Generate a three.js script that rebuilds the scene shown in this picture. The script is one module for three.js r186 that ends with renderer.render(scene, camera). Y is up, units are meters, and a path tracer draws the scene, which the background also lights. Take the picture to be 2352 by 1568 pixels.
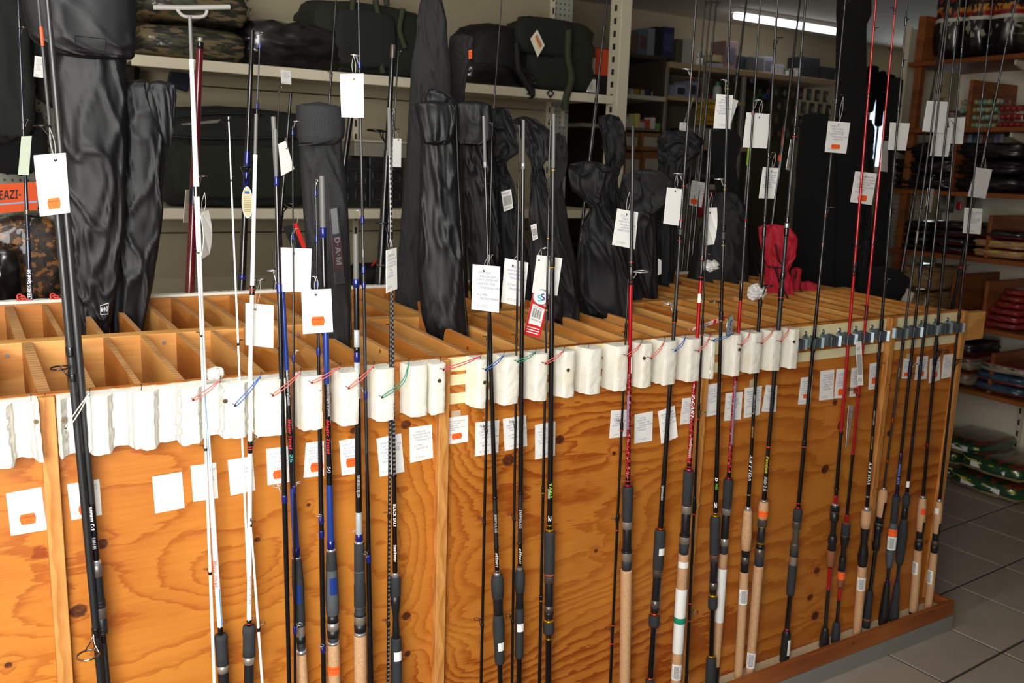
import * as THREE from 'three';
import { mergeGeometries } from 'three/addons/utils/BufferGeometryUtils.js';
import { RoundedBoxGeometry } from 'three/addons/geometries/RoundedBoxGeometry.js';
import { RectAreaLightUniformsLib } from 'three/addons/lights/RectAreaLightUniformsLib.js';

// ---------- camera, sky, daylight, exposure ----------
const PW = 2352, PH = 1568, FPX = 2063, EYE = 1.5;
const scene = new THREE.Scene();
const camera = new THREE.PerspectiveCamera(2 * Math.atan(PH / 2 / FPX) * 180 / Math.PI, PW / PH, 0.05, 60);
camera.rotation.order = 'YXZ';
camera.position.set(0, EYE, 0);
camera.rotation.set(-11.1 * Math.PI / 180, -31.9 * Math.PI / 180, 1.93 * Math.PI / 180);
camera.focus = 1.95; camera.userData.fStop = 6.0;
camera.updateMatrixWorld(true);
const renderer = new THREE.WebGLRenderer({ antialias: true });
renderer.toneMapping = THREE.LinearToneMapping;
renderer.toneMappingExposure = 1.62;
renderer.shadowMap.enabled = true;
RectAreaLightUniformsLib.init();
scene.background = new THREE.Color(0.62, 0.78, 1.0);      // overcast daylight outside the shop windows
scene.backgroundIntensity = 1.3;
// daylight coming in through the shop window in the front wall (window_1): one area light in its opening
const WIN = { x0: -1.7, x1: 0.05, y0: 0.8, y1: 2.45, d: -0.45 };   // d: depth, negative = behind the camera
const dayLight = new THREE.RectAreaLight(new THREE.Color(1.0, 0.97, 0.92), 9.6, WIN.x1 - WIN.x0 - 0.1, WIN.y1 - WIN.y0 - 0.1);
dayLight.name = 'window_daylight';
dayLight.position.set((WIN.x0 + WIN.x1) / 2, (WIN.y0 + WIN.y1) / 2, -WIN.d - 0.12);

dayLight.rotation.set(0, 0, 0);
scene.add(dayLight);

// ---------- helpers ----------
const V3 = (x, y, z) => new THREE.Vector3(x, y, z);
const EYEP = V3(0, EYE, 0);
const CR = V3().setFromMatrixColumn(camera.matrixWorld, 0), CU = V3().setFromMatrixColumn(camera.matrixWorld, 1), CF = V3().setFromMatrixColumn(camera.matrixWorld, 2).negate();
const ray = (px, py) => CF.clone().multiplyScalar(FPX).addScaledVector(CR, px - PW / 2).addScaledVector(CU, PH / 2 - py);
// a measured picture point carried to a plane of the room: depth d (away from the front wall), height y or cross position x
const atD = (px, py, d) => { const r = ray(px, py); return EYEP.clone().addScaledVector(r, -d / r.z); };
const atY = (px, py, y) => { const r = ray(px, py); return EYEP.clone().addScaledVector(r, (y - EYE) / r.y); };
const atX = (px, py, x) => { const r = ray(px, py); return EYEP.clone().addScaledVector(r, x / r.x); };
const depthOf = (p) => p.clone().sub(EYEP).dot(CF);
const toPx = (p) => { const q = p.clone().sub(EYEP), w = q.dot(CF); return [PW / 2 + q.dot(CR) / w * FPX, PH / 2 - q.dot(CU) / w * FPX, w]; };
const size = (px, p) => px * depthOf(p) / FPX;                // metres that px pixels cover at p
let seed = 7;
const rnd = () => { seed = (seed * 1664525 + 1013904223) >>> 0; return seed / 4294967296; };
const rr = (a, b) => a + (b - a) * rnd();
function hash2(i, j) { let h = (i * 374761393 + j * 668265263) | 0; h = Math.imul(h ^ (h >>> 13), 1274126177); return ((h ^ (h >>> 16)) >>> 0) / 4294967296; }
function noise2(x, y) {
  const i = Math.floor(x), j = Math.floor(y), u = x - i, v = y - j, a = u * u * (3 - 2 * u), b = v * v * (3 - 2 * v);
  const p = hash2(i, j), q = hash2(i + 1, j), r = hash2(i, j + 1), s = hash2(i + 1, j + 1);
  return (p + (q - p) * a + (r - p) * b + (p - q - r + s) * a * b) * 2 - 1;
}
const fbm = (x, y, n = 4) => { let s = 0, a = 0.5; for (let i = 0; i < n; i++) { s += a * noise2(x, y); x = x * 2.03 + 17.1; y = y * 2.03 - 9.7; a *= 0.5; } return s; };
const sst = (a, b, x) => { const t = Math.min(1, Math.max(0, (x - a) / (b - a))); return t * t * (3 - 2 * t); };
const mix = (a, b, t) => a + (b - a) * t;
const used = {};
function numbered(n) { used[n] = (used[n] ?? -1) + 1; return used[n] ? n + '_' + String(used[n]).padStart(3, '0') : n; }
function shade(o) { o.castShadow = true; o.receiveShadow = true; return o; }
function mesh(name, geo, mat, parent = scene) { const m = shade(new THREE.Mesh(geo, mat)); m.name = parent === scene ? numbered(name) : name; parent.add(m); return m; }
function thing(name, label, category, pos = null, group = null) {
  const o = new THREE.Group(); o.name = numbered(name); if (pos) o.position.copy(pos);
  o.userData = { label, category }; if (group) o.userData.group = group; scene.add(o); return o;
}
function tag(o, label, category, group) { o.userData.label = label; o.userData.category = category; if (group) o.userData.group = group; return o; }
function struct(o) { o.userData.kind = 'structure'; return o; }
// a child mesh whose geometry is given in world coordinates
function wmesh(name, geo, mat, parent) {
  parent.updateWorldMatrix(true, false);
  geo.applyMatrix4(parent.matrixWorld.clone().invert());
  return mesh(name, geo, mat, parent);
}
// box from x0..x1, y0..y1, depths d0..d1 (d0 nearer), uv in metres
function box(x0, x1, y0, y1, d0, d1, bevel = 0.0015) {
  const w = x1 - x0, h = y1 - y0, l = d1 - d0, b = Math.min(bevel, w * 0.45, h * 0.45, l * 0.45);
  const g = b > 0 ? new RoundedBoxGeometry(w, h, l, 1, b) : new THREE.BoxGeometry(w, h, l);
  g.translate((x0 + x1) / 2, (y0 + y1) / 2, -(d0 + d1) / 2); return uvBox(g);
}
function uvBox(g, swap = false) {
  const p = g.attributes.position, n = g.attributes.normal, uv = new Float32Array(p.count * 2);
  for (let i = 0; i < p.count; i++) {
    const ax = Math.abs(n.getX(i)), ay = Math.abs(n.getY(i)), az = Math.abs(n.getZ(i));
    let a, b; if (ax > ay && ax > az) { a = p.getZ(i); b = p.getY(i); } else if (ay > az) { a = p.getX(i); b = p.getZ(i); if (swap) [a, b] = [b, a]; } else { a = p.getX(i); b = p.getY(i); }
    uv[i * 2] = a; uv[i * 2 + 1] = b;
  }
  g.setAttribute('uv', new THREE.BufferAttribute(uv, 2)); return g;
}
function dataTex(w, h, fn, srgb, opt = {}) {
  const d = new Uint8Array(w * h * 4), c = [0, 0, 0, 255];
  for (let j = 0; j < h; j++) for (let i = 0; i < w; i++) { c[3] = 255; fn(i, j, c); const o = (j * w + i) * 4; for (let k = 0; k < 4; k++) d[o + k] = Math.max(0, Math.min(255, c[k])); }
  const t = new THREE.DataTexture(d, w, h); t.wrapS = t.wrapT = THREE.RepeatWrapping; t.magFilter = THREE.LinearFilter; t.minFilter = THREE.LinearMipmapLinearFilter; t.generateMipmaps = true;
  if (srgb) t.colorSpace = THREE.SRGBColorSpace; if (opt.rep) t.repeat.set(opt.rep[0], opt.rep[1]); if (opt.off) t.offset.set(opt.off[0], opt.off[1]); t.needsUpdate = true; return t;
}
function canvasTex(w, h, draw) {
  const c = document.createElement('canvas'); c.width = w; c.height = h; draw(c.getContext('2d'), w, h);
  const t = new THREE.CanvasTexture(c); t.colorSpace = THREE.SRGBColorSpace; t.magFilter = THREE.LinearFilter; return t;
}
const std = (o) => new THREE.MeshStandardMaterial(o), phy = (o) => new THREE.MeshPhysicalMaterial(o);
const hex = (c) => new THREE.Color(c);
const M = {};                                                // shared materials

// ---------- materials ----------
// varnished plywood seen on the front of the rack; knots where the photograph has them
const PANEL = { x0: -0.9, x1: 2.85, y0: 0.0, y1: 1.2, d: 1.668 };
const KN = [[232, 1250, 10], [178, 1404, 14], [932, 975, 9], [812, 990, 7], [885, 1417, 0], [933, 1415, 8], [935, 1502, 6], [1285, 1010, 9], [1167, 1057, 12], [1410, 1042, 4], [1368, 1265, 4], [1895, 1078, 9], [1917, 925, 6], [1931, 977, 9], [1876, 1310, 7], [1860, 1372, 7], [1872, 1414, 9], [2042, 995, 6], [2128, 1245, 3], [1645, 1100, 3], [18, 1528, 6], [590, 1240, 5], [708, 1160, 3]]
  .filter((k) => k[2]).map(([x, y, r]) => { const p = atD(x, y, PANEL.d); return [p.x, p.y, size(r, p)]; });
const ST = [[90, 1265, 34, 20], [925, 1122, 22, 16], [925, 1285, 18, 14], [560, 1215, 0, 0], [1725, 1240, 26, 18], [1660, 1165, 20, 14], [1130, 1180, 20, 12]]
  .filter((k) => k[2]).map(([x, y, a, b]) => { const p = atD(x, y, PANEL.d); return [p.x, p.y, size(a, p), size(b, p)]; });
function plyColour(x, y, c) {
  const lf = 1 - sst(0.7, 1.0, x); let h = mix(3.2, 1.3, lf) * y + mix(0.9, 1.5, lf) * fbm(x * mix(1.1, 2.2, lf) + 3, y * 2.6, 3) + 0.14 * noise2(x * 2.3, y * 17);
  let kd = 0, ring = 0;
  for (const k of KN) { const dx = (x - k[0]) / 1.05, dy = y - k[1], r = Math.hypot(dx, dy * 1.1) / (k[2] * 1.3); if (r < 9) { h += 0.20 * Math.exp(-r * r / 14) * Math.sign(dy + 1e-6) * Math.min(1, Math.abs(dy) / k[2] * 0.7); if (r < 1.25) kd = Math.max(kd, 1 - sst(0.8, 1.2, r + 0.12 * noise2(x * 150, y * 150))); ring = Math.max(ring, 0.5 * Math.exp(-Math.abs(r - 1.6) * 2.2)); } }
  h += 0.022 * noise2(x * 40, y * 110) + 0.016 * noise2(x * 14, y * 260) + 0.012 * noise2(x * 60, y * 500);
  const n = x > 0.86 && x < 1.62 ? 7.5 : 4.6, f = h * n - Math.floor(h * n);
  let late = mix(sst(0.3, 0.93, f), 0.25 * sst(0, 0.8, f) + 0.95 * sst(0.68, 0.95, f), lf) * (1 - sst(0.95, 1.0, f)); late *= 0.55 + 0.6 * sst(-0.4, 0.6, noise2(x * 1.7 + 40, y * 4));
  const fine = 0.5 * noise2(x * 9, y * 420) + 0.5 * noise2(x * 30, y * 900), blotch = fbm(x * 5, y * 9, 3);
  let t = 0.1 + 0.62 * late + 0.12 * fine + 0.2 * blotch;
  let stn = 0; for (const s of ST) { const q = Math.hypot((x - s[0]) / s[2], (y - s[1]) / s[3]) + 0.5 * noise2(x * 40, y * 90) + 0.25 * noise2(x * 15, y * 160); stn = Math.max(stn, 1 - sst(0.72, 0.86, q)); }
  t = Math.max(t, 0.0) + 0.42 * stn + 0.25 * ring;
  c[0] = mix(200, 140, t); c[1] = mix(126, 60, t); c[2] = mix(46, 9, t);
  if (kd > 0) { const q = 0.75 + 0.25 * noise2(x * 220, y * 220); c[0] = mix(c[0], 118 * q, kd); c[1] = mix(c[1], 58 * q, kd); c[2] = mix(c[2], 24 * q, kd); }
}
const plyTex = dataTex(2048, 820, (i, j, c) => plyColour(mix(PANEL.x0, PANEL.x1, i / 2048), mix(PANEL.y0, PANEL.y1, j / 820), c), true,
  { rep: [1 / (PANEL.x1 - PANEL.x0), 1 / (PANEL.y1 - PANEL.y0)], off: [-PANEL.x0 / (PANEL.x1 - PANEL.x0), 0] });
M.panel = phy({ map: plyTex, roughness: 0.42, clearcoat: 0.25, clearcoatRoughness: 0.35 });
// the same board sawn into strips: tile of 0.6 x 0.6 m, grain along u
const boardTex = (c0, c1, n, sd) => dataTex(512, 512, (i, j, c) => {
  const x = i / 512, y = j / 512, w = (a, b) => { const s = sst(0.8, 1, x), t = sst(0.8, 1, y); return mix(mix(noise2(a * x + sd, b * y), noise2(a * (x - 1) + sd, b * y), s), mix(noise2(a * x + sd, b * (y - 1)), noise2(a * (x - 1) + sd, b * (y - 1)), s), t); };
  const h = n * y + 0.7 * w(2, 5) + 0.15 * w(6, 30), f = h - Math.floor(h), late = sst(0.2, 0.9, f) * (1 - sst(0.9, 1, f));
  let t = 0.12 + 0.5 * late + 0.16 * w(10, 220) + 0.25 * w(3, 6);
  const k = Math.hypot((x - 0.31) * 1.0, (y - 0.43)) / 0.012, k2 = Math.hypot(x - 0.77, y - 0.15) / 0.008, kd = Math.max(1 - sst(0.7, 1.2, k), 1 - sst(0.7, 1.2, k2));
  t = t * (1 - kd) + 1.7 * kd; for (let q = 0; q < 3; q++) c[q] = mix(c0[q], c1[q], t);
}, true, { rep: [1 / 0.6, 1 / 0.6] });
M.board = std({ map: boardTex([206, 138, 62], [164, 88, 26], 5, 1), roughness: 0.5 });
M.boardPale = std({ map: boardTex([222, 164, 90], [182, 114, 46], 4, 5), roughness: 0.5 });
M.edge = std({ map: boardTex([188, 140, 84], [128, 82, 40], 26, 9), roughness: 0.7 });
M.edge.map.repeat.set(2.2, 2.2);
M.shelfWood = std({ map: boardTex([140, 78, 34], [104, 50, 18], 7, 3), roughness: 0.5 });
const foamBump = dataTex(256, 256, (i, j, c) => { const v = 128 + 60 * noise2(i * 0.42, j * 0.42) + 50 * noise2(i * 0.9 + 9, j * 0.9); c[0] = c[1] = c[2] = v; }, false, { rep: [11, 11] });
const foamCol = dataTex(256, 256, (i, j, c) => { const s = sst(0.25, 0.7, fbm(i * 0.013, j * 0.02, 4) + 0.12) * 0.5, g = 4 * noise2(i * 0.7, j * 0.7); c[0] = mix(238, 232, s) + g; c[1] = mix(234, 221, s) + g; c[2] = mix(220, 190, s) + g; }, true, { rep: [2.6, 2.6] });
M.foam = std({ map: foamCol, bumpMap: foamBump, bumpScale: 0.0012, roughness: 0.95 });
M.tape = std({ color: hex('#e9dcae'), roughness: 0.75, bumpMap: foamBump, bumpScale: 0.0002 });
M.pad = std({ map: foamCol, color: hex('#e6d8bb'), bumpMap: foamBump, bumpScale: 0.0006, roughness: 0.95 });
M.steelDark = std({ color: hex('#8f8e88'), metalness: 0.2, roughness: 0.5 });
M.zinc = std({ color: hex('#a9bcc4'), metalness: 0.95, roughness: 0.28 });
M.chrome = std({ color: hex('#d5d6d8'), metalness: 0.75, roughness: 0.2 });
M.guide = std({ color: hex('#8f8d88'), metalness: 1, roughness: 0.25 });
M.guideDark = std({ color: hex('#3a3a3c'), metalness: 0.9, roughness: 0.25 });
M.hood = std({ color: hex('#b0a89e'), metalness: 0.6, roughness: 0.36 });
M.gun = std({ color: hex('#6f665f'), metalness: 0.6, roughness: 0.36 });
M.nail = std({ color: hex('#4d4742'), metalness: 0.8, roughness: 0.45 });
M.screw = std({ color: hex('#8b7a5c'), metalness: 0.85, roughness: 0.4 });
M.rubber = std({ color: hex('#2d3338'), roughness: 0.7 });
const carbonBump = dataTex(64, 64, (i, j, c) => { c[0] = c[1] = c[2] = 110 + 90 * ((i + j) % 16 < 8 ? 1 : 0); }, false, { rep: [60, 60] });
M.black = phy({ color: hex('#0c0c0e'), roughness: 0.28, clearcoat: 0.6, clearcoatRoughness: 0.08 });
M.blackMatte = std({ color: hex('#17181a'), roughness: 0.5 });
M.carbon = phy({ color: hex('#232323'), roughness: 0.42, clearcoat: 0.35, clearcoatRoughness: 0.2 });
M.grey = std({ color: hex('#63615e'), roughness: 0.5 });
M.darkGrey = std({ color: hex('#3b3b3a'), roughness: 0.45 });
M.white = phy({ color: hex('#f1f0ee'), roughness: 0.35, clearcoat: 0.4, clearcoatRoughness: 0.1 });
M.cream = std({ color: hex('#efe7cf'), roughness: 0.4 });
M.red = phy({ color: hex('#b3101c'), metalness: 0.35, roughness: 0.32, clearcoat: 0.7, clearcoatRoughness: 0.08 });
M.darkRed = phy({ color: hex('#5a0a18'), roughness: 0.25, clearcoat: 0.6, clearcoatRoughness: 0.1 });
M.blue = phy({ color: hex('#16236f'), metalness: 0.3, roughness: 0.3, clearcoat: 0.7, clearcoatRoughness: 0.08 });
M.blueDark = phy({ color: hex('#10182e'), roughness: 0.3, clearcoat: 0.7, clearcoatRoughness: 0.08 });
M.lightBlue = std({ color: hex('#4f9fd8'), roughness: 0.4 });
M.gold = std({ color: hex('#c99a2c'), metalness: 0.7, roughness: 0.25 });
M.orangeRing = std({ color: hex('#c8561c'), metalness: 0.8, roughness: 0.3 });
M.pinkRing = std({ color: hex('#b0304c'), metalness: 0.7, roughness: 0.3 });
M.redThread = std({ color: hex('#c2261e'), roughness: 0.4 });
const evaBump = dataTex(128, 128, (i, j, c) => { c[0] = c[1] = c[2] = 128 + 70 * noise2(i * 0.6, j * 0.6); }, false, { rep: [8, 8] });
M.eva = std({ color: hex('#2b2d30'), roughness: 0.85, bumpMap: evaBump, bumpScale: 0.0003 });
M.evaGrey = std({ color: hex('#4c5054'), roughness: 0.7 });
const corkTex = dataTex(256, 256, (i, j, c) => { const g = 10 * noise2(i * 0.35, j * 0.35) + 8 * noise2(i * 0.1, j * 0.12), p = sst(0.52, 0.75, noise2(i * 0.16 + 7, j * 0.5)) * 26; c[0] = 202 + g * 0.6 - p; c[1] = 158 + g * 0.6 - p; c[2] = 116 + g * 0.6 - p; }, true, { rep: [1, 1] });
M.cork = std({ map: corkTex, roughness: 0.7 });
M.corkBrown = std({ map: corkTex, color: hex('#b08c7c'), roughness: 0.75 });
M.plastic = std({ color: hex('#1b1c1e'), roughness: 0.4 });
M.paper = std({ color: hex('#f2f1ec'), roughness: 0.8 });
M.string = std({ color: hex('#c9c7be'), roughness: 0.6 });
// ---------- printed and written paper: one sheet of cells shared by tags, notes, price stickers and barcodes ----------
const INK = '#646c96', WRITE = [
  ['Quantum  Radical', 'Serum Carp C-1', '3,60m   3 lbs', 'Gewicht 304g', '', '# 1822 360', '7302161660', '', '', ''],
  ['DAM Spot', 'Impulse Spin', '270cm 20-80g wg', 'Gewicht 192g', 'Transportlänge 140cm', '', '# 27906', '5402661740466', '', '€10800'],
  ['DAM Spot', 'Impulse Spin 2,40m 20g', 'Gewicht 162g', 'Transportlänge 127cm', '', '# 27903', '5402661740', '', '', '€10500'],
  ['DAM Blacksalt', 'Sea boat 3,00m 100g', 'Gewicht 195g', 'Transportlänge 150cm', '5 - 9kg', '# 52780', '5402661746', '', '', '€10800'],
  ['Z-Cast', '270cm  80g', 'Gewicht 220g', 'Transportlänge', '# 3012270', '0302212160', '', '', '', '€ 3900'],
  ['Yok  6g', '270cm 60g', 'Gewicht 190g', 'Transportlänge', '# 2013270', '40236658', '', '', '', '€ 10900'],
  ['Quantum Mod Pro', 'Drop&Shot Special', '240cm 3-15g wg', 'Gewicht 120g', 'Transportlänge 124cm', '# 2 000', '046633', '', '', '€11900'],
  ['Quantum Magic', 'Trout Passion', '300cm 5-40g wg', 'Gewicht 185g', 'Transp. 154cm', '# 11640 300', '46630201661', '', '', '€ 8490'],
  ['Quantum Magic', 'Trout Sbiro', '390cm 10-30g', 'Gewicht 260g', 'Transportlänge 138cm', '# 11636 390', '', '', '', '€11400'],
  ['Volley X', 'Spin 270cm', '15-55g  wg', 'Gewicht 172g', 'Transportlänge 140cm', '# 4663 270', '', '', '', '€ 9800'],
  ['DAM Calyber Dead Bait', 'Pike 3,30m 3 lbs', 'Gewicht 300g', 'Transportlänge 172cm', 'Dreiteilig', '', '# 52571330', '', '', ''],
  ['Crypton Manie 660', 'Spin 200cm', '4-18g wg', 'Gewicht 119g', 'Transportlänge 104cm', '# 14650 205', '', '', '', '€13900'],
];
const CW = 256, CH = 360;
const cardCells = []; // [text index or -1 blank, printed]
for (let i = 0; i < 12; i++) cardCells.push([i, i === 10]);
cardCells.push([-1]); // plain
const STRIP = { price: [0, 1840, 256, 160], code: [280, 1840, 240, 160], eazi: [540, 1800, 500, 200], dam: [1060, 1800, 220, 110], oval: [1300, 1800, 130, 240], baton: [1460, 1800, 150, 220], red: [1640, 1800, 200, 240], round: [1850, 1800, 190, 190], damside: [1330, 1440, 60, 340] };
const cardTexture = canvasTex(2048, 2048, (g) => {
  g.fillStyle = '#f4f3ee'; g.fillRect(0, 0, 2048, 2048);
  cardCells.forEach(([t, printed], i) => {
    const x = (i % 8) * CW, y = Math.floor(i / 8) * CH; if (t < 0) return;
    g.fillStyle = printed ? '#55534f' : INK;
    WRITE[t].forEach((line, k) => {
      if (!line) return; const last = k === 9; g.save(); g.translate(x + (printed ? 26 : 34 + 16 * ((k * 7 + t) % 3)), y + 66 + k * 29 + (last ? 6 : 0)); if (!printed) g.rotate(-0.03 + 0.015 * ((k + t) % 3));
      g.font = last ? '30px sans-serif' : printed ? '19px sans-serif' : 'italic 25px serif'; if (last) g.fillStyle = '#a9a9a6';
      const w = g.measureText(line).width, m = 196; if (w > m) g.scale(m / w, 1); g.fillText(line, 0, 0); g.restore();
    });
  });
  const S = STRIP, at = (k, f) => { g.save(); g.translate(S[k][0], S[k][1]); f(S[k][2], S[k][3]); g.restore(); };
  at('price', (w, h) => { g.fillStyle = '#ff6a1e'; g.fillRect(0, 0, w, h); g.fillStyle = '#e01818'; g.font = 'bold 42px sans-serif'; g.fillText('Sonderpreis', 10, 62); g.fillStyle = '#f03a10'; g.font = '50px sans-serif'; g.fillText('€  9800', 26, 126); });
  at('code', (w, h) => { g.fillStyle = '#f6f5f0'; g.fillRect(0, 0, w, h); g.fillStyle = '#2c2c2c'; let x = 20, k = 3; while (x < w - 24) { const b = 2 + (k * 37 % 5); g.fillRect(x, 46, b, 74); x += b + 2 + (k * 53 % 5); k++; } g.font = '20px sans-serif'; g.fillText('Item no. 280827', 26, 32); g.fillText('4 044641 128060', 26, 146); });
  at('eazi', (w, h) => { g.fillStyle = '#e2561c'; g.fillRect(0, 0, w, h); g.fillStyle = '#1b1b1d'; g.font = 'bold 90px sans-serif'; g.fillText('EAZI-', 120, 110); g.fillStyle = '#7fb6dc'; g.fillRect(0, 135, w, 10); });
  at('dam', (w, h) => { g.fillStyle = '#141517'; g.fillRect(0, 0, w, h); g.strokeStyle = '#eee'; g.lineWidth = 6; g.strokeRect(8, 8, w - 16, h - 16); g.fillStyle = '#eee'; g.font = 'bold 62px sans-serif'; g.fillText('D·A·M', 26, 78); });
  at('oval', (w, h) => { g.fillStyle = '#e0d2a6'; g.fillRect(0, 0, w, h); g.fillStyle = '#2f6f9a'; g.fillRect(35, 30, 60, 22); g.fillStyle = '#8d8566'; for (let k = 0; k < 9; k++) g.fillRect(24, 74 + k * 14, 82, 5); });
  at('baton', (w, h) => { g.fillStyle = '#efe6cf'; g.fillRect(0, 0, w, h); g.fillStyle = '#d8542a'; g.fillRect(22, 60, 106, 34); g.fillStyle = '#e8b54a'; g.fillRect(22, 100, 106, 20); g.fillStyle = '#333'; g.fillRect(22, 40, 106, 12); });
  at('red', (w, h) => { g.fillStyle = '#d0201f'; g.fillRect(0, 0, w, h); g.fillStyle = '#fff'; g.font = 'bold 40px serif'; g.fillText('Hancho', 24, 46); g.fillStyle = '#f1f0ec'; g.fillRect(24, 62, 152, 112); g.fillStyle = '#444'; for (let k = 0; k < 16; k++) g.fillRect(40 + k * 7, 84, 2 + (k * 7) % 4, 50); g.font = '14px sans-serif'; g.fillText('Item no. 280274', 50, 78); g.fillText('SPEZZT MAX 2.7MH', 44, 152); g.fillStyle = '#fff'; for (let k = 0; k < 3; k++) g.fillRect(20, 190 + k * 14, 150, 5); });
  at('damside', (w, h) => { g.fillStyle = '#232426'; g.fillRect(0, 0, w, h); g.fillStyle = '#3a1d22'; g.fillRect(0, 130, w, 150); g.fillStyle = '#6e7072'; g.fillRect(8, 6, 44, 110); g.save(); g.translate(14, 128); g.rotate(Math.PI / 2); g.font = 'bold 46px sans-serif'; g.fillText('D·A·M', 0, -4); g.restore(); });
  at('round', (w, h) => { g.fillStyle = '#d4d7dc'; g.fillRect(0, 0, w, h); g.fillStyle = '#3f3a63'; g.font = 'bold 120px sans-serif'; g.fillText('S', 90, 140); g.fillStyle = '#49b3bd'; g.fillText('S', 50, 150); });
});
M.cards = std({ map: cardTexture, roughness: 0.75 });
const cellOf = (i) => { const x = (i % 8) * CW, y = Math.floor(i / 8) * CH; return [x / 2048, 1 - (y + CH) / 2048, (x + CW) / 2048, 1 - y / 2048]; };
const stripCell = (k) => { const [x, y, w, h] = STRIP[k]; return [x / 2048, 1 - (y + h) / 2048, (x + w) / 2048, 1 - y / 2048]; };
function priceCell() { return stripCell('price'); }
function barcodeCell() { return stripCell('code'); }
const PLAIN = 12;
// a sheet of card whose four corners were measured; c = [tl, tr, br, bl] as world points
function sheet(c, cell, { hole, thick = 0.0007, bend = 0, lift = 0, oct = 0 } = {}) {
  const s = new THREE.Shape(), N = 6, k = oct;
  if (oct) { s.moveTo(k, 0); s.lineTo(1 - k, 0); s.lineTo(1, 0.5); s.lineTo(1 - k, 1); s.lineTo(k, 1); s.lineTo(0, 0.5); s.lineTo(k, 0); }
  else { s.moveTo(0, 0); s.lineTo(1, 0); for (let i = 1; i <= N; i++) s.lineTo(1, i / N); for (let i = N; i > 0; i--) s.lineTo(0, i / N); }
  const W = c[0].distanceTo(c[1]), Hh = c[0].distanceTo(c[3]);
  if (hole) { const p = new THREE.Path(); for (let i = 0; i <= 14; i++) { const a = -i / 14 * Math.PI * 2; const x = hole[0] + 0.0026 / W * Math.cos(a), y = hole[1] + 0.0026 / Hh * Math.sin(a); i ? p.lineTo(x, y) : p.moveTo(x, y); } s.holes.push(p); }
  const g = new THREE.ExtrudeGeometry(s, { depth: 1, bevelEnabled: false, curveSegments: 6 }), p = g.attributes.position, u = g.attributes.uv;
  const n = V3().crossVectors(c[1].clone().sub(c[0]), c[0].clone().sub(c[3])).normalize(); if (n.dot(EYEP.clone().sub(c[0])) < 0) n.negate();
  for (let i = 0; i < p.count; i++) {
    const a = p.getX(i), b = p.getY(i), z = p.getZ(i), q = c[3].clone().lerp(c[2], a).lerp(c[0].clone().lerp(c[1], a), b);
    q.addScaledVector(n, lift + (z - 1) * thick + bend * Math.sin(Math.PI * b)); p.setXYZ(i, q.x, q.y, q.z); u.setXY(i, mix(cell[0], cell[2], a), mix(cell[1], cell[3], b));
  }
  g.computeVertexNormals(); return g;
}
const quadAt = (px, d) => px.map(([x, y], i) => atD(x, y, Array.isArray(d) ? d[i] : d));
const sub = (c, u0, v0, u1, v1) => { const f = (a, b) => c[3].clone().lerp(c[2], a).lerp(c[0].clone().lerp(c[1], a), b); return [f(u0, v1), f(u1, v1), f(u1, v0), f(u0, v0)]; };
const wire = (pts, r = 0.0004, seg = 12) => new THREE.TubeGeometry(new THREE.CatmullRomCurve3(pts), seg, r, 5);
function paperThing(name, label, category, group, px, d, text, o = {}) {
  const c = quadAt(px, d), mid = c[0].clone().lerp(c[2], 0.5), t = thing(name, label, category, mid, group);
  let hole = null; if (o.hole) { const h = atD(o.hole[0], o.hole[1], Array.isArray(d) ? d[0] : d), e1 = c[1].clone().sub(c[0]), e2 = c[0].clone().sub(c[3]), r = h.sub(c[3]); const u = r.dot(e1) / e1.lengthSq(); hole = [u, 1 - (1 - (r.clone().addScaledVector(e1, -u).dot(e2) / e2.lengthSq())) ]; hole[0] = Math.min(0.9, Math.max(0.1, hole[0])); hole[1] = Math.min(0.95, Math.max(0.7, hole[1])); }
  const card = wmesh('card', sheet(c, Array.isArray(text) ? text : cellOf(text), { hole, bend: o.bend ?? 0, thick: o.thick }), o.mat ?? M.cards, t);
  for (const s of [].concat(o.sticker ? [o.sticker] : [])) wmesh('price_sticker', sheet(sub(c, ...s), priceCell(), { oct: 0.09, thick: 0.0003, lift: 0.0004 + (o.bend ? o.bend * 0.75 : 0) }), M.cards, card);
  if (o.string) { const f = (a, b) => c[3].clone().lerp(c[2], a).lerp(c[0].clone().lerp(c[1], a), b), h = f(hole[0], hole[1]), e = atD(o.string[0], o.string[1], o.sd ?? (Array.isArray(d) ? d[0] : d) + 0.004), w = 0.0035; h.z += 0.0005;
    for (const q of [-1, 1]) { const m = h.clone().lerp(e, 0.55); m.addScaledVector(CR, q * w); wmesh('string', wire([h, m, e]), M.string, t); } }
  if (o.tape) { const q = quadAt(o.tape, (Array.isArray(d) ? d[0] : d) - 0.001); wmesh('tape', sheet(q, cellOf(PLAIN), { thick: 0.0002 }), M.clearTape ??= std({ color: hex('#e9dcc0'), transparent: true, opacity: 0.45, roughness: 0.3 }), t); }
  return t;
}
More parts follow.
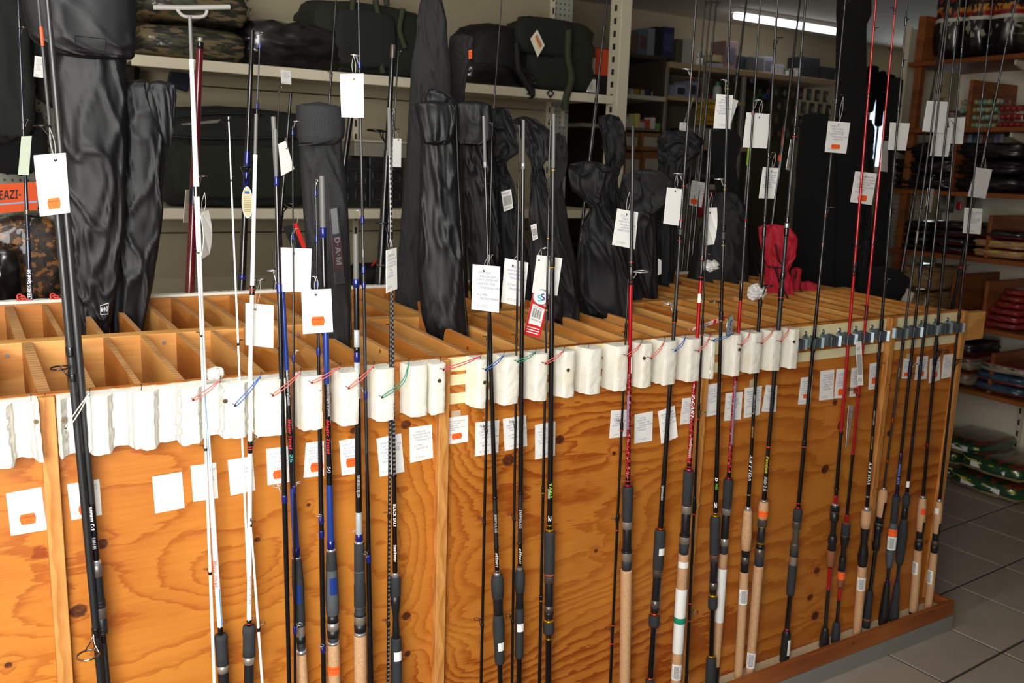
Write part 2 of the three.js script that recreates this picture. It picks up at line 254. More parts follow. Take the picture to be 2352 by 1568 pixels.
// ---------- the room ----------
const wallBump = dataTex(256, 256, (i, j, c) => { c[0] = c[1] = c[2] = 128 + 50 * fbm(i * 0.12, j * 0.12, 3); }, false, { rep: [1.3, 1.3] });
M.wall = std({ color: hex('#ab9d80'), roughness: 0.9, bumpMap: wallBump, bumpScale: 0.001 });
M.ceiling = std({ color: hex('#cfc9bd'), roughness: 0.95 });
M.tile = std({ map: dataTex(256, 256, (i, j, c) => { const n = 5 * noise2(i * 0.8, j * 0.8) + 6 * fbm(i * 0.03, j * 0.03, 3); c[0] = 166 + n; c[1] = 155 + n; c[2] = 141 + n; }, true, { rep: [2.1, 2.1] }), roughness: 0.42 });
M.grout = std({ color: hex('#3c3833'), roughness: 0.95 });
const CEIL = 2.66, XL = -2.5, XR = 8.4, DF = -0.45, DB = 5.5, XP = 4.62;
const floor = struct(mesh('floor', box(XL, XR, -0.12, -0.004, DF, DB, 0), M.grout));
{ // floor tiles laid a few degrees off the rack; those in view are laid one by one
  const t = -3.2 * Math.PI / 180, P = 0.336, o = [3.115, 1.773], geos = [0, 1, 2].map((k) => { const g = new RoundedBoxGeometry(P - 0.010, 0.012, P - 0.010, 1, 0.002); uvBox(g); const u = g.attributes.uv; for (let i = 0; i < u.count; i++) u.setXY(i, u.getX(i) + k * 0.37, u.getY(i) + k * 0.21); return g; });
  const mats = [0, 1, 2].map((k) => { const m = M.tile.clone(); m.color.setScalar(0.96 + 0.03 * k); return m; });
  for (let i = -4; i < 7; i++) for (let j = -6; j < 6; j++) {
    const a = (i + 0.5) * P, b = (j + 0.5) * P, x = o[0] + a * Math.cos(t) + b * Math.sin(t), d = o[1] - a * Math.sin(t) + b * Math.cos(t);
    if (x > XP - 0.1 || d < 0.2 || x < 1.9 || (d > 1.6 && x < 2.6)) continue;
    const px = toPx(V3(x, 0, -d)); if (px[0] < 1350 || px[0] > 2700 || px[1] > 2100) continue;
    const m = mesh('tile', geos[(i * 7 + j * 3 + 60) % 3], mats[(i * 5 + j * 2 + 60) % 3], floor); m.position.set(x, -0.006, -d); m.rotation.y = -t;
  }
}
struct(mesh('ceiling', box(XL - 0.15, XR + 0.15, CEIL, CEIL + 0.15, DF - 0.15, DB + 0.15, 0), M.ceiling));
struct(mesh('wall_left', box(XL - 0.15, XL, 0, CEIL, DF - 0.15, DB + 0.15, 0), M.wall));
struct(mesh('wall_right_far', box(XR, XR + 0.15, 0, CEIL, DF - 0.15, DB + 0.15, 0), M.wall));
struct(mesh('wall_right', box(XP, XP + 0.14, 0, 2.27, DF, 3.0, 0), std({ color: hex('#d9d0bb'), roughness: 0.9 })));   // a partition that stops short of the ceiling
function wallWithOpening(name, x0, x1, d0, d1, wx0, wx1, wy0, wy1) {
  const g = mergeGeometries([box(x0, wx0, 0, CEIL, d0, d1, 0), box(wx1, x1, 0, CEIL, d0, d1, 0), box(wx0, wx1, 0, wy0, d0, d1, 0), box(wx0, wx1, wy1, CEIL, d0, d1, 0)]);
  return struct(mesh(name, g, M.wall));
}
wallWithOpening('wall_front', XL, XR, DF - 0.15, DF, WIN.x0, WIN.x1, WIN.y0, WIN.y1);
const BW = { x0: 6.95, x1: 8.3, y0: 1.55, y1: 2.28 };
const farLight = new THREE.RectAreaLight(new THREE.Color(0.9, 0.96, 1.0), 2.2, BW.x1 - BW.x0 - 0.1, BW.y1 - BW.y0 - 0.1); farLight.name = 'window_2_daylight'; farLight.position.set((BW.x0 + BW.x1) / 2, (BW.y0 + BW.y1) / 2, -DB + 0.06); farLight.rotation.set(0, Math.PI, 0); scene.add(farLight);
wallWithOpening('wall_back', XL, XR, DB, DB + 0.15, BW.x0, BW.x1, BW.y0, BW.y1);
M.pane = phy({ color: 0xffffff, transmission: 1, roughness: 0, thickness: 0, ior: 1.5 });
M.winFrame = std({ color: hex('#e4e2dc'), roughness: 0.5 });
function windowAt(name, x0, x1, y0, y1, d) {
  const f = 0.05, g = mergeGeometries([box(x0, x0 + f, y0, y1, d - 0.03, d + 0.03, 0), box(x1 - f, x1, y0, y1, d - 0.03, d + 0.03, 0), box(x0 + f, x1 - f, y0, y0 + f, d - 0.03, d + 0.03, 0), box(x0 + f, x1 - f, y1 - f, y1, d - 0.03, d + 0.03, 0)]);
  const w = struct(mesh(name, g, M.winFrame)); mesh('pane', box(x0 + f, x1 - f, y0 + f, y1 - f, d - 0.004, d + 0.004, 0), M.pane, w); return w;
}
windowAt('window_1', WIN.x0, WIN.x1, WIN.y0, WIN.y1, DF - 0.08);
windowAt('window_2', BW.x0, BW.x1, BW.y0, BW.y1, DB + 0.08);
// fluorescent strip lamps under the ceiling, each with its own light
function stripLamp(label, x0, x1, d, power) {
  const t = thing('strip_lamp', label, 'lamp', V3((x0 + x1) / 2, CEIL, -d));
  wmesh('housing', box(x0 - 0.03, x1 + 0.03, CEIL - 0.03, CEIL - 0.0005, d - 0.04, d + 0.04, 0.004), M.winFrame, t);
  const tube = wmesh('fluorescent_tube', new THREE.CapsuleGeometry(0.022, x1 - x0, 6, 14).rotateZ(Math.PI / 2).translate((x0 + x1) / 2, CEIL - 0.054, -d), std({ color: 0xffffff, emissive: hex('#f2f6ff'), emissiveIntensity: 1.6 }), t);
  tube.castShadow = false;
  const l = new THREE.RectAreaLight(hex('#f2f6ff'), power, x1 - x0, 0.05); l.name = 'strip_lamp_light'; l.position.set((x0 + x1) / 2, CEIL - 0.085, -d); l.rotation.x = -Math.PI / 2; scene.add(l);
}
{ const a = atY(1702, 34, CEIL - 0.05), b = atY(1922, 76, CEIL - 0.05); stripLamp('long lit white fluorescent strip lamp under the dark ceiling of the far room', a.x, b.x, -(a.z + b.z) / 2, 6); }
// the lamp over the rack, above the picture: it lights the insides of the compartments and throws the shelf shadows
stripLamp('white fluorescent strip lamp over the rod rack, above the picture', -0.9, 0.5, 1.42, 40);

// ---------- the rod rack ----------
const RK = { x0: -0.72, xe: 2.745, top: 1.092, fd: 1.668, md: 2.085, rd: 2.552 };
const rack = thing('rod_rack', 'long orange plywood rod rack with rows of narrow open compartments', 'rack', V3(1.0, 0, -2.1));
const PITCH = 0.0755, POSTS = [-0.645, 0.109, 0.863, 1.617, 2.371];
{
  const edges = [RK.x0, ...POSTS.slice(1), RK.xe];
  for (let i = 0; i < edges.length - 1; i++) wmesh('front_panel', box(edges[i] + 0.0004, edges[i + 1] - 0.0004, 0.06, RK.top, RK.fd, RK.fd + 0.018, 0.001), M.panel, rack);
  for (const x of [...POSTS.slice(1), RK.xe - 0.012]) wmesh('post', box(x - 0.0125, x + 0.0125, 0.1, RK.top - 0.001, RK.fd - 0.019, RK.fd - 0.0003, 0.002), M.edgePost ??= (() => { const m = std({ map: boardTex([206, 144, 76], [164, 98, 38], 30, 21), roughness: 0.5 }); m.map.repeat.set(6, 1.5); m.map.rotation = Math.PI / 2; return m; })(), rack);
  wmesh('mid_board', box(RK.x0, RK.xe, 0.06, 1.105, RK.md, RK.md + 0.045, 0.002), M.boardPale, rack);
  wmesh('rear_panel', box(RK.x0, RK.xe, 0.06, 1.113, RK.rd, RK.rd + 0.018, 0.001), M.board, rack);
  wmesh('bottom_board', box(RK.x0, RK.xe, 0.06, 0.08, RK.fd + 0.018, RK.rd, 0), M.board, rack);
  wmesh('end_panel', box(RK.xe - 0.018, RK.xe, 0.082, 1.085, RK.fd + 0.02, RK.rd - 0.001, 0.001), M.board, rack);
  const mats = [M.board, M.boardPale];
  // dividers: the top edge rises a little towards the back
  const divider = (x, w, d0, d1, y0, y1, h) => {
    const g = new THREE.BoxGeometry(w, h, d1 - d0, 1, 1, 1), p = g.attributes.position;
    for (let i = 0; i < p.count; i++) { const back = p.getZ(i) < 0; p.setY(i, (back ? y1 : y0) + (p.getY(i) > 0 ? 0 : -h)); p.setX(i, x + p.getX(i)); p.setZ(i, -(back ? d1 : d0)); }
    g.computeVertexNormals(); uvBox(g); const u = g.attributes.uv, o = rr(0, 1); for (let i = 0; i < u.count; i++) u.setXY(i, u.getX(i) + o, u.getY(i) + o * 1.7);
    return g;
  };
  const edgeMats = (i) => [mats[i % 2], mats[i % 2], M.edge, mats[i % 2], mats[i % 2], mats[i % 2]];
  for (let k = -9; k * PITCH + 0.109 < RK.xe - 0.03; k++) {
    const thick = k % 10 === 0, x = 0.109 + k * PITCH;
    wmesh('divider', divider(x, thick ? 0.02 : 0.011, RK.fd + 0.0185, RK.md - 0.0005, 1.0905, 1.1045, 0.1), edgeMats(k + 20), rack);
  }
  for (let k = -9; k < 34; k++) { const x = 0.1 + k * 0.0785; if (x < RK.x0 + 0.02 || x > RK.xe - 0.03) continue; wmesh('divider', divider(x, k % 10 === 0 ? 0.02 : 0.012, RK.md + 0.0455, RK.rd - 0.0005, 1.1045, 1.112, 0.1), edgeMats(k + 21), rack); }
  // tray along the foot
  const tx1 = 2.785, wood = std({ map: boardTex([160, 90, 38], [116, 56, 18], 6, 31), roughness: 0.5 }), kd = 1.587;
  wmesh('tray_front', box(RK.x0, tx1, 0.054, 0.106, kd, kd + 0.016, 0.003), wood, rack);
  wmesh('tray_end', box(tx1 - 0.016, tx1, 0.054, 0.106, kd + 0.0165, 1.69, 0.003), wood, rack);
  wmesh('tray_pad', box(RK.x0, tx1 - 0.017, 0.056, 0.078, kd + 0.0165, RK.fd - 0.0005, 0.004), M.pad, rack);
  wmesh('kick_plate', box(RK.x0, tx1 + 0.002, 0.0005, 0.0535, kd - 0.002, kd + 0.01, 0.001), M.steelDark, rack);
  wmesh('kick_plate', box(tx1 - 0.008, tx1 + 0.002, 0.0005, 0.0535, kd + 0.0105, 2.5, 0.001), M.steelDark, rack);
  // screws in the back board, seen in the picture
  for (const [x, y] of [[16, 816], [376, 786], [684, 768]]) { const p = atD(x, y, RK.md); wmesh('screw', new THREE.CylinderGeometry(0.0045, 0.0045, 0.002, 14).rotateX(Math.PI / 2).translate(p.x, p.y, p.z + 0.0012), M.chrome, rack); }
  // cross bar end that sticks out at the right
  wmesh('cross_bar', box(2.747, 2.885, 0.985, 1.078, 1.672, 1.70, 0.004), M.boardPale, rack);
}
// strips of pale tape under the foam
for (const [x0, x1] of [[0.877, 1.604], [1.631, 2.358], [2.384, 2.72]]) for (const [i, [y0, y1]] of (x0 < 1 ? [[1.060, 1.0905], [1.029, 1.0525], [0.987, 1.011]] : [[1.034, 1.086], [0.985, 1.012]]).entries()) {
  const m = mesh('tape_strip', box(x0, x1, y0, y1, RK.fd - 0.0012, RK.fd - 0.0002, 0), M.tape);
  const where = ['under the right-hand posts', 'in the middle of the rack front', 'at the right end of the rack front'][x0 < 1 ? 1 : x0 < 2 ? 0 : 2];
  tag(m, ['topmost', x0 < 1 ? 'middle' : 'lower', 'lowest'][i] + ' pale cream tape strip on the panel ' + (x0 < 1 ? 'right of the middle post' : x0 < 2 ? 'below the metal clips' : 'of the narrow last bay'), 'tape', 'cream tape strips on the rack front');
}
// ---------- fishing rods ----------
corkTex.repeat.set(10, 10);
const foil = (base, dot, k) => phy({ map: dataTex(64, 64, (i, j, c) => { const d = Math.hypot((i % 32) - 16, (j % 32) - 16) < 5 ? 1 : 0, w = 0.5 + 0.5 * Math.sin((i + j) * 0.8); const b = base(i / 64); c[0] = mix(b[0], dot[0], d) + k * w; c[1] = mix(b[1], dot[1], d) + k * w; c[2] = mix(b[2], dot[2], d) + k * w; }, true, { rep: [12.5, 40] }), metalness: 0.35, roughness: 0.3, clearcoat: 0.7, clearcoatRoughness: 0.1 });
M.foilBlue = foil(() => [34, 62, 142], [12, 14, 34], 14);
M.foilSilver = foil(() => [186, 194, 196], [150, 130, 130], 20);
M.foilRed = phy({ map: dataTex(64, 128, (i, j, c) => { const n = fbm(i * 0.12, j * 0.3, 3); if (n > 0.12) { c[0] = 40; c[1] = 12; c[2] = 14; } else if (n < -0.3) { c[0] = 190; c[1] = 180; c[2] = 190; } else { c[0] = 196; c[1] = 26; c[2] = 34; } }, true, { rep: [12.5, 12] }), metalness: 0.3, roughness: 0.3, clearcoat: 0.7, clearcoatRoughness: 0.08 });
M.braid = phy({ map: dataTex(32, 64, (i, j, c) => { const v = (Math.sin(j * 0.39) + 0.8 * Math.sin(i * 0.4)) > 0.45 ? 118 : 20; c[0] = c[1] = c[2] = v; }, true, { rep: [12.5, 26] }), roughness: 0.3, clearcoat: 0.7 });
M.orangeSticker = std({ color: hex('#f4501a'), roughness: 0.55 });
M.holo = phy({ color: hex('#b9a9d6'), metalness: 0.6, roughness: 0.25, clearcoat: 0.8 });
const PART = { cork: 'cork_grip', corkBrown: 'cork_grip', eva: 'foam_grip', evaGrey: 'foam_grip', plastic: 'reel_seat', hood: 'reel_seat_hood', gun: 'reel_seat_hood', gold: 'winding_check', chrome: 'winding_check', pinkRing: 'winding_check', orangeRing: 'winding_check', grey: 'spigot', blue: 'thread_wrap', redThread: 'thread_wrap', paper: 'paper_sleeve', rubber: 'locking_ring', cream: 'ferrule' };
// lettering atlas: one row per word
const LET = { rows: 0, list: [] }, LW = 1024, LH = 2048, LR = 40;
const lettering = (text, colour, font) => { const i = LET.rows++; LET.list.push([text, colour, font]); return i; };
const letterTex = () => canvasTex(LW, LH, (g) => { g.clearRect(0, 0, LW, LH); LET.list.forEach(([t, c, f], i) => { g.fillStyle = c; g.textBaseline = 'middle'; g.font = f; const w = g.measureText(t).width || 1; g.save(); g.translate(8, i * LR + LR / 2); g.scale((LW - 16) / w, 1); g.fillText(t, 0, 0); g.restore(); }); });
M.letter = std({ transparent: true, roughness: 0.45 });
const FONT = { s: 'bold 30px sans-serif', i: 'italic bold 32px serif', n: '26px sans-serif', w: 'bold 34px sans-serif' };
function along(tb, y) { const a = tb.wa * (y - tb.a[1]), b = tb.wb * (tb.b[1] - y), t = a / (a + b); return tb.A.clone().lerp(tb.B, t); }
const TRAY_Y = 0.0785;
const ROD_D = 1.632;
function makeTube(xb, yb, xt, yt, db, dt) {
  const A = atD(xb, yb, db), B = atD(xt, yt, dt), tb = { a: [xb, yb], b: [xt, yt], A, B, wa: depthOf(A), wb: depthOf(B) };
  tb.dir = B.clone().sub(A).normalize();
  const mid = A.clone().lerp(B, 0.5), v = EYEP.clone().sub(mid); v.addScaledVector(tb.dir, -v.dot(tb.dir)).normalize();
  tb.m = new THREE.Matrix4().makeBasis(V3().crossVectors(tb.dir, v), tb.dir, v); tb.m.setPosition(A);
  tb.s = (y) => y === 'F' ? (TRAY_Y - A.y) / tb.dir.y : along(tb, y).sub(A).dot(tb.dir);
  tb.px = (y) => (y === 'F' ? tb.wa : depthOf(along(tb, y))) / FPX;         // metres per pixel there
  return tb;
}
const lathe = (pts, n = 16) => { const g = new THREE.LatheGeometry(pts, n), u = g.attributes.uv, p = g.attributes.position; for (let i = 0; i < u.count; i++) u.setXY(i, u.getX(i) * 0.08, p.getY(i)); return g; };
function fishingRod(label, group, tubes, opt = {}) {
  const first = tubes[0], D = opt.d ?? ROD_D, base = makeTube(first.line[0], first.line[1], first.line[2], first.line[3], first.db ?? D, first.dt ?? D);
  const t = thing(opt.name ?? 'fishing_rod', label, opt.cat ?? 'fishing rod', null, group);
  const foot = base.s(opt.foot ?? first.rows[0][0]); t.position.copy(base.A).addScaledVector(base.dir, foot); t.updateMatrixWorld(true);
  for (const tb of tubes) {
    const T = makeTube(...tb.line, tb.db ?? D, tb.dt ?? D), put = (name, g, m) => wmesh(name, g.applyMatrix4(T.m), m, t);
    const segs = []; let cur = null, shaft = null;
    tb.rows.forEach((r, i) => {
      const [y, w, m] = r, p = [T.s(y), w / 2 * T.px(y)];
      if (m || !cur) { if (cur) cur.pts.push(p); cur = { m: m ?? cur?.m, pts: [p] }; segs.push(cur); } else cur.pts.push(p);
    });
    for (let i = 0; i < segs.length; i++) {
      let { m, pts } = segs[i]; if (pts.length < 2) continue;
      // a row that starts a new material at the same height closes the old one
      const P2 = [new THREE.Vector2(0, pts[0][0])];
      pts.forEach(([s, r], k) => { if (k && s - pts[k - 1][0] < 1e-6 && k === pts.length - 1) return; P2.push(new THREE.Vector2(r, s)); });
      const top = pts[pts.length - 1][0]; if (P2[P2.length - 1].y < top - 1e-6) P2.push(new THREE.Vector2(P2[P2.length - 1].x, top));
      P2.push(new THREE.Vector2(0, top));
      const made = put(PART[m] ?? (tb.tip ? 'tip_section' : 'blank'), lathe(P2, (opt.n ?? 18)), M[m]); if (!PART[m] && !shaft) shaft = made;
    }
    // radius of the tube at height y, for what is fixed on it
    const rad = (y) => { const s = T.s(y); let best = 0; for (const sg of segs) for (let k = 0; k + 1 < sg.pts.length; k++) { const [s0, r0] = sg.pts[k], [s1, r1] = sg.pts[k + 1]; if (s >= s0 - 1e-6 && s <= s1 + 1e-6) best = Math.max(best, s1 > s0 ? mix(r0, r1, (s - s0) / (s1 - s0)) : Math.max(r0, r1)); } return best || 0.002; };
    for (const [y0, y1, m, k] of tb.wraps ?? []) {                             // thread wraps: y0 above, y1 below
      const s0 = T.s(y1), s1 = T.s(y0), r = Math.max(rad(y0), rad(y1)) * (k ?? 1.18) + 0.0002, e = Math.min(0.002, (s1 - s0) * 0.3);
      put('thread_wrap', lathe([new THREE.Vector2(0, s0), new THREE.Vector2(r * 0.94, s0), new THREE.Vector2(r, s0 + e), new THREE.Vector2(r, s1 - e), new THREE.Vector2(r * 0.94, s1), new THREE.Vector2(0, s1)], 14), M[m]);
    }
    for (const [y, ring, az, dir = 1, m = 'guide', wrap = 'black', leg = 1.25] of tb.guides ?? []) {   // ring width in pixels, azimuth 0 right, 90 to the viewer, 180 left
      const px = T.px(y), R = ring / 2 * px, rw = Math.max(0.0005, R * 0.10), r0 = rad(y), a = az * Math.PI / 180, off = r0 + R * 1.05 + 0.001, s = T.s(y), L = Math.max(0.006, R * 2 * leg) * dir;
      const c = V3(Math.cos(a) * off, s, Math.sin(a) * off), e = V3(Math.cos(a), 0, Math.sin(a)), side = V3(-Math.sin(a), 0, Math.cos(a));
      const tor = new THREE.TorusGeometry(R, rw, 8, 22).rotateX(Math.PI / 2).rotateX(0).translate(c.x, c.y, c.z);
      const legs = [-1, 1].map((q) => new THREE.TubeGeometry(new THREE.CatmullRomCurve3([c.clone().addScaledVector(side, q * R * 0.8).addScaledVector(e, -R * 0.6), e.clone().multiplyScalar(r0 + R * 0.35).setY(s - L * 0.55).addScaledVector(side, q * R * 0.25), e.clone().multiplyScalar(r0 + 0.0004).setY(s - L)]), 6, Math.max(0.0004, rw * 0.75), 5));
      legs.push(new THREE.TubeGeometry(new THREE.LineCurve3(c.clone().addScaledVector(e, -R), e.clone().multiplyScalar(r0 + 0.0003).setY(s - L * 0.1)), 2, Math.max(0.0004, rw * 0.75), 5));
      const frame = put('line_guide', mergeGeometries(legs.map((g) => g.index ? g.toNonIndexed() : g)), M[m]); wmesh('guide_ring', tor.applyMatrix4(T.m), M[m], frame);
      if (wrap) { const s1 = s - L * 0.72, s0 = s - L * 1.35, r = r0 * 1.15 + 0.0004; put('thread_wrap', lathe([[0, Math.min(s0, s1)], [r * 0.92, Math.min(s0, s1)], [r, Math.min(s0, s1) + 0.001], [r, Math.max(s0, s1) - 0.001], [r * 0.92, Math.max(s0, s1)], [0, Math.max(s0, s1)]].map((q) => new THREE.Vector2(...q)), 14), M[wrap]); }
    }
    const patch = (y0, y1, az, half, lift = 0.0003) => { // curved label between heights, uv 0..1
      const s0 = T.s(y1), s1 = T.s(y0), n = 8, k = 6, pos = [], uv = [], ix = [];
      for (let j = 0; j <= k; j++) for (let i = 0; i <= n; i++) { const y = mix(y1, y0, j / k), r = rad(y) * 1.012 + lift, f = (az + half * (1 - 2 * i / n)) * Math.PI / 180; pos.push(Math.cos(f) * r, mix(s0, s1, j / k), Math.sin(f) * r); uv.push(i / n, j / k); }
      for (let j = 0; j < k; j++) for (let i = 0; i < n; i++) { const q = j * (n + 1) + i; ix.push(q, q + 1, q + n + 1, q + 1, q + n + 2, q + n + 1); }
      const g = new THREE.BufferGeometry(); g.setAttribute('position', new THREE.Float32BufferAttribute(pos, 3)); g.setAttribute('uv', new THREE.Float32BufferAttribute(uv, 2)); g.setIndex(ix); g.computeVertexNormals(); return g;
    };
    for (const [y0, y1, text, colour, font = 's', az = 90, down = 1, half = 55] of tb.text ?? []) {
      const i = lettering(text, colour, FONT[font]), g = patch(y0, y1, az, half, 0.0004), u = g.attributes.uv;
      for (let k = 0; k < u.count; k++) { const a = u.getX(k), b = u.getY(k), tu = down > 0 ? 1 - b : b, tv = down > 0 ? a : 1 - a; u.setXY(k, tu, 1 - (i + 1 - tv) * LR / LH); }
      wmesh('lettering', g.applyMatrix4(T.m), M.letter, shaft ?? t);
    }
    for (const [y0, y1, m, az = 90, half = 60] of tb.labels ?? []) {
      const g = patch(y0, y1, az, half, 0.0005); if (m === 'code') { const u = g.attributes.uv, f = barcodeCell(); for (let k = 0; k < u.count; k++) u.setXY(k, mix(f[0], f[2], u.getY(k)), mix(f[1], f[3], u.getX(k))); put('barcode_label', g, M.cards); }
      else if (m === 'price') { const u = g.attributes.uv, f = priceCell(); for (let k = 0; k < u.count; k++) u.setXY(k, mix(f[0], f[2], u.getX(k)), mix(f[1], f[3], u.getY(k))); put('price_sticker', g, M.cards); }
      else put(m === 'plastic' ? 'reel_seat_hump' : m === 'blue' || m === 'foilBlue' ? 'inlay' : m === 'lightBlue' ? 'stripe' : 'sticker', g, M[m]);
    }
  }
  return t;
}
// ---------- foam rests, rubber bands, clips on the rack front ----------
const FO = { front: 1.618, back: RK.fd - 0.0015, y0: 0.984, y1: 1.0915 };
function foamGeo(x0, x1, waves, sd, { y0 = FO.y0, front = FO.front } = {}) {
  const nx = Math.max(8, Math.round((x1 - x0) / 0.003)), ny = 22, g = new THREE.BoxGeometry(1, 1, 1, nx, ny, 4), p = g.attributes.position, W = x1 - x0;
  for (let i = 0; i < p.count; i++) {
    const u = p.getX(i) + 0.5, v = p.getY(i) + 0.5, w = p.getZ(i) + 0.5;       // w = 1 is the front
    let x = x0 + u * W, y = mix(y0, FO.y1, v), d = mix(FO.back, front, w);
    if (waves) { let a = 0.5 - 0.5 * Math.cos((x - 0.109) / PITCH * 2 * Math.PI + 0.5 * noise2(x * 21, 3)); a = sst(0.3, 0.75, a) * (0.7 + 0.3 * noise2(x * 9, 8)); d += w * waves * a; if (v < 0.3) y += waves * 0.5 * a * (1 - v / 0.3); }
    else { const e = 0.004 * (1 - w); x += (u - 0.5) * 2 * e; d += w * 0.003 * (2 * Math.abs(u - 0.5)) ** 4; }
    const k = waves ? 0.0016 : 0.0009, n = 90; x += k * noise2(y * n + sd, d * n); y += 1.4 * k * noise2(x * n + sd, d * n + 5) * (v < 0.5 ? 1.6 : 0.5); if (w > 0.2) d += k * noise2(x * n + 3, y * n + sd);
    p.setXYZ(i, x, y, -Math.min(d, FO.back));
  }
  g.computeVertexNormals(); uvBox(g); const u = g.attributes.uv; for (let i = 0; i < u.count; i++) u.setXY(i, u.getX(i) + sd * 0.13, u.getY(i) + sd * 0.071); return g;
}
const screwGeo = (p, r = 0.0042) => mergeGeometries([new THREE.CylinderGeometry(r, r, 0.003, 12).rotateX(Math.PI / 2), new THREE.BoxGeometry(r * 1.2, r * 0.3, 0.004), new THREE.BoxGeometry(r * 0.3, r * 1.2, 0.004)].map((g) => g.toNonIndexed())).translate(p.x, p.y, p.z);
const nailGeo = (p, len = 0.012, up = true) => { const a = p.clone(), b = p.clone().add(up ? V3(0.001, len, 0.002) : V3(0, 0.001, len)); const q = new THREE.Quaternion().setFromUnitVectors(V3(0, 1, 0), b.clone().sub(a).normalize()); const s = new THREE.CylinderGeometry(0.0007, 0.0007, len, 6).translate(0, len / 2, 0), h = new THREE.CylinderGeometry(0.0019, 0.0015, 0.0008, 10).translate(0, len, 0); const g = mergeGeometries([s, h]); g.applyQuaternion(q).translate(a.x, a.y, a.z); return g; };
const foamScrews = [[83, 968], [146, 965], [517, 921], [782, 899], [1009, 874], [1113, 878], [1304.7, 849.7], [1479.5, 822.5], [1630.7, 817], [1698, 803], [1823.7, 784.6]];
const foamBlocks = [];
function foam(x0, x1, waves, label, o) {
  const b = thing('foam_rest', label, 'foam', V3((x0 + x1) / 2, (FO.y0 + FO.y1) / 2, -FO.back), 'cream foam rests along the rack front');
  const pad = wmesh('foam_pad', foamGeo(x0, x1, waves, foamBlocks.length * 3.7, o), M.foam, b);
  for (const [px, py] of foamScrews) { const p = atD(px, py, FO.front - 0.0005); if (p.x > x0 - 0.002 && p.x < x1 + 0.003) wmesh('screw', screwGeo(p), M.screw, pad); }
  foamBlocks.push(b); return b;
}
foam(-0.64, 0.0955, 0.017, 'wavy cream foam rest left of the first post, with one screw', { y0: 0.988 });
foam(0.1235, 0.449, 0.016, 'long wavy cream foam rest right of the first post, behind the thick black rod', { y0: 0.988 });
const foamAt = [
  [0.455, 0.509, 'wide foam block touching the long wavy foam, with a screw near its top'], [0.5435, 0.581, 'foam block between the two white rods and the first blue-trimmed rod'], [0.619, 0.656, 'foam block left of the rod with the orange-stickered hanging card'],
  [0.6945, 0.732, 'foam block with a screw, between the blue foil rod and the silver foil rod'], [0.769, 0.806, 'foam block beside the black patterned rod, under the green band'], [0.817, 0.848, 'last foam block before the middle post, with a screw at its right edge'],
  [0.926, 0.9475, 'narrow foam block right of the bare tape strips, with one screw'], [0.993, 1.029, 'foam block right of the first black spinning rod, under a blue band'], [1.072, 1.105, 'foam block under the second green band'], [1.148, 1.18, 'foam block with a screw, right of the black rod with gold rings'],
  [1.216, 1.256, 'foam block with a loose nail on top and no band'], [1.298, 1.334, 'foam block just left of the first red rod'], [1.376, 1.409, 'foam block just right of the first red rod, with a screw'], [1.447, 1.487, 'foam block left of the leaning black rod, no screw'],
  [1.525, 1.565, 'foam block between the leaning black rod and the second red rod'], [1.6, 1.616, 'thin foam slice right of the second red rod, with a screw'], [1.683, 1.707, 'foam block under the round white hanging label'], [1.745, 1.783, 'foam block right of the third red rod'],
  [1.82, 1.857, 'second to last foam block before the metal clips'], [1.895, 1.925, 'last foam block, next to the metal clips'],
];
foamAt.forEach(([x0, x1, l]) => foam(x0, x1, 0, 'cream ' + l));
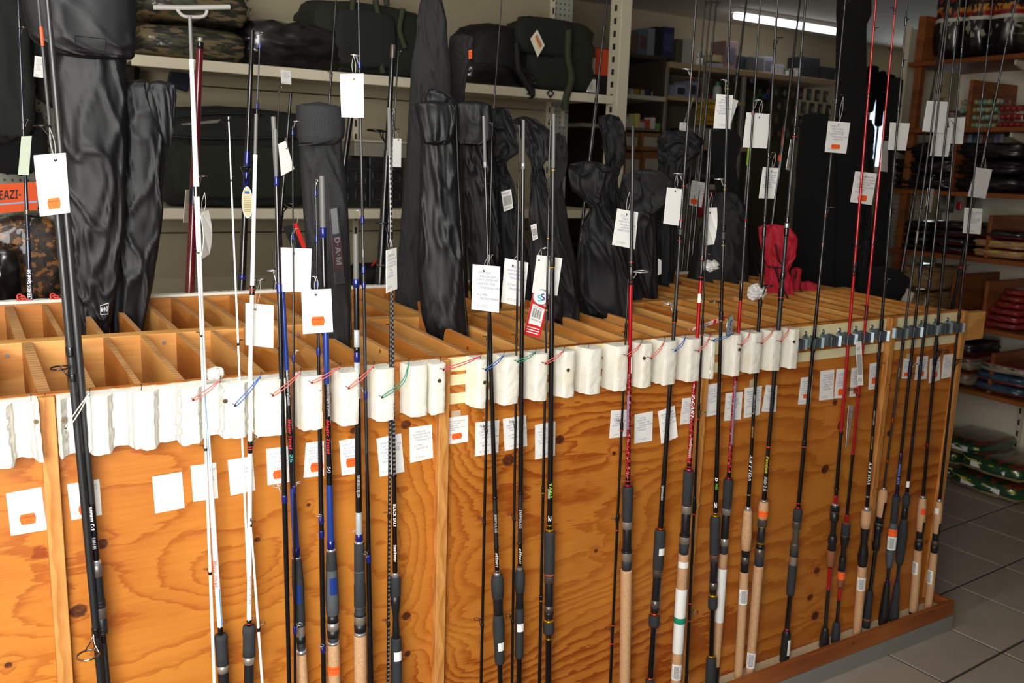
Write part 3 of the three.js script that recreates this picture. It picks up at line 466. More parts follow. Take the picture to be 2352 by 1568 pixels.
{
  const C = { r: std({ color: hex('#dd6a62'), roughness: 0.5 }), b: std({ color: hex('#2f63b0'), roughness: 0.5 }), g: std({ color: hex('#1f8a74'), roughness: 0.5 }), w: std({ color: hex('#d8d4c2'), roughness: 0.5 }), p: std({ color: hex('#cf4a63'), roughness: 0.5 }) };
  const N = { r: 'red', b: 'blue', g: 'green', w: 'white', p: 'pink' };
  const bands = [[[205.6, 902], [150, 984], 'w', 'across the thick black carp rod'], [[506, 873], [443, 918], 'r', 'across the first white rod'], [[599, 863], [539, 931], 'b', 'across the second white rod'], [[691, 854.6], [625.6, 907.7], 'r', 'across the first black rod with blue wraps'], [[781, 842], [715, 878.5], 'r', 'across the blue foil rod'], [[858.5, 839.7], [800, 891], 'r', 'across the silver foil rod'], [[939.7, 832], [876.7, 912], 'g', 'hanging loose across the patterned black rod'],
    [[1104.6, 817.5], [1017.7, 849], 'p', 'in front of the bare tape strips'], [[1157.8, 815], [1114.7, 849], 'b', 'across the first black spinning rod'], [[1230.8, 808], [1188.6, 830], 'g', 'across the second black spinning rod'], [[1296, 804], [1251.7, 834.8], 'r', 'across the black rod with gold rings'], [[1474, 786.7], [1439.7, 816.5], 'r', 'across the first red rod'], [[1527, 782], [1494.5, 822.5], 'r', 'with no rod, right of the first red rod'], [[1574.7, 775], [1550, 805], 'b', 'across the leaning black rod'], [[1631.6, 771], [1603, 806.6], 'r', 'across the second red rod'], [[1686.5, 764.5], [1638, 782], 'b', 'beside the round white label'], [[1723.8, 759.7], [1701.8, 792.6], 'r', 'across the third red rod'], [[1778.3, 753], [1747.4, 788.4], 'r', 'across the first cork rod'], [[1813.7, 747.3], [1792.7, 783.6], 'r', 'nearest to the metal clips']];
  for (const [a, e, k, l] of bands) {
    const A = atD(a[0], a[1], FO.front - 0.006), E = atD(e[0], e[1], FO.front - 0.014), t = thing('rubber_band', N[k] + ' rubber band looped between nails ' + l, 'rubber band', A, 'rubber bands on the foam rests');
    const m = A.clone().lerp(E, 0.5); m.z += 0.006; if (k === 'g' && a[0] < 1000) m.add(V3(0.014, -0.004, 0)); const off = V3(0.0016, -0.0022, 0), loop = [A.clone(), m.clone().add(off.clone().multiplyScalar(-1)), E.clone().add(V3(-0.0005, 0.0005, 0)), E.clone().add(V3(-0.0016, -0.002, 0.0005)), E.clone().add(V3(0.0018, -0.0018, 0)), m.clone().add(off), A.clone()];
    wmesh('band_loop', new THREE.TubeGeometry(new THREE.CatmullRomCurve3(loop, false, 'centripetal'), 40, 0.0010, 6), C[k], t);
    wmesh('nail', nailGeo(A.clone().add(V3(0, -0.006, -0.003)), 0.013), M.nail, t); wmesh('nail', nailGeo(E.clone().add(V3(0, 0, -0.015)), 0.018, false), M.nail, t);
  }
  [[323, 885, 'in the long wavy foam, left of the first white rod'], [70, 911, 'in the foam left of the first post'], [1010, 823, 'in the last foam block before the middle post'], [1350, 794, 'in the foam block without a band']].forEach(([x, y, l]) => { const p = atD(x, y, 1.635); p.y = Math.min(p.y, 1.088); tag(mesh('nail', nailGeo(p.add(V3(0, -0.004, 0)), 0.018), M.nail), 'loose nail standing upright ' + l, 'nail', 'loose nails in the foam'); });
}
{ // spring clips with rubber jaws
  const xs = [1.936, 2.005, 2.079, 2.149, 2.221, 2.294, 2.379, 2.454, 2.53, 2.6, 2.667];
  const nth = ['nearest to the foam, empty', 'second from the foam, holding a black rod', 'third from the foam, empty', 'fourth from the foam, holding the thicker red rod', 'fifth from the foam, holding the thinner red rod', 'just left of the post, holding a black rod', 'just right of the post', 'second right of the post', 'third right of the post', 'fourth right of the post', 'last at the right end of the rack'];
  const plate = (pts, h, th) => { const s = new THREE.Shape(), n = pts.length, nx = (i) => { const a = pts[Math.max(0, i - 1)], b = pts[Math.min(n - 1, i + 1)], l = Math.hypot(b[0] - a[0], b[1] - a[1]); return [-(b[1] - a[1]) / l * th / 2, (b[0] - a[0]) / l * th / 2]; }; pts.forEach((p, i) => { const q = nx(i); i ? s.lineTo(p[0] + q[0], p[1] + q[1]) : s.moveTo(p[0] + q[0], p[1] + q[1]); }); for (let i = n - 1; i >= 0; i--) { const q = nx(i); s.lineTo(pts[i][0] - q[0], pts[i][1] - q[1]); } return new THREE.ExtrudeGeometry(s, { depth: h, bevelEnabled: false }).rotateX(-Math.PI / 2); };  // shape y -> towards the back
  const Y0 = 1.03, H = 0.03, W = 0.016;
  const make = (x, l) => {
    const t = thing('rod_clip', 'zinc spring clip with dark rubber jaws, ' + l, 'clip', V3(x, Y0, -RK.fd), 'metal rod clips along the rack front');
    mesh('base_plate', mergeGeometries([plate([[-W, -0.0012], [W, -0.0012]], H, 0.0012).translate(0, -0.002, 0), new THREE.TorusGeometry(0.0055, 0.0018, 6, 14).scale(1, 1.25, 1).translate(-0.004, H + 0.004, 0.0015).toNonIndexed(), new THREE.CylinderGeometry(0.003, 0.003, 0.003, 8).rotateX(Math.PI / 2).translate(-0.004, H + 0.003, 0.002).toNonIndexed()]), M.zinc, t);
    for (const s of [-1, 1]) {
      // arms run forward (z grows towards the viewer): shape y is -z
      mesh('spring_arm', plate([[s * W, -0.001], [s * (W + 0.001), -0.014], [s * (W - 0.004), -0.026], [s * (W - 0.0065), -0.036], [s * (W + 0.0045), -0.048]], H, 0.0011), M.zinc, t);
      const pts = [[-0.0035, 0], [-0.0045, 0.008], [-0.003, 0.0095], [-0.0045, 0.012], [-0.003, 0.0145], [-0.0045, 0.017], [-0.002, 0.021], [0.002, 0.019], [0.0035, 0.008], [0.003, 0]], sh = new THREE.Shape(); pts.forEach(([a, b], i) => (i ? sh.lineTo(a, b) : sh.moveTo(a, b)));
      const j = new THREE.ExtrudeGeometry(sh, { depth: H - 0.003, bevelEnabled: true, bevelSize: 0.0006, bevelThickness: 0.0006, bevelSegments: 1 }).rotateX(-Math.PI / 2); if (s < 0) j.scale(-1, 1, 1); j.scale(1, 1, -1); j.translate(s * (W - 0.0085), 0.0015, 0.0265);
      const q = j.index ? j.toNonIndexed() : j; q.computeVertexNormals(); mesh('rubber_jaw', q, M.rubber, t);
    }
    return t;
  };
  const first = make(xs[0], nth[0]); first.rotation.y = 0.12;
  xs.slice(1).forEach((x, i) => { const c = first.clone(); c.name = numbered('rod_clip'); c.position.x = x; c.rotation.y = rr(-0.12, 0.12); c.userData = { ...first.userData, label: 'zinc spring clip with dark rubber jaws, ' + nth[i + 1] }; scene.add(c); });
}
M.greenTape = std({ color: hex('#15916a'), roughness: 0.5 });
M.limeStripe = std({ color: hex('#9ed02a'), roughness: 0.5 });
M.silverThread = std({ color: hex('#b8c4bc'), metalness: 0.8, roughness: 0.3 });
// each rod: tubes measured bottom to top as [height in the picture, width, material from there up]
const F = 'F', G = 'rods standing along the front of the rack';
fishingRod('thick black carp rod at the far left with a large steel ring low down', G, [
  { line: [247, 1568, 109, 0], rows: [[F, 12, 'blackMatte'], [1475, 12.5], [1475, 14, 'black'], [1458, 14], [1457, 15, 'plastic'], [1450, 21], [1417, 23], [1417, 25, 'gun'], [1395, 24.5], [1394, 22, 'plastic'], [1322, 20], [1321, 25, 'gun'], [1296, 23], [1296, 20, 'chrome'], [1286, 17], [1285, 15, 'black'], [1155, 16, 'carbon'], [700, 19], [300, 17], [0, 12, 'darkGrey'], [-150, 11]],
    wraps: [[1450, 1453, 'blackMatte', 1.05], [1440, 1443, 'blackMatte', 1.06], [1386, 1389, 'blackMatte', 1.08], [1378, 1381, 'blackMatte', 1.08]], text: [[1160, 1216, 'serum C-1', '#f2f2f2', 's', 110, 1], [1230, 1258, '3,00 LBS', '#dddddd', 'n', 110, 1]] },
  { line: [231.6, 1568, 88, 0], tip: true, db: 1.625, dt: 1.63, rows: [[F, 15, 'blackMatte'], [1240, 17], [900, 18, 'carbon'], [470, 17], [352, 15], [350, 8, 'darkGrey'], [0, 6], [-150, 5]],
    guides: [[1486, 46, 128, -1, 'guide', 'black', 0.8], [838, 40, 140, 1, 'guideDark', 'black', 0.7], [290, 34, 130, 1, 'guideDark', 'black', 0.7]], wraps: [[795, 818, 'black', 1.12]], labels: [[62, 105, 'orangeSticker', 70, 60]] },
], { n: 22 });
fishingRod('white rod with blue stripe and black foam handle, tallest of the two white rods', G, [
  { line: [514, 1568, 470, 900], rows: [[F, 25, 'plastic'], [1541, 25], [1541, 26, 'hood'], [1525, 25.5], [1525, 28, 'eva'], [1500, 27], [1476, 28], [1464, 31], [1457, 26], [1456, 13, 'black'], [1438, 12.5], [1438, 13, 'white'], [905, 12]],
    text: [[1283, 1345, 'Magic Trout', '#d0202c', 'i', 110, 1]], wraps: [[880, 904, 'black', 1.15]], guides: [[1428, 6, 0, 1, 'guide', null]], labels: [[1350, 1437, 'lightBlue', 60, 9], [906, 1080, 'lightBlue', 80, 6]] },
  { line: [470, 905, 436, 35], rows: [[906, 12, 'white'], [700, 10.5], [450, 12.5], [148, 9.5], [148, 11, 'cream'], [136, 11], [136, 8, 'grey'], [36, 8]], wraps: [[428, 451, 'black', 1.12]], guides: [[404, 18, 12, 1, 'guide', null, 1.2]] },
  { line: [492.5, 1568, 447, 375], tip: true, db: 1.622, dt: 1.624, rows: [[F, 9, 'white'], [1240, 7], [900, 5], [600, 4], [375, 2.5]], guides: [[1305, 9, 170, 1, 'guideDark', 'black'], [1022, 8, 170, 1, 'guideDark', 'black'], [762, 7, 170, 1, 'guideDark', 'black'], [572, 6, 170, 1, 'guideDark', 'black']] },
]);
fishingRod('white rod with black foam handle and red thread wraps, right of the taller white rod', G, [
  { line: [571.5, 1568, 575.5, 850], rows: [[F, 22, 'plastic'], [1522, 22], [1522, 26, 'hood'], [1505, 25], [1505, 29, 'eva'], [1485, 27.5], [1462, 28], [1448, 31], [1437, 27], [1436, 11, 'black'], [1422, 10.5], [1422, 11, 'white'], [850, 10]],
    wraps: [[1012, 1040, 'black', 1.12], [1430, 1432, 'redThread', 1.1], [1024, 1026, 'redThread', 1.3], [1029, 1031, 'redThread', 1.3]], guides: [[1001, 22, 15, 1, 'guide', null], [1419, 6, 0, 1, 'guide', null]], text: [[1320, 1385, 'length 3.00m c.w. 5-40g', '#666', 'n', 70, 1]] },
  { line: [575, 851, 586.5, 355], rows: [[851, 10, 'white'], [600, 9.5], [368, 9], [368, 10, 'cream'], [355, 10], [355, 8, 'grey'], [262, 8]], wraps: [[655, 677, 'black', 1.15], [662, 664, 'redThread', 1.3], [667, 669, 'redThread', 1.3]], guides: [[641, 24, 15, 1, 'guide', null]] },
  { line: [580, 1568, 525, 268], tip: true, db: 1.64, dt: 1.64, rows: [[F, 7, 'white'], [966, 5], [500, 4], [268, 2.5]], guides: [[966, 8, 20, 1, 'guideDark', 'black'], [780, 8, 20, 1, 'guideDark', 'black'], [405, 7, 20, 1, 'guideDark', 'black'], [268, 5, 30, 1, 'guideDark', 'black']] },
  { line: [602.6, 1568, 576, 1197], tip: true, db: 1.622, dt: 1.622, rows: [[F, 8, 'white'], [1350, 6], [1197, 3, 'blackMatte'], [1190, 2]], guides: [[1431, 12, 15, 1, 'guide', 'black'], [1197, 8, 15, 1, 'guideDark', 'black']] },
  { line: [589.5, 265, 598, 75], tip: true, rows: [[265, 4, 'carbon'], [75, 2.5]], wraps: [[98, 112, 'blue', 1.5], [236, 250, 'blue', 1.5]], guides: [[75, 6, 40, 1, 'guide', null]] },
]);
const blueGuides = 'blue';
fishingRod('black three-section rod with blue wraps and cork handle, first right of the white rods', G, [
  { line: [696, 1568, 628, 268], rows: [[F, 28, 'cork'], [1500, 23.5], [1499, 24, 'chrome'], [1491, 23], [1491, 18, 'rubber'], [1474, 18], [1474, 23, 'plastic'], [1459, 22], [1459, 21, 'hood'], [1437, 20.5], [1436, 24, 'eva'], [1340, 27], [1285, 22], [1283, 20, 'chrome'], [1277, 19], [1277, 19, 'blue'], [1257, 18], [1257, 16, 'foilBlue'], [1120, 15], [1120, 14, 'black'], [850, 12.5], [850, 12, 'foilBlue'], [668, 11], [668, 11, 'black'], [406, 11], [406, 12.5, 'blue'], [386, 12], [386, 11.5, 'grey'], [268, 11]],
    wraps: [[1482, 1484, 'plastic', 1.06], [1477, 1479, 'plastic', 1.06]], labels: [[1338, 1380, 'foilBlue', 96, 32]], text: [[958, 1030, 'Magic Trout', '#d2202c', 'i', 90, 1], [1040, 1060, '25', '#4fd0c0', 'n', 90, 1], [848, 930, 'Endurance Designed by Quantum', '#e4e4e4', 'n', 80, 1]] },
  { line: [664.5, 1568, 632, 295], db: 1.618, dt: 1.625, rows: [[F, 10, 'black'], [1450, 10], [1250, 12], [1040, 13.5], [900, 11.5], [550, 11], [427, 10], [427, 11.5, 'blue'], [405, 11], [405, 9, 'grey'], [296, 9]], wraps: [[1136, 1155, 'blue', 1.08], [650, 673, 'blue', 1.1]], guides: [[1114, 17, 165, 1, 'chrome', null, 1.6], [621, 19, 165, 1, 'chrome', null, 1.6]] },
  { line: [678, 1568, 672, 280], tip: true, db: 1.612, dt: 1.618, rows: [[F, 8, 'black'], [1150, 6], [700, 4.5], [290, 3]], wraps: [[299, 312, 'blue', 1.4], [537, 553, 'blue', 1.4], [815, 831, 'blue', 1.4], [1115, 1133, 'blue', 1.35], [1437, 1455, 'blue', 1.35]], guides: [[278, 11, 20, 1, 'chrome', null], [525, 8, 20, 1, 'chrome', null], [804, 10, 20, 1, 'chrome', null], [1107, 11, 15, 1, 'chrome', null], [1432, 13, 20, 1, 'chrome', null]] },
]);
fishingRod('rod with grey sculpted grip, blue foil shaft and cork handle carrying an orange price sticker', G, [
  { line: [768, 1568, 739, 403], rows: [[F, 29, 'cork'], [1478, 28.5], [1477, 28, 'chrome'], [1471, 26], [1471, 23, 'rubber'], [1461, 23], [1461, 27, 'plastic'], [1444, 28], [1444, 27, 'hood'], [1427, 27], [1427, 27, 'plastic'], [1419, 24], [1409, 24], [1409, 29, 'evaGrey'], [1370, 30.5], [1330, 28], [1308, 25.5], [1307, 26, 'eva'], [1266, 22], [1265, 22, 'chrome'], [1259, 20], [1259, 19.5, 'blue'], [1240, 18.5], [1240, 17.5, 'foilBlue'], [1112, 15], [1112, 15, 'black'], [880, 13.5], [880, 14, 'foilBlue'], [735, 15], [735, 15, 'black'], [545, 15], [545, 17, 'blue'], [522, 16], [522, 14.5, 'grey'], [404, 14]],
    labels: [[1322, 1360, 'foilBlue', 75, 34], [1524, 1544, 'price', 92, 62]], text: [[960, 1040, 'Magic Trout', '#d2202c', 'i', 90, 1], [1068, 1084, '50', '#e4e4e4', 'n', 90, 1], [880, 955, 'Endurance Designed by Quantum', '#e4e4e4', 'n', 60, 1]] },
  { line: [744, 1568, 725, 412], tip: true, db: 1.622, dt: 1.626, rows: [[F, 12, 'black'], [1240, 12], [1040, 10.5], [900, 8.5], [700, 5.5], [412, 3]], wraps: [[436, 452, 'blue', 1.4], [540, 558, 'blue', 1.3], [647, 662, 'blue', 1.3], [798, 817, 'blue', 1.3], [905, 920, 'blue', 1.2], [1184, 1202, 'blue', 1.1], [1217, 1234, 'blue', 1.1], [1479, 1497, 'blue', 1.1]], guides: [[413, 9, 60, 1, 'chrome', null], [634, 10, 150, 1, 'chrome', null], [893, 10, 90, 1, 'chrome', null], [1179, 12, 110, 1, 'chrome', null], [1475, 12, 110, 1, 'chrome', null]] },
]);
fishingRod('rod with silver and blue foil bands, square dark grip and pale cork handle', G, [
  { line: [828.5, 1568, 817, 536], rows: [[F, 29.5, 'cork'], [1458, 30], [1457, 28, 'chrome'], [1449, 26], [1449, 27, 'plastic'], [1431, 28], [1431, 27, 'hood'], [1413, 26.5], [1412, 28, 'rubber'], [1406, 25], [1395, 24], [1390, 27, 'eva'], [1342, 26.5], [1342, 24.5], [1312, 24.5, 'evaGrey'], [1311, 25.5], [1309, 24.5, 'eva'], [1247, 23.5], [1247, 21, 'chrome'], [1242, 19], [1242, 18, 'blue'], [1225, 17], [1225, 16, 'foilSilver'], [1175, 15], [1175, 15.5, 'black'], [916, 14.5], [914, 14.5, 'foilSilver'], [880, 14.5], [879, 15.5, 'blue'], [858, 15.5], [858, 14.5, 'foilSilver'], [832, 14.5], [831, 15.5, 'blue'], [808, 15], [808, 14, 'black'], [796, 14], [796, 14, 'foilSilver'], [757, 13.5], [757, 13.5, 'black'], [660, 13.5], [659, 15.5, 'blue'], [640, 15], [640, 13.5, 'grey'], [537, 13]],
    text: [[1088, 1140, 'SURF AND SEA C.W. 80g L.300m', '#dedede', 'n', 88, 1]], guides: [[1218, 7, 170, 1, 'chrome', null], [850, 15, 175, 1, 'chrome', null, 0.6]] },
  { line: [852, 1568, 823.5, 0], tip: true, db: 1.625, dt: 1.64, rows: [[F, 13, 'black'], [1240, 11], [1040, 8.5, 'carbon'], [500, 6.5], [0, 4.5], [-150, 4]], wraps: [[140, 158, 'blue', 1.25], [496, 514, 'blue', 1.25], [610, 628, 'blue', 1.2], [648, 663, 'blue', 1.2], [898, 916, 'blue', 1.15], [1273, 1291, 'blue', 1.1]], guides: [[127, 16, 165, 1, 'chrome', null], [483, 13, 170, 1, 'chrome', null], [889, 14, 165, 1, 'chrome', null, 1], [1265, 12, 130, 1, 'chrome', null]], text: [[572, 590, 'medium', '#bbbbbb', 'n', 90, 1]] },
]);
fishingRod('black rod with patterned carbon shaft and all-black handle, left of the middle post', G, [
  { line: [911, 1568, 893.5, 246], rows: [[F, 26, 'eva'], [1468, 26], [1464, 24], [1463, 18, 'plastic'], [1440, 16], [1415, 14], [1395, 20], [1382, 23], [1366, 22.5], [1366, 25, 'eva'], [1328, 25], [1325, 23], [1323, 20, 'chrome'], [1315, 13], [1314, 12, 'black'], [1094, 11], [1094, 10, 'braid'], [560, 8.5], [358, 8.5], [358, 9, 'grey'], [247, 8.5]],
    wraps: [[1088, 1096, 'black', 1.2]], labels: [[1491, 1512, 'paper', 70, 42]], text: [[1154, 1208, 'BLACK SALT', '#f0f0f0', 's', 85, 1], [1248, 1288, 'SteelPower', '#f0f0f0', 's', 85, 1]], guides: [[512, 28, 160, 1, 'guideDark', 'black', 1]] },
  { line: [891, 1568, 901, 252], tip: true, db: 1.62, dt: 1.634, rows: [[F, 8, 'braid'], [1040, 6.5], [700, 5], [420, 3.5], [252, 2.5]], guides: [[1176, 8, 170, 1, 'guideDark', 'black'], [1422, 9, 170, 1, 'guideDark', 'black'], [745, 7, 180, 1, 'guideDark', 'black'], [252, 9, 60, 1, 'guide', 'black'], [300, 6, 20, 1, 'guideDark', 'black'], [390, 6, 10, 1, 'guideDark', 'black']] },
]);
const impulse = (label, line, x) => fishingRod(label, G, [{ line, ...x }, x.tip]);
impulse('black spinning rod with bulging foam handle, first right of the bare tape strips', [1149, 1568, 1111, 265], {
  rows: [[F, 11, 'black'], [1524, 11], [1523, 19, 'eva'], [1518, 23.5], [1495, 23], [1440, 28], [1415, 24], [1411, 23], [1410, 22, 'plastic'], [1390, 22], [1372, 24], [1371, 27, 'eva'], [1345, 29.5], [1330, 29], [1322, 24], [1321, 16, 'chrome'], [1315, 13], [1314, 10.5, 'black'], [1256, 10.5, 'blackMatte'], [1141, 11], [1141, 11, 'black'], [914, 10], [500, 7.5], [385, 7], [385, 8, 'chrome'], [372, 8], [372, 8, 'grey'], [266, 7.5]],
  wraps: [[1139, 1146, 'black', 1.15], [1254, 1260, 'black', 1.15], [1308, 1312, 'gun', 1.1]], labels: [[1470, 1489, 'paper', 66, 35]], text: [[1178, 1222, 'IMPULSE', '#a8a8a8', 's', 85, 1], [1266, 1300, 'effzett', '#f0f0f0', 'i', 85, 1]],
  tip: { line: [1105, 1568, 1131, 281], tip: true, db: 1.622, dt: 1.63, rows: [[F, 8, 'black'], [1040, 6.5], [682, 4], [281, 2.5]], guides: [[1188, 11, 165, 1, 'guideDark', 'black'], [1420, 14, 165, 1, 'guideDark', 'black'], [977, 10, 165, 1, 'guideDark', 'black'], [772, 9, 165, 1, 'guideDark', 'black'], [585, 8, 30, 1, 'guide', 'black'], [422, 7, 170, 1, 'guideDark', 'black'], [282, 6, 160, 1, 'guide', null]] } });
impulse('black spinning rod with straight foam handle, second right of the bare tape strips', [1192, 1568, 1202.5, 274], {
  rows: [[F, 12, 'black'], [1511, 12], [1510, 17, 'eva'], [1505, 20], [1470, 19.5], [1420, 21], [1396, 20.5], [1395, 19, 'plastic'], [1370, 17], [1358, 19], [1357, 21, 'eva'], [1335, 23.5], [1318, 23], [1309, 18], [1308, 14, 'chrome'], [1302, 12], [1301, 10.5, 'black'], [1247, 10.5, 'blackMatte'], [1131, 11], [1131, 11.5, 'black'], [914, 11], [500, 8.5], [388, 8], [388, 8.5, 'chrome'], [376, 8.5], [375, 8, 'grey'], [275, 7.5]],
  wraps: [[1128, 1134, 'black', 1.15], [1244, 1250, 'black', 1.15], [1298, 1302, 'gun', 1.1]], labels: [[1428, 1446, 'paper', 72, 45]], text: [[1168, 1212, 'IMPULSE', '#b8b8b8', 's', 85, 1], [1256, 1292, 'effzett', '#f0f0f0', 'i', 85, 1]],
  tip: { line: [1176, 1568, 1193, 287], tip: true, db: 1.622, dt: 1.63, rows: [[F, 7, 'black'], [1040, 6], [682, 4.5], [287, 2.5]], guides: [[1180, 11, 165, 1, 'guideDark', 'black'], [1412, 13, 165, 1, 'guideDark', 'black'], [967, 10, 165, 1, 'guideDark', 'black'], [768, 9, 165, 1, 'guideDark', 'black'], [423, 7, 170, 1, 'guideDark', 'black'], [288, 6, 160, 1, 'guide', null]] } });
fishingRod('black rod with gold rings standing behind the red hanging barcode label', G, [
  { line: [1259, 1568, 1272, 260], rows: [[F, 14, 'black'], [1468, 14], [1467, 14.5, 'gold'], [1464, 14.5], [1464, 14, 'black'], [1455, 14], [1454, 22, 'eva'], [1450, 25.5], [1430, 25.5], [1427, 22], [1427, 24, 'gold'], [1421, 20], [1421, 19, 'plastic'], [1408, 22], [1402, 22], [1402, 22, 'gun'], [1389, 22], [1389, 20.5, 'plastic'], [1336, 19.5], [1336, 23, 'gun'], [1322, 23], [1321, 24, 'corkBrown'], [1315, 24], [1315, 24.5, 'eva'], [1225, 25], [1219, 22], [1219, 20, 'gold'], [1214, 16], [1214, 13.5, 'black'], [914, 12.5], [620, 11], [620, 10, 'carbon'], [386, 9], [385, 9, 'grey'], [262, 8.5]],
    wraps: [[590, 613, 'black', 1.25], [612, 615, 'gold', 1.25], [389, 392, 'gold', 1.15], [1204, 1206, 'gold', 1.08]], guides: [[569, 24, 170, 1, 'guide', null, 1.3]], text: [[1106, 1142, 'YAGI', '#8fd040', 's', 75, 1], [1120, 1144, 'Spinmaster', '#f0f0f0', 'n', 110, 1], [1180, 1196, '2', '#ffffff', 's', 90, 1]] },
  { line: [1239, 1568, 1264, 274], tip: true, db: 1.622, dt: 1.63, rows: [[F, 8.5, 'black'], [1040, 6.5], [700, 5], [274, 2.5]], wraps: [[1118, 1132, 'black', 1.25], [1130, 1133, 'gold', 1.35], [1366, 1378, 'black', 1.2], [1377, 1380, 'gold', 1.3], [711, 714, 'gold', 1.3], [546, 549, 'gold', 1.3], [400, 402, 'gold', 1.3]], guides: [[273, 7, 150, 1, 'guide', null]] },
]);
fishingRod('shiny red rod with black foam grip and cork handle, leftmost red rod', G, [
  { line: [1435, 1568, 1454.5, 288], rows: [[F, 25, 'cork'], [1500, 25.5], [1312, 27], [1307, 25], [1307, 22, 'rubber'], [1290, 24], [1286, 23], [1286, 23, 'hood'], [1268, 23], [1267, 26, 'plastic'], [1262, 26], [1262, 20.5, 'plastic'], [1212, 20], [1212, 25, 'hood'], [1197, 23.5], [1196, 23, 'eva'], [1120, 26], [1116, 22], [1116, 20, 'pinkRing'], [1111, 14], [1111, 12, 'black'], [1094, 11.5], [1094, 11.5, 'foilRed'], [900, 9.5], [859, 11], [858, 11, 'red'], [655, 9.5], [654, 10, 'black'], [610, 9.5], [610, 9, 'carbon'], [289, 7]],
    wraps: [[1102, 1104, 'redThread', 1.08], [596, 612, 'black', 1.15], [601, 603, 'redThread', 1.25], [646, 648, 'redThread', 1.1]], guides: [[623, 32, 8, 1, 'chrome', null, 0.5]], labels: [[818, 856, 'paper', 30, 30], [905, 985, 'holo', 120, 30]] },
  { line: [1402, 1568, 1443, 640], tip: true, db: 1.625, dt: 1.632, rows: [[F, 8, 'black'], [1040, 6], [760, 4.5], [640, 3]], wraps: [[970, 990, 'black', 1.35], [987, 989, 'redThread', 1.5], [1182, 1196, 'black', 1.3], [1216, 1218, 'redThread', 1.3], [1434, 1436, 'redThread', 1.2], [1476, 1478, 'redThread', 1.2], [742, 776, 'black', 1.4]], guides: [[965, 10, 175, 1, 'guideDark', null], [1190, 11, 165, 1, 'guideDark', null], [1443, 12, 170, 1, 'guideDark', null], [762, 7, 170, 1, 'guideDark', null]] },
]);
fishingRod('black rod leaning right with orange rings and a white label patch on its fore grip', G, [
  { line: [1493, 1568, 1599, 0], foot: F, rows: [[F, 20, 'eva'], [1560, 21], [1558, 19, 'orangeRing'], [1554, 15], [1554, 14, 'black'], [1438, 12], [1438, 22, 'eva'], [1433, 25], [1413, 25], [1411, 23], [1410, 23, 'orangeRing'], [1405, 20], [1405, 19, 'plastic'], [1394, 21], [1393, 22, 'gun'], [1377, 21], [1377, 19, 'plastic'], [1323, 19], [1322, 22, 'gun'], [1310, 22], [1309, 22, 'corkBrown'], [1306, 22], [1306, 24, 'eva'], [1222, 26], [1216, 23], [1215, 20, 'orangeRing'], [1211, 14], [1211, 12.5, 'black'], [913, 10], [780, 9.5], [780, 9, 'carbon'], [560, 7.5], [380, 6], [0, 5], [-160, 4.5]],
    wraps: [[712, 738, 'black', 1.3], [738, 741, 'orangeRing', 1.3], [505, 526, 'black', 1.3], [526, 541, 'darkGrey', 1.15], [541, 552, 'black', 1.25], [551, 553, 'redThread', 1.35], [504, 506, 'redThread', 1.35], [412, 428, 'black', 1.3], [426, 428, 'redThread', 1.35], [164, 178, 'black', 1.3], [177, 179, 'redThread', 1.35]], guides: [[697, 23, 165, 1, 'chrome', null, 1], [399, 21, 165, 1, 'chrome', null, 0.8], [159, 17, 165, 1, 'chrome', null, 0.8]], labels: [[1255, 1271, 'paper', 50, 38]], text: [[1112, 1148, 'Spinmaster', '#e8e8e8', 'n', 100, 1]] },
]);
fishingRod('red rod with white lettering, cork handle in a white sleeve with green band', G, [
  { line: [1552, 1568, 1631, 297], rows: [[F, 23, 'cork'], [1497, 24], [1496, 25, 'paper'], [1350, 27], [1350, 25, 'cork'], [1273, 25], [1271, 22], [1271, 20, 'rubber'], [1258, 22], [1247, 23], [1246, 23, 'hood'], [1231, 23], [1230, 25, 'plastic'], [1226, 24], [1226, 20, 'plastic'], [1177, 20], [1177, 24, 'hood'], [1161, 23], [1160, 22, 'eva'], [1084, 25], [1080, 21], [1080, 19, 'pinkRing'], [1076, 14], [1075, 11, 'black'], [1063, 10.5], [1062, 11, 'foilRed'], [905, 10], [880, 10, 'red'], [776, 9], [645, 8.5], [644, 9, 'black'], [610, 9], [610, 8, 'carbon'], [298, 7]],
    wraps: [[1414, 1429, 'greenTape', 1.03], [1070, 1072, 'redThread', 1.1], [585, 600, 'black', 1.2], [594, 596, 'redThread', 1.25], [635, 637, 'redThread', 1.15]], labels: [[1286, 1300, 'paper', 85, 60], [1521, 1556, 'code', 88, 60], [674, 695, 'paper', 100, 50]], text: [[903, 958, 'Z-CAST', '#f4f4f4', 'i', 95, 1, 75], [1004, 1050, 'PERFORMANCE', '#f4d8d8', 'n', 90, 1], [675, 694, 'ZEBCO', '#c03030', 's', 100, 1, 50]] },
  { line: [1576, 1568, 1634, 300], tip: true, db: 1.625, dt: 1.632, rows: [[F, 8, 'black'], [1040, 5.5], [740, 4.5], [300, 2.5]], wraps: [[1140, 1180, 'black', 1.3], [1179, 1181, 'redThread', 1.4], [1384, 1386, 'redThread', 1.2], [1424, 1426, 'redThread', 1.2], [926, 942, 'black', 1.35], [961, 963, 'redThread', 1.3], [735, 770, 'black', 1.4], [768, 770, 'redThread', 1.5], [568, 596, 'black', 1.3], [568, 570, 'redThread', 1.4]], guides: [[1159, 12, 10, 1, 'guide', null], [1403, 16, 10, 1, 'guide', null], [945, 13, 10, 1, 'guide', null], [750, 10, 10, 1, 'guide', null], [583, 9, 10, 1, 'guide', null], [442, 7, 10, 1, 'guide', null]] },
]);
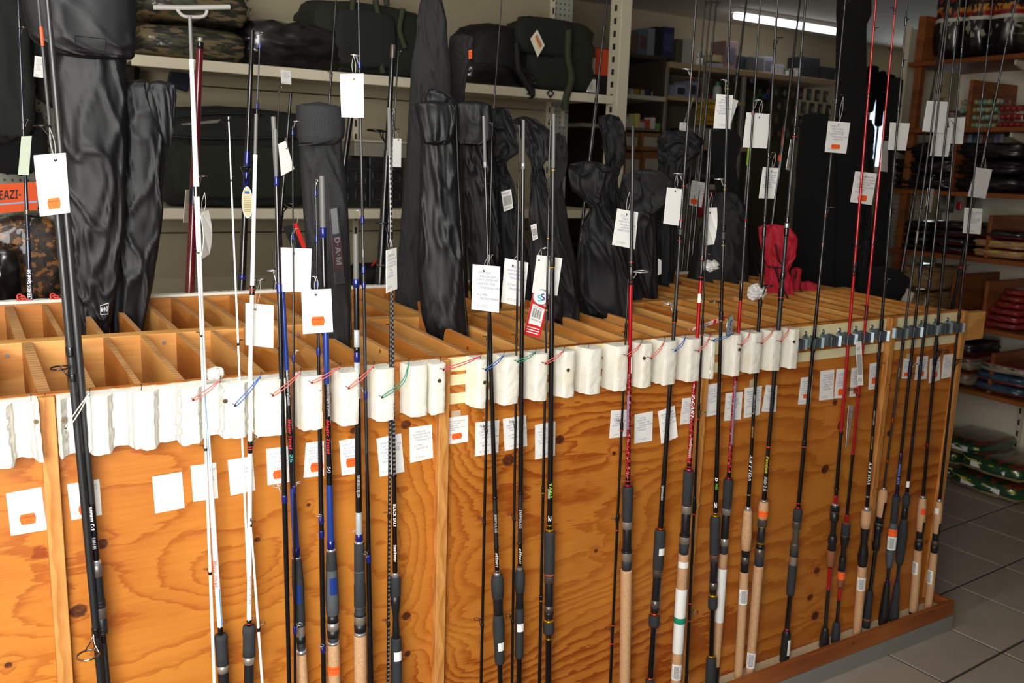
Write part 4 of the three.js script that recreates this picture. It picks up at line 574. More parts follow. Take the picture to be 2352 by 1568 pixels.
fishingRod('black rod with gold rings standing in front of the third red rod', G, [
  { line: [1632, 1568, 1677.5, 0], rows: [[F, 24, 'eva'], [1515, 23], [1509, 20], [1508, 18, 'gold'], [1504, 13], [1504, 11.5, 'black'], [1398, 11], [1397, 19, 'eva'], [1392, 21.5], [1372, 21.5], [1369, 20], [1369, 20, 'gold'], [1364, 18], [1364, 16, 'plastic'], [1351, 18], [1350, 20, 'gun'], [1336, 19.5], [1336, 17.5, 'plastic'], [1288, 17], [1288, 20, 'gun'], [1277, 20], [1276, 21, 'corkBrown'], [1272, 21], [1272, 22, 'eva'], [1190, 24], [1186, 20], [1185, 18, 'gold'], [1181, 14], [1181, 11.5, 'black'], [1030, 10], [760, 7.5], [560, 7, 'carbon'], [380, 6], [0, 4.5], [-160, 4]],
    wraps: [[1176, 1179, 'gold', 1.06], [715, 738, 'black', 1.35], [735, 737, 'gold', 1.4], [518, 532, 'black', 1.3], [532, 550, 'darkGrey', 1.2], [550, 564, 'black', 1.3], [562, 564, 'gold', 1.35], [420, 436, 'black', 1.3], [434, 436, 'gold', 1.35], [190, 204, 'black', 1.3], [203, 205, 'gold', 1.35]], guides: [[692, 22, 165, 1, 'guide', null, 1], [411, 20, 165, 1, 'chrome', null, 0.8], [183, 13, 170, 1, 'chrome', null]], text: [[1108, 1122, 'YAGI', '#7fc838', 's', 80, 1], [1094, 1104, 'D', '#fff', 's', 90, 1], [1150, 1166, '2', '#fff', 's', 90, 1]] },
]);
fishingRod('third red rod, partly hidden behind a black rod, its handle in a white sleeve', G, [
  { line: [1644, 1540, 1747, 0], db: 1.648, dt: 1.644, foot: F, rows: [[F, 17, 'blackMatte'], [1528, 17, 'cork'], [1427, 19], [1426, 20, 'paper'], [1304, 20.5], [1304, 20, 'cork'], [1271, 20], [1270, 18, 'rubber'], [1252, 19], [1251, 19, 'hood'], [1235, 19], [1235, 18, 'plastic'], [1180, 18], [1180, 22, 'hood'], [1167, 22], [1166, 21, 'eva'], [1104, 23], [1100, 20], [1099, 18, 'pinkRing'], [1095, 13], [1095, 10, 'black'], [1084, 10], [1083, 9.5, 'foilRed'], [905, 8], [866, 8.5], [865, 8.5, 'red'], [690, 7.5], [689, 8, 'black'], [650, 7.5], [650, 7, 'carbon'], [380, 5.5], [0, 4], [-160, 3.5]],
    wraps: [[252, 264, 'black', 1.4], [262, 264, 'redThread', 1.5], [504, 506, 'redThread', 1.3], [506, 524, 'black', 1.25]], guides: [[230, 14, 15, 1, 'chrome', null, 1.3]], labels: [[880, 1020, 'holo', 60, 30]] },
]);
fishingRod('rod with cork handle and barcode label, left of the orange-stickered cork rod', G, [
  { line: [1695, 1568, 1786, 0], rows: [[F, 20, 'cork'], [1400, 20.5], [1314, 21], [1312, 19, 'plastic'], [1300, 17], [1292, 19], [1290, 20, 'gun'], [1277, 19], [1277, 18, 'plastic'], [1262, 19], [1261, 22, 'cork'], [1230, 24.5], [1216, 24], [1214, 23], [1180, 21.5], [1172, 19], [1171, 16, 'chrome'], [1163, 11], [1163, 9.5, 'black'], [1030, 8], [860, 7.5], [737, 8.5], [558, 8, 'carbon'], [380, 6.5], [0, 4.5], [-160, 4]],
    wraps: [[690, 704, 'black', 1.3], [495, 512, 'black', 1.3], [520, 544, 'black', 1.25], [92, 112, 'black', 1.35], [350, 362, 'black', 1.3], [1134, 1137, 'silverThread', 1.1]], guides: [[655, 22, 10, 1, 'guideDark', null, 1.2], [87, 13, 20, 1, 'guideDark', null, 1.2], [350, 12, 20, 1, 'guide', null]], labels: [[1350, 1384, 'code', 80, 65]], text: [[1044, 1106, 'VOLLEY', '#eef3ee', 'i', 90, -1, 70], [978, 1004, 'SPIN MASTER', '#c9a85a', 'n', 90, 1], [905, 950, 'LENGTH 2,70m C.W. 15-55g', '#bdbdbd', 'n', 85, 1], [956, 972, '▮▮', '#e8e8e8', 's', 90, 1]] },
]);
fishingRod('rod with long pale cork handle and orange sticker on its short fore grip', G, [
  { line: [1720, 1568, 1850.5, 0], rows: [[F, 20, 'cork'], [1400, 21.5], [1300, 23], [1298, 20, 'rubber'], [1284, 20], [1278, 22], [1276, 22, 'gun'], [1258, 21], [1258, 20, 'plastic'], [1248, 19], [1248, 19, 'gold'], [1244, 18.5], [1244, 17.5, 'carbon'], [1210, 17.5], [1210, 19, 'gold'], [1207, 19], [1207, 22, 'gun'], [1191, 21.5], [1190, 22, 'cork'], [1170, 24.5], [1155, 22], [1152, 20], [1151, 17, 'chrome'], [1147, 12], [1147, 11.5, 'black'], [1030, 9], [756, 11, 'carbon'], [558, 9], [380, 7.5], [0, 5], [-160, 4.5]],
    wraps: [[270, 292, 'black', 1.3], [303, 312, 'black', 1.3], [312, 314, 'redThread', 1.35], [498, 512, 'black', 1.3], [512, 524, 'silverThread', 1.25], [524, 542, 'black', 1.25], [625, 640, 'black', 1.25], [660, 690, 'black', 1.2], [682, 684, 'redThread', 1.3], [1024, 1028, 'redThread', 1.1]], labels: [[1170, 1185, 'price', 85, 62], [1495, 1530, 'code', 85, 62]], text: [[1045, 1085, 'Passion', '#d8c84a', 'i', 90, 1, 65], [1092, 1126, 'Ride 2 G', '#c8cfd6', 'i', 90, 1, 65], [994, 1014, '▮ ▮', '#cfd8d2', 's', 90, 1]] },
]);
fishingRod('black rod with open silver reel seat, conical dark butt cap and pink ring, standing alone', G, [
  { line: [1801, 1515, 1942, 0], rows: [[F, 21, 'plastic'], [1500, 22], [1455, 20], [1448, 14], [1446, 13, 'pinkRing'], [1442, 12], [1442, 11.5, 'black'], [1367, 11], [1366, 16, 'eva'], [1360, 18.5], [1300, 20], [1296, 18], [1296, 17, 'hood'], [1277, 16], [1276, 20, 'rubber'], [1263, 20], [1262, 20, 'gun'], [1248, 20], [1247, 15, 'gun'], [1213, 14], [1212, 20, 'gun'], [1198, 20], [1196, 19, 'eva'], [1175, 21], [1168, 16], [1167, 15, 'pinkRing'], [1163, 11], [1163, 9.5, 'black'], [1010, 9], [747, 8], [560, 6, 'carbon'], [380, 5], [0, 4], [-160, 3.5]],
    wraps: [[782, 808, 'black', 1.3], [1010, 1026, 'black', 1.2], [1024, 1026, 'redThread', 1.25], [1154, 1156, 'redThread', 1.1], [555, 570, 'black', 1.25], [559, 561, 'redThread', 1.3], [480, 497, 'black', 1.25], [495, 497, 'redThread', 1.3], [10, 24, 'black', 1.3], [225, 240, 'black', 1.25]], guides: [[475, 14, 15, 1, 'guide', null, 1.2], [4, 12, 15, 1, 'guideDark', null], [218, 14, 15, 1, 'guideDark', null, 1.2]], labels: [[1465, 1500, 'paper', 40, 22]] },
]);
fishingRod('thicker of the two red rods at the metal clips, ending in a grey cone butt', G, [
  { line: [1892, 1486, 2012, 0], rows: [[F, 23, 'plastic'], [1470, 22], [1448, 17], [1441, 12], [1440, 9, 'black'], [1354, 8.5], [1353, 8.5, 'red'], [1305, 8.5], [1304, 9, 'black'], [1300, 12], [1299, 17, 'corkBrown'], [1280, 19.5], [1263, 20.5], [1262, 19, 'plastic'], [1250, 16], [1240, 21], [1230, 17], [1229, 12, 'plastic'], [1200, 12.5], [1199, 14, 'plastic'], [1192, 20], [1176, 20], [1176, 21.5, 'gun'], [1173, 21.5], [1173, 21, 'plastic'], [1162, 20], [1160, 18, 'chrome'], [1156, 12], [1156, 9, 'red'], [1138, 9], [1137, 9, 'black'], [1000, 7.5], [990, 7.5, 'red'], [737, 7], [507, 6.5], [380, 5.5], [0, 4], [-160, 3.5]],
    wraps: [[990, 998, 'black', 1.2], [1120, 1124, 'black', 1.2], [552, 566, 'darkRed', 1.25], [598, 612, 'darkRed', 1.25], [612, 624, 'carbon', 1.1], [624, 634, 'darkRed', 1.3], [215, 226, 'darkRed', 1.25]], guides: [[64, 8, 20, 1, 'guideDark', null], [565, 8, 10, 1, 'guideDark', null], [382, 8, 15, 1, 'guideDark', null]] },
]);
fishingRod('thinner red rod at the metal clips, orange price sticker on its grip', G, [
  { line: [1918, 1473, 2058, 0], rows: [[F, 20, 'eva'], [1455, 20], [1435, 17], [1429, 13], [1428, 8, 'black'], [1378, 8], [1377, 8, 'red'], [1350, 8], [1349, 9, 'black'], [1346, 13], [1345, 15, 'corkBrown'], [1325, 16.5], [1310, 17], [1309, 18, 'plastic'], [1298, 15], [1288, 17], [1279, 16], [1278, 12, 'plastic'], [1252, 12], [1250, 17, 'plastic'], [1232, 20.5], [1230, 20.5], [1230, 21, 'gun'], [1227, 21], [1227, 20.5, 'eva'], [1204, 20], [1201, 19, 'corkBrown'], [1199, 17], [1199, 8, 'red'], [1182, 8], [1181, 7.5, 'black'], [1045, 6.5], [1043, 6.5, 'red'], [760, 6], [560, 5.5], [380, 5], [0, 3.5], [-160, 3]],
    wraps: [[1042, 1050, 'black', 1.2], [552, 562, 'darkRed', 1.25], [700, 735, 'darkRed', 1.25], [905, 912, 'darkRed', 1.2], [112, 124, 'darkRed', 1.3], [20, 34, 'darkRed', 1.3]], guides: [[895, 20, 150, 1, 'guideDark', null, 0.8], [700, 9, 165, 1, 'guideDark', null], [18, 8, 165, 1, 'guideDark', null], [110, 8, 165, 1, 'guideDark', null], [210, 8, 165, 1, 'guideDark', null], [313, 9, 20, 1, 'guideDark', null]], labels: [[1312, 1328, 'price', 90, 65]] },
]);
fishingRod('rod with trigger reel seat, cork grips and a barcode label, left of the last post', G, [
  { line: [1968, 1455, 2084, 0], rows: [[F, 19, 'cork'], [1400, 19], [1300, 21], [1299, 19, 'plastic'], [1290, 22], [1275, 24], [1262, 20], [1245, 15], [1228, 17], [1212, 20], [1211, 21, 'cork'], [1195, 22.5], [1173, 23], [1171, 21], [1171, 19, 'chrome'], [1165, 13], [1163, 9, 'black'], [1030, 7.5], [773, 7], [584, 6.5, 'carbon'], [380, 5.5], [0, 3.5], [-160, 3]],
    wraps: [[735, 758, 'black', 1.3], [808, 826, 'black', 1.25], [478, 500, 'black', 1.3], [625, 645, 'black', 1.25], [1138, 1141, 'silverThread', 1.1], [40, 60, 'black', 1.4], [138, 155, 'black', 1.4], [238, 255, 'black', 1.4]], guides: [[832, 10, 15, 1, 'guideDark', null], [640, 9, 15, 1, 'guide', null], [482, 9, 15, 1, 'guideDark', null], [44, 6, 10, 1, 'guideDark', null], [138, 6, 10, 1, 'guideDark', null], [243, 6, 10, 1, 'guideDark', null]], labels: [[1323, 1352, 'code', 80, 62]], text: [[1060, 1114, 'VOLLEY', '#eef3ee', 'i', 90, -1, 70], [1000, 1030, 'SPIN MASTER', '#b99a52', 'n', 90, 1], [942, 975, 'LENGTH 2,40m', '#bdbdbd', 'n', 88, 1], [984, 995, '▮', '#e8e8e8', 's', 90, 1]] },
]);
fishingRod('slim rod with cork fore grip and thin black shaft, right of the last post', G, [
  { line: [1988, 1437, 2178, 0], db: 1.65, rows: [[F, 20, 'eva'], [1425, 20], [1424, 20, 'corkBrown'], [1419, 20], [1418, 19, 'eva'], [1360, 15], [1356, 12], [1355, 8.5, 'black'], [1265, 9], [1262, 15, 'plastic'], [1250, 18], [1240, 15], [1225, 15], [1216, 18], [1205, 20, 'gun'], [1200, 20], [1199, 17, 'plastic'], [1186, 17], [1185, 17, 'cork'], [1145, 22], [1130, 20], [1124, 15], [1123, 11, 'chrome'], [1119, 6], [1119, 5, 'carbon'], [1030, 5], [724, 5.5], [555, 5], [380, 4.5], [0, 3.5], [-160, 3]],
    wraps: [[844, 866, 'gun', 1.25], [782, 805, 'black', 1.3], [530, 560, 'gun', 1.25], [960, 970, 'orangeRing', 1.15], [1056, 1062, 'orangeRing', 1.15], [460, 480, 'black', 1.25]], guides: [[455, 8, 175, 1, 'guideDark', null]], labels: [[1150, 1190, 'plastic', 20, 42]] },
]);
fishingRod('rod with grey spinning grip, orange price sticker and white barcode label, dark cone butt', G, [
  { line: [2029, 1422, 2181, 0], rows: [[F, 22, 'plastic'], [1412, 22], [1350, 15], [1338, 12], [1336, 10, 'blue'], [1333, 9], [1332, 8, 'blackMatte'], [1302, 8], [1301, 14, 'evaGrey'], [1270, 20], [1230, 21], [1210, 18], [1200, 16, 'eva'], [1165, 16], [1142, 17.5], [1139, 15], [1138, 12, 'blue'], [1134, 9], [1134, 8, 'blueDark'], [1056, 7.5], [1040, 7, 'black'], [760, 6.5], [560, 6], [380, 5, 'carbon'], [0, 3.5], [-160, 3]],
    wraps: [[830, 862, 'blueDark', 1.25], [600, 636, 'blueDark', 1.3], [472, 486, 'black', 1.25], [196, 214, 'black', 1.3]], guides: [[833, 12, 25, 1, 'guide', null, 1], [855, 10, 30, 1, 'guideDark', null], [402, 9, 30, 1, 'guide', null], [192, 9, 20, 1, 'guide', null]], labels: [[1213, 1228, 'price', 85, 70], [1229, 1259, 'code', 85, 60]], text: [[1064, 1112, 'MAJOR BITE', '#6f8ef0', 's', 90, 1]] },
]);
fishingRod('all-black rod with long foam grip and blue rings, beside the barcode-labelled rod', G, [
  { line: [2052, 1419, 2205, 0], rows: [[F, 21, 'eva'], [1410, 22], [1350, 14], [1336, 10], [1334, 9, 'blue'], [1330, 8], [1329, 7.5, 'blueDark'], [1296, 8], [1295, 13, 'eva'], [1285, 18], [1230, 23], [1200, 19], [1190, 14, 'plastic'], [1180, 15], [1172, 13], [1165, 14, 'eva'], [1150, 17.5], [1140, 16], [1136, 12], [1135, 10, 'blue'], [1131, 8], [1130, 7.5, 'black'], [1022, 7, 'blueDark'], [1005, 7], [1004, 7, 'black'], [760, 6.5], [560, 6], [380, 5, 'carbon'], [0, 3.5], [-160, 3]],
    wraps: [[838, 862, 'blueDark', 1.25], [640, 662, 'blueDark', 1.3], [600, 640, 'black', 1.25], [44, 60, 'black', 1.4]], guides: [[638, 11, 170, 1, 'guide', null], [450, 8, 170, 1, 'guide', null], [50, 8, 170, 1, 'guide', null]], labels: [[1104, 1118, 'paper', 85, 60]] },
]);
fishingRod('rod with slim cork handle and orange price sticker, second from the right end', G, [
  { line: [2097, 1405, 2219, 0], rows: [[F, 18, 'blackMatte'], [1403, 19, 'cork'], [1300, 18.5], [1263, 18], [1262, 16, 'plastic'], [1250, 18], [1242, 18, 'gun'], [1236, 16], [1235, 15, 'plastic'], [1219, 15], [1218, 17, 'cork'], [1190, 19], [1165, 19], [1148, 17], [1144, 15], [1143, 14, 'chrome'], [1138, 9], [1138, 8, 'black'], [1030, 7], [760, 7], [584, 6.5], [380, 5, 'carbon'], [0, 3.5], [-160, 3]],
    wraps: [[785, 805, 'black', 1.4], [816, 838, 'black', 1.35], [1018, 1026, 'darkRed', 1.15], [572, 590, 'black', 1.3], [108, 124, 'black', 1.3]], guides: [[804, 24, 15, 1, 'guideDark', null, 1], [560, 8, 170, 1, 'guideDark', null]], labels: [[1196, 1222, 'plastic', 20, 42], [1165, 1178, 'orangeSticker', 65, 35], [1288, 1316, 'code', 125, 45]] },
]);
fishingRod('rod with slim cork handle and white dot, rightmost rod of the rack', G, [
  { line: [2132, 1393, 2280, 0], rows: [[F, 18, 'cork'], [1300, 17.5], [1269, 16.5], [1268, 15, 'plastic'], [1258, 17], [1250, 17, 'gun'], [1242, 15], [1240, 14, 'plastic'], [1224, 14], [1223, 16, 'cork'], [1190, 18], [1165, 17], [1152, 14], [1151, 13, 'chrome'], [1146, 8], [1146, 7, 'black'], [1030, 6], [836, 5.5], [724, 5.5], [507, 5, 'carbon'], [380, 4.5], [0, 3], [-160, 2.5]],
    wraps: [[820, 850, 'black', 1.3], [718, 732, 'black', 1.3], [610, 628, 'black', 1.25], [214, 228, 'black', 1.4], [100, 112, 'black', 1.4]], guides: [[826, 22, 15, 1, 'guideDark', null, 0.7], [608, 9, 20, 1, 'guideDark', null], [104, 8, 15, 1, 'guideDark', null], [198, 8, 15, 1, 'guideDark', null]], labels: [[1199, 1227, 'plastic', 20, 42], [1165, 1178, 'paper', 120, 35], [1307, 1338, 'code', 120, 45]] },
]);
// ---------- hanging price cards ----------
const HG = 'hanging price cards', SK = [0.32, 0.10, 0.72, 0.27];
const hang = (label, px, text, o = {}) => paperThing('price_tag', label, 'price tag', HG, px, o.d ?? 1.612, text, o);
hang('written white card with orange price sticker hanging on the thick black carp rod', [[77, 357], [150.5, 351], [161, 488], [92, 497]], 0, { hole: [116, 368], string: [114, 293], sticker: [0.27, 0.09, 0.72, 0.28] });
hang('blank white card hanging high on the pole above the mesh bag', [[780.5, 170], [835, 168.7], [836, 270], [784.5, 269]], PLAIN, { hole: [809, 181], string: [812, 126], d: 1.622 });
hang('blank white card in front of the red-edged label, left of the mesh bag', [[644.5, 568], [716, 571], [712.5, 670.5], [644, 669.5]], PLAIN, { hole: [678, 582], string: [672, 530], d: 1.625 });
hang('white card with a lone orange price sticker, in front of the mesh bag', [[692, 666], [760.6, 663], [765, 762], [696, 767]], PLAIN, { hole: [728, 676], string: [727, 634], sticker: [0.28, 0.17, 0.74, 0.38], d: 1.61 });
hang('blank white card hanging behind the second white rod', [[564, 695.5], [628.6, 701], [628, 799], [564, 792]], PLAIN, { hole: [596, 710], string: [598, 644], d: 1.65 });
hang('curled narrow white card hanging beside the taller white rod', [[459, 489], [479, 483], [481, 584], [461, 597]], PLAIN, { hole: [472, 497], string: [470, 442], bend: 0.006, d: [1.63, 1.66, 1.66, 1.63] });
hang('narrow written card seen at an angle on the patterned black rod', [[887, 575], [911, 568.4], [912.6, 663], [887.4, 673]], 3, { hole: [900, 587], string: [896, 548], d: [1.60, 1.62, 1.62, 1.60] });
hang('written white card on the first black spinning rod right of the bare tape', [[1086, 606.6], [1149, 612], [1146, 718], [1083, 710]], 1, { hole: [1118.7, 621], string: [1124, 585], d: 1.615 });
hang('written white card on the second black spinning rod right of the bare tape', [[1160, 592.6], [1213.5, 603], [1203.6, 705], [1151, 694]], 2, { hole: [1187.7, 610], string: [1190, 584], d: 1.64 });
hang('blank white card behind the gold-ringed rod, above the red barcode label', [[1233.4, 585], [1291.5, 593], [1280, 679], [1222, 671.6]], PLAIN, { hole: [1240, 598], string: [1242, 572], d: 1.65 });
hang('written white card hanging on the first red rod', [[1418.3, 479], [1466, 487.6], [1458, 572], [1406, 562]], 4, { hole: [1440.7, 492], string: [1446, 440], d: 1.645 });
hang('blank white card hanging on the leaning black rod', [[1532.5, 430], [1573, 435], [1562, 519], [1523.6, 513]], PLAIN, { hole: [1552.7, 439], string: [1555, 401], d: 1.64 });
hang('grey written card with red sticker behind the leaning black rod', [[1589.7, 414], [1620.6, 420], [1611.4, 476], [1581.5, 470]], 6, { hole: [1601, 421], sticker: [0.1, 0.06, 0.62, 0.28], d: 2.6, string: [1605, 392] });
hang('blank curled card hanging on the second red rod', [[1619, 477], [1646.8, 476.4], [1640, 561], [1616.7, 564]], PLAIN, { hole: [1631.8, 488], string: [1635, 444], bend: 0.006, d: 1.65 });
hang('written white card high on the gold-ringed rod in front of the yellow box', [[1646, 216], [1684, 218.6], [1677, 296], [1639, 294.6]], 5, { hole: [1665.7, 223], string: [1669, 184], d: 1.645 });
hang('cream card half hidden behind the written card near the yellow box', [[1682, 227], [1696, 231], [1679, 283], [1668, 281]], PLAIN, { d: 1.70 });
hang('large blank white card hanging on the third red rod', [[1715, 258], [1770.6, 262], [1761, 341], [1706, 338]], PLAIN, { hole: [1741.7, 269], string: [1750, 231], d: 1.655 });
hang('cream written card behind the two cork-handled rods, below the large blank card', [[1752.7, 384], [1789, 386], [1777.7, 456], [1743, 455]], 7, { string: [1781, 352], hole: [1770, 392], d: 1.66 });
hang('narrow card with red sticker seen on edge beside the cork-handled rod', [[1816.5, 320], [1824, 322], [1818.5, 393], [1805.5, 389]], 8, { sticker: [0.3, 0.1, 0.95, 0.32], d: [1.62, 1.68, 1.68, 1.62] });
hang('cream written card with red sticker in front of the tall black bag', [[1902.7, 277.5], [1953, 282], [1943.5, 353], [1894.8, 348.7]], 9, { hole: [1925.7, 286], string: [1937, 222], sticker: [0.24, 0.12, 0.68, 0.27], d: 1.62 });
hang('written white card with orange sticker crossed by the thicker red rod', [[1965, 393], [2014.7, 398.6], [2002, 470.6], [1953, 463.7]], 6, { hole: [1987.5, 404.5], sticker: [0.3, 0.08, 0.74, 0.27], d: 1.65 });
hang('narrow grey card beside the thinner red rod', [[2026, 322.7], [2041, 324], [2039, 395], [2023, 393]], PLAIN, { d: [1.62, 1.68, 1.68, 1.62] });
hang('blank card hanging on the trigger-grip rod, in front of the white partition', [[2045, 281], [2090, 283], [2080.6, 345.7], [2040, 344]], PLAIN, { hole: [2066.6, 289.5], string: [2068, 243], d: 1.65 });
hang('bright blank card at the wooden shelf, topmost of three overlapping cards', [[2130, 231.4], [2182, 234], [2168, 306], [2118.6, 301.5]], PLAIN, { hole: [2153, 240.6], string: [2156, 196], d: 1.645 });
hang('cream card lowest of three overlapping cards at the wooden shelf', [[2146, 293], [2189.5, 293], [2178, 359.7], [2136, 358]], PLAIN, { d: 1.655 });
hang('cream card rightmost of three overlapping cards at the wooden shelf', [[2178.6, 271], [2217.6, 269], [2211, 331], [2184.4, 330]], PLAIN, { hole: [2196.7, 277], d: 1.665 });
hang('cream blank card in front of the dark packs on the wooden shelf', [[2242, 384], [2279, 389.4], [2263.5, 456], [2222.7, 450.7]], PLAIN, { hole: [2257, 393], d: 1.8, string: [2260, 352] });
hang('written white card on the last rod at the right end', [[2216, 477], [2257, 480], [2252, 538], [2212, 535]], 11, { hole: [2237.5, 485], d: 1.65 });
hang('thin card on edge between the right-hand rods, below the dark packs', [[2131, 432], [2145.7, 433.6], [2138.5, 488], [2126, 487]], PLAIN, { d: [1.64, 1.7, 1.7, 1.64] });
hang('pale green card on edge beside the far-left dark blue rod', [[49, 313], [73, 312], [66, 402], [41.5, 401]], PLAIN, { d: 2.58, mat: std({ color: hex('#b9c4ae'), roughness: 0.8 }) });
hang('small written card behind the two grey rod tips at the far left', [[80, 128], [99.5, 131], [99.5, 179], [77, 176]], 3, { d: 3.4 });
hang('tilted white card behind the pale grey rod top, left of the mesh bag', [[639, 331], [656, 323], [676, 388], [646, 404]], PLAIN, { hole: [643, 340], d: 2.6, string: [655, 316] });
hang('white card behind the patterned rod top, in front of the back shelf boxes', [[903, 318], [922, 318], [921, 384], [901.6, 383]], PLAIN, { d: 2.6, hole: [912, 321], string: [907, 300] });
hang('dim narrow card hanging on the dark red pole', [[427, 436], [435, 435], [433, 511], [421, 511]], PLAIN, { d: [2.54, 2.6, 2.6, 2.54] });
hang('small white card hanging before the dark far shelf', [[1562, 281], [1579, 282], [1576, 307], [1560, 304]], PLAIN, { hole: [1570, 285], d: 2.6, string: [1592, 225] });
hang('barcode strip hanging straight below the metal clips', [[1965, 785], [1978.6, 783], [1983, 884.5], [1971, 885]], stripCell('code').map((v, i) => v), { d: 1.6, string: [1968, 772], hole: [1972, 788] });
hang('thin card on edge hanging below the barcode strip', [[1949, 931], [1961, 930], [1947, 1026], [1943.5, 1026]], 8, { d: [1.62, 1.66, 1.66, 1.62] });
hang('red barcode label with white lettering hanging over the compartments', [[1225, 671], [1261, 690], [1240, 777], [1203, 767]], stripCell('red'), { d: 1.655 });
{ // round metal-rimmed label and a cream oval one
  const round = (label, cx, cy, rx, d, cell, tilt, k = 1) => { const c = atD(cx, cy, d), r = size(rx, c), t = thing('round_label', label, 'label', c); const g = new THREE.CylinderGeometry(r, r, 0.0014, 32).rotateX(Math.PI / 2).scale(1, k, 1), u = g.attributes.uv, p = g.attributes.position; for (let i = 0; i < u.count; i++) u.setXY(i, mix(cell[0], cell[2], 0.5 + p.getX(i) / r / 2), mix(cell[1], cell[3], 0.5 + p.getY(i) / r / k / 2)); mesh('disc', g, M.cards, t); mesh('rim', new THREE.TorusGeometry(r, 0.0011, 8, 36).scale(1, k, 1), M.zinc, t); t.rotation.set(...tilt); return t; };
  round('round grey label with a metal rim and a letter S, above the red barcode label', 1242, 682, 17, 1.648, stripCell('round'), [0, -0.5, 0.1]);
  round('round pale label seen nearly edge on beside the gold-ringed black rod', 1676, 748, 26, 1.615, stripCell('round'), [0.05, 0.5, 0.12], 1);
  round('cream oval paper label hanging on the black and blue rod behind', 568, 465, 12, 2.57, stripCell('oval'), [0, -0.4, 0], 2.9);
  const c = quadAt([[1668, 724], [1664, 737], [1560, 770], [1566, 762]], [1.63, 1.65, 1.75, 1.74]); const t = thing('hang_label', 'red and white striped label lying slanted across the compartments', 'label', c[0]);
  wmesh('card', sheet(c, stripCell('red')), M.cards, t);
  const c2 = quadAt([[650, 520], [682, 514], [704, 572], [672, 575]], [2.58, 2.58, 2.58, 2.58]), t2 = thing('hang_label', 'black label with a red edge hanging behind the blank white card', 'label', c2[0]); wmesh('card', sheet(c2, cellOf(PLAIN)), M.plastic, t2); wmesh('red_edge', sheet(sub(c2, 0.72, 0, 1.02, 1.03), cellOf(PLAIN), { lift: 0.001, thick: 0.004 }), std({ color: hex('#d8201c'), roughness: 0.5 }), t2); wmesh('string', wire([c2[1], atD(683, 490, 2.585), atD(654, 470, 2.6)]), M.string, t2);
}
// ---------- notes taped to the panel ----------
const NG = 'price notes taped to the panel', note = (label, px, text, o = {}) => paperThing('price_note', label, 'note', NG, px, o.d ?? RK.fd - 0.0009, text, { thick: 0.0004, ...o });
note('note with a scrawled line and orange sticker, left of the first post', [[13.6, 1133.5], [94.6, 1118], [107.8, 1216], [25.6, 1230]], 7, { sticker: [0.28, 0.2, 0.75, 0.45] });
note('note with a red sticker behind the thick black carp rod', [[154, 1112], [228, 1100], [234, 1182], [164, 1194]], 0, { sticker: [0.25, 0.1, 0.78, 0.36] });
note('written note standing alone between the carp rod and the white rods', [[349.4, 1094.7], [417.6, 1083], [424, 1166], [356.6, 1179]], 7);
note('written note behind the taller white rod', [[437.6, 1070], [496.4, 1062], [501.5, 1143.7], [444, 1152]], 8);
note('written note behind the second white rod', [[522.8, 1056.8], [580.4, 1047], [586.7, 1125.8], [530, 1137.8]], 5);
note('note with orange sticker behind the first blue-wrapped black rod', [[611.8, 1030.8], [675.7, 1022.7], [676.6, 1104.5], [614.8, 1114]], 9, { sticker: [0.2, 0.14, 0.7, 0.38] });
note('note with orange sticker behind the blue foil rod', [[702.5, 1017], [744, 1012], [744.7, 1092], [697, 1097]], 8, { sticker: [0.3, 0.14, 0.98, 0.4] });
note('note with orange sticker behind the silver foil rod', [[778.8, 1011.6], [829, 1004], [830, 1085], [785, 1092]], 9, { sticker: [0.25, 0.2, 0.85, 0.46] });
note('tilted note behind the patterned black rod', [[864.5, 1007], [921.6, 995], [929, 1083], [872.6, 1095]], 3);
note('note with a crossed-out line, just left of the middle post', [[940, 982], [992, 974.6], [995, 1051], [942, 1063]], 2);
note('printed note with a short orange sticker, just right of the middle post', [[1024, 960], [1075, 953], [1075, 1014], [1021.7, 1022]], 10, { sticker: [0.28, 0.16, 0.74, 0.38], tape: [[1037, 944], [1058, 941], [1058, 955], [1037, 958]] });
note('note behind the first black spinning rod', [[1092.6, 970], [1147, 964], [1144.6, 1038.5], [1091, 1048]], 1);
note('note behind the second black spinning rod', [[1155, 962], [1208.5, 953], [1211, 1023.6], [1159.5, 1035.5]], 2);
note('note behind the gold-ringed rod', [[1229, 976], [1276, 967], [1274.6, 1046], [1229, 1055.5]], 5);
note('note behind the first red rod', [[1403.7, 942.6], [1441, 940.5], [1438.6, 1002], [1399.4, 1006.5]], 4);
note('cream note in clear view between the first red rod and the leaning rod', [[1457.8, 952], [1499.5, 944], [1498, 1011.6], [1457, 1018.5]], 5);
note('curled note with a punched hole behind the leaning black rod', [[1511.5, 944.7], [1549.4, 930.7], [1557, 1003.5], [1518.7, 1019]], 6, { hole: [1531, 946], bend: 0.0, d: [1.667, 1.655, 1.655, 1.667] });
note('note left of the lettered red rod', [[1567.5, 915], [1593, 912], [1589.7, 972], [1561.6, 974.8]], 4);
note('large note just right of the lettered red rod', [[1623.6, 883.7], [1656.8, 878], [1654, 950], [1622.3, 957]], 5);
note('note behind the third red rod', [[1667, 903], [1706, 899.8], [1701.4, 962.8], [1663, 966.6]], 4);
note('note under a strip of clear tape behind the first cork-handled rod', [[1711, 891], [1750.6, 885.5], [1744.8, 952], [1708.3, 960.8]], 6, { tape: [[1722, 874], [1736, 866], [1735, 886], [1722, 888]] });
note('note behind the second cork-handled rod', [[1759.6, 883.7], [1785.6, 885], [1782, 945.7], [1749.4, 945]], 9);
note('note with red sticker left of the rod with the open silver seat', [[1840.7, 867], [1866.7, 864.6], [1861, 927], [1833, 929]], 6, { sticker: [0.32, 0.22, 0.82, 0.38] });
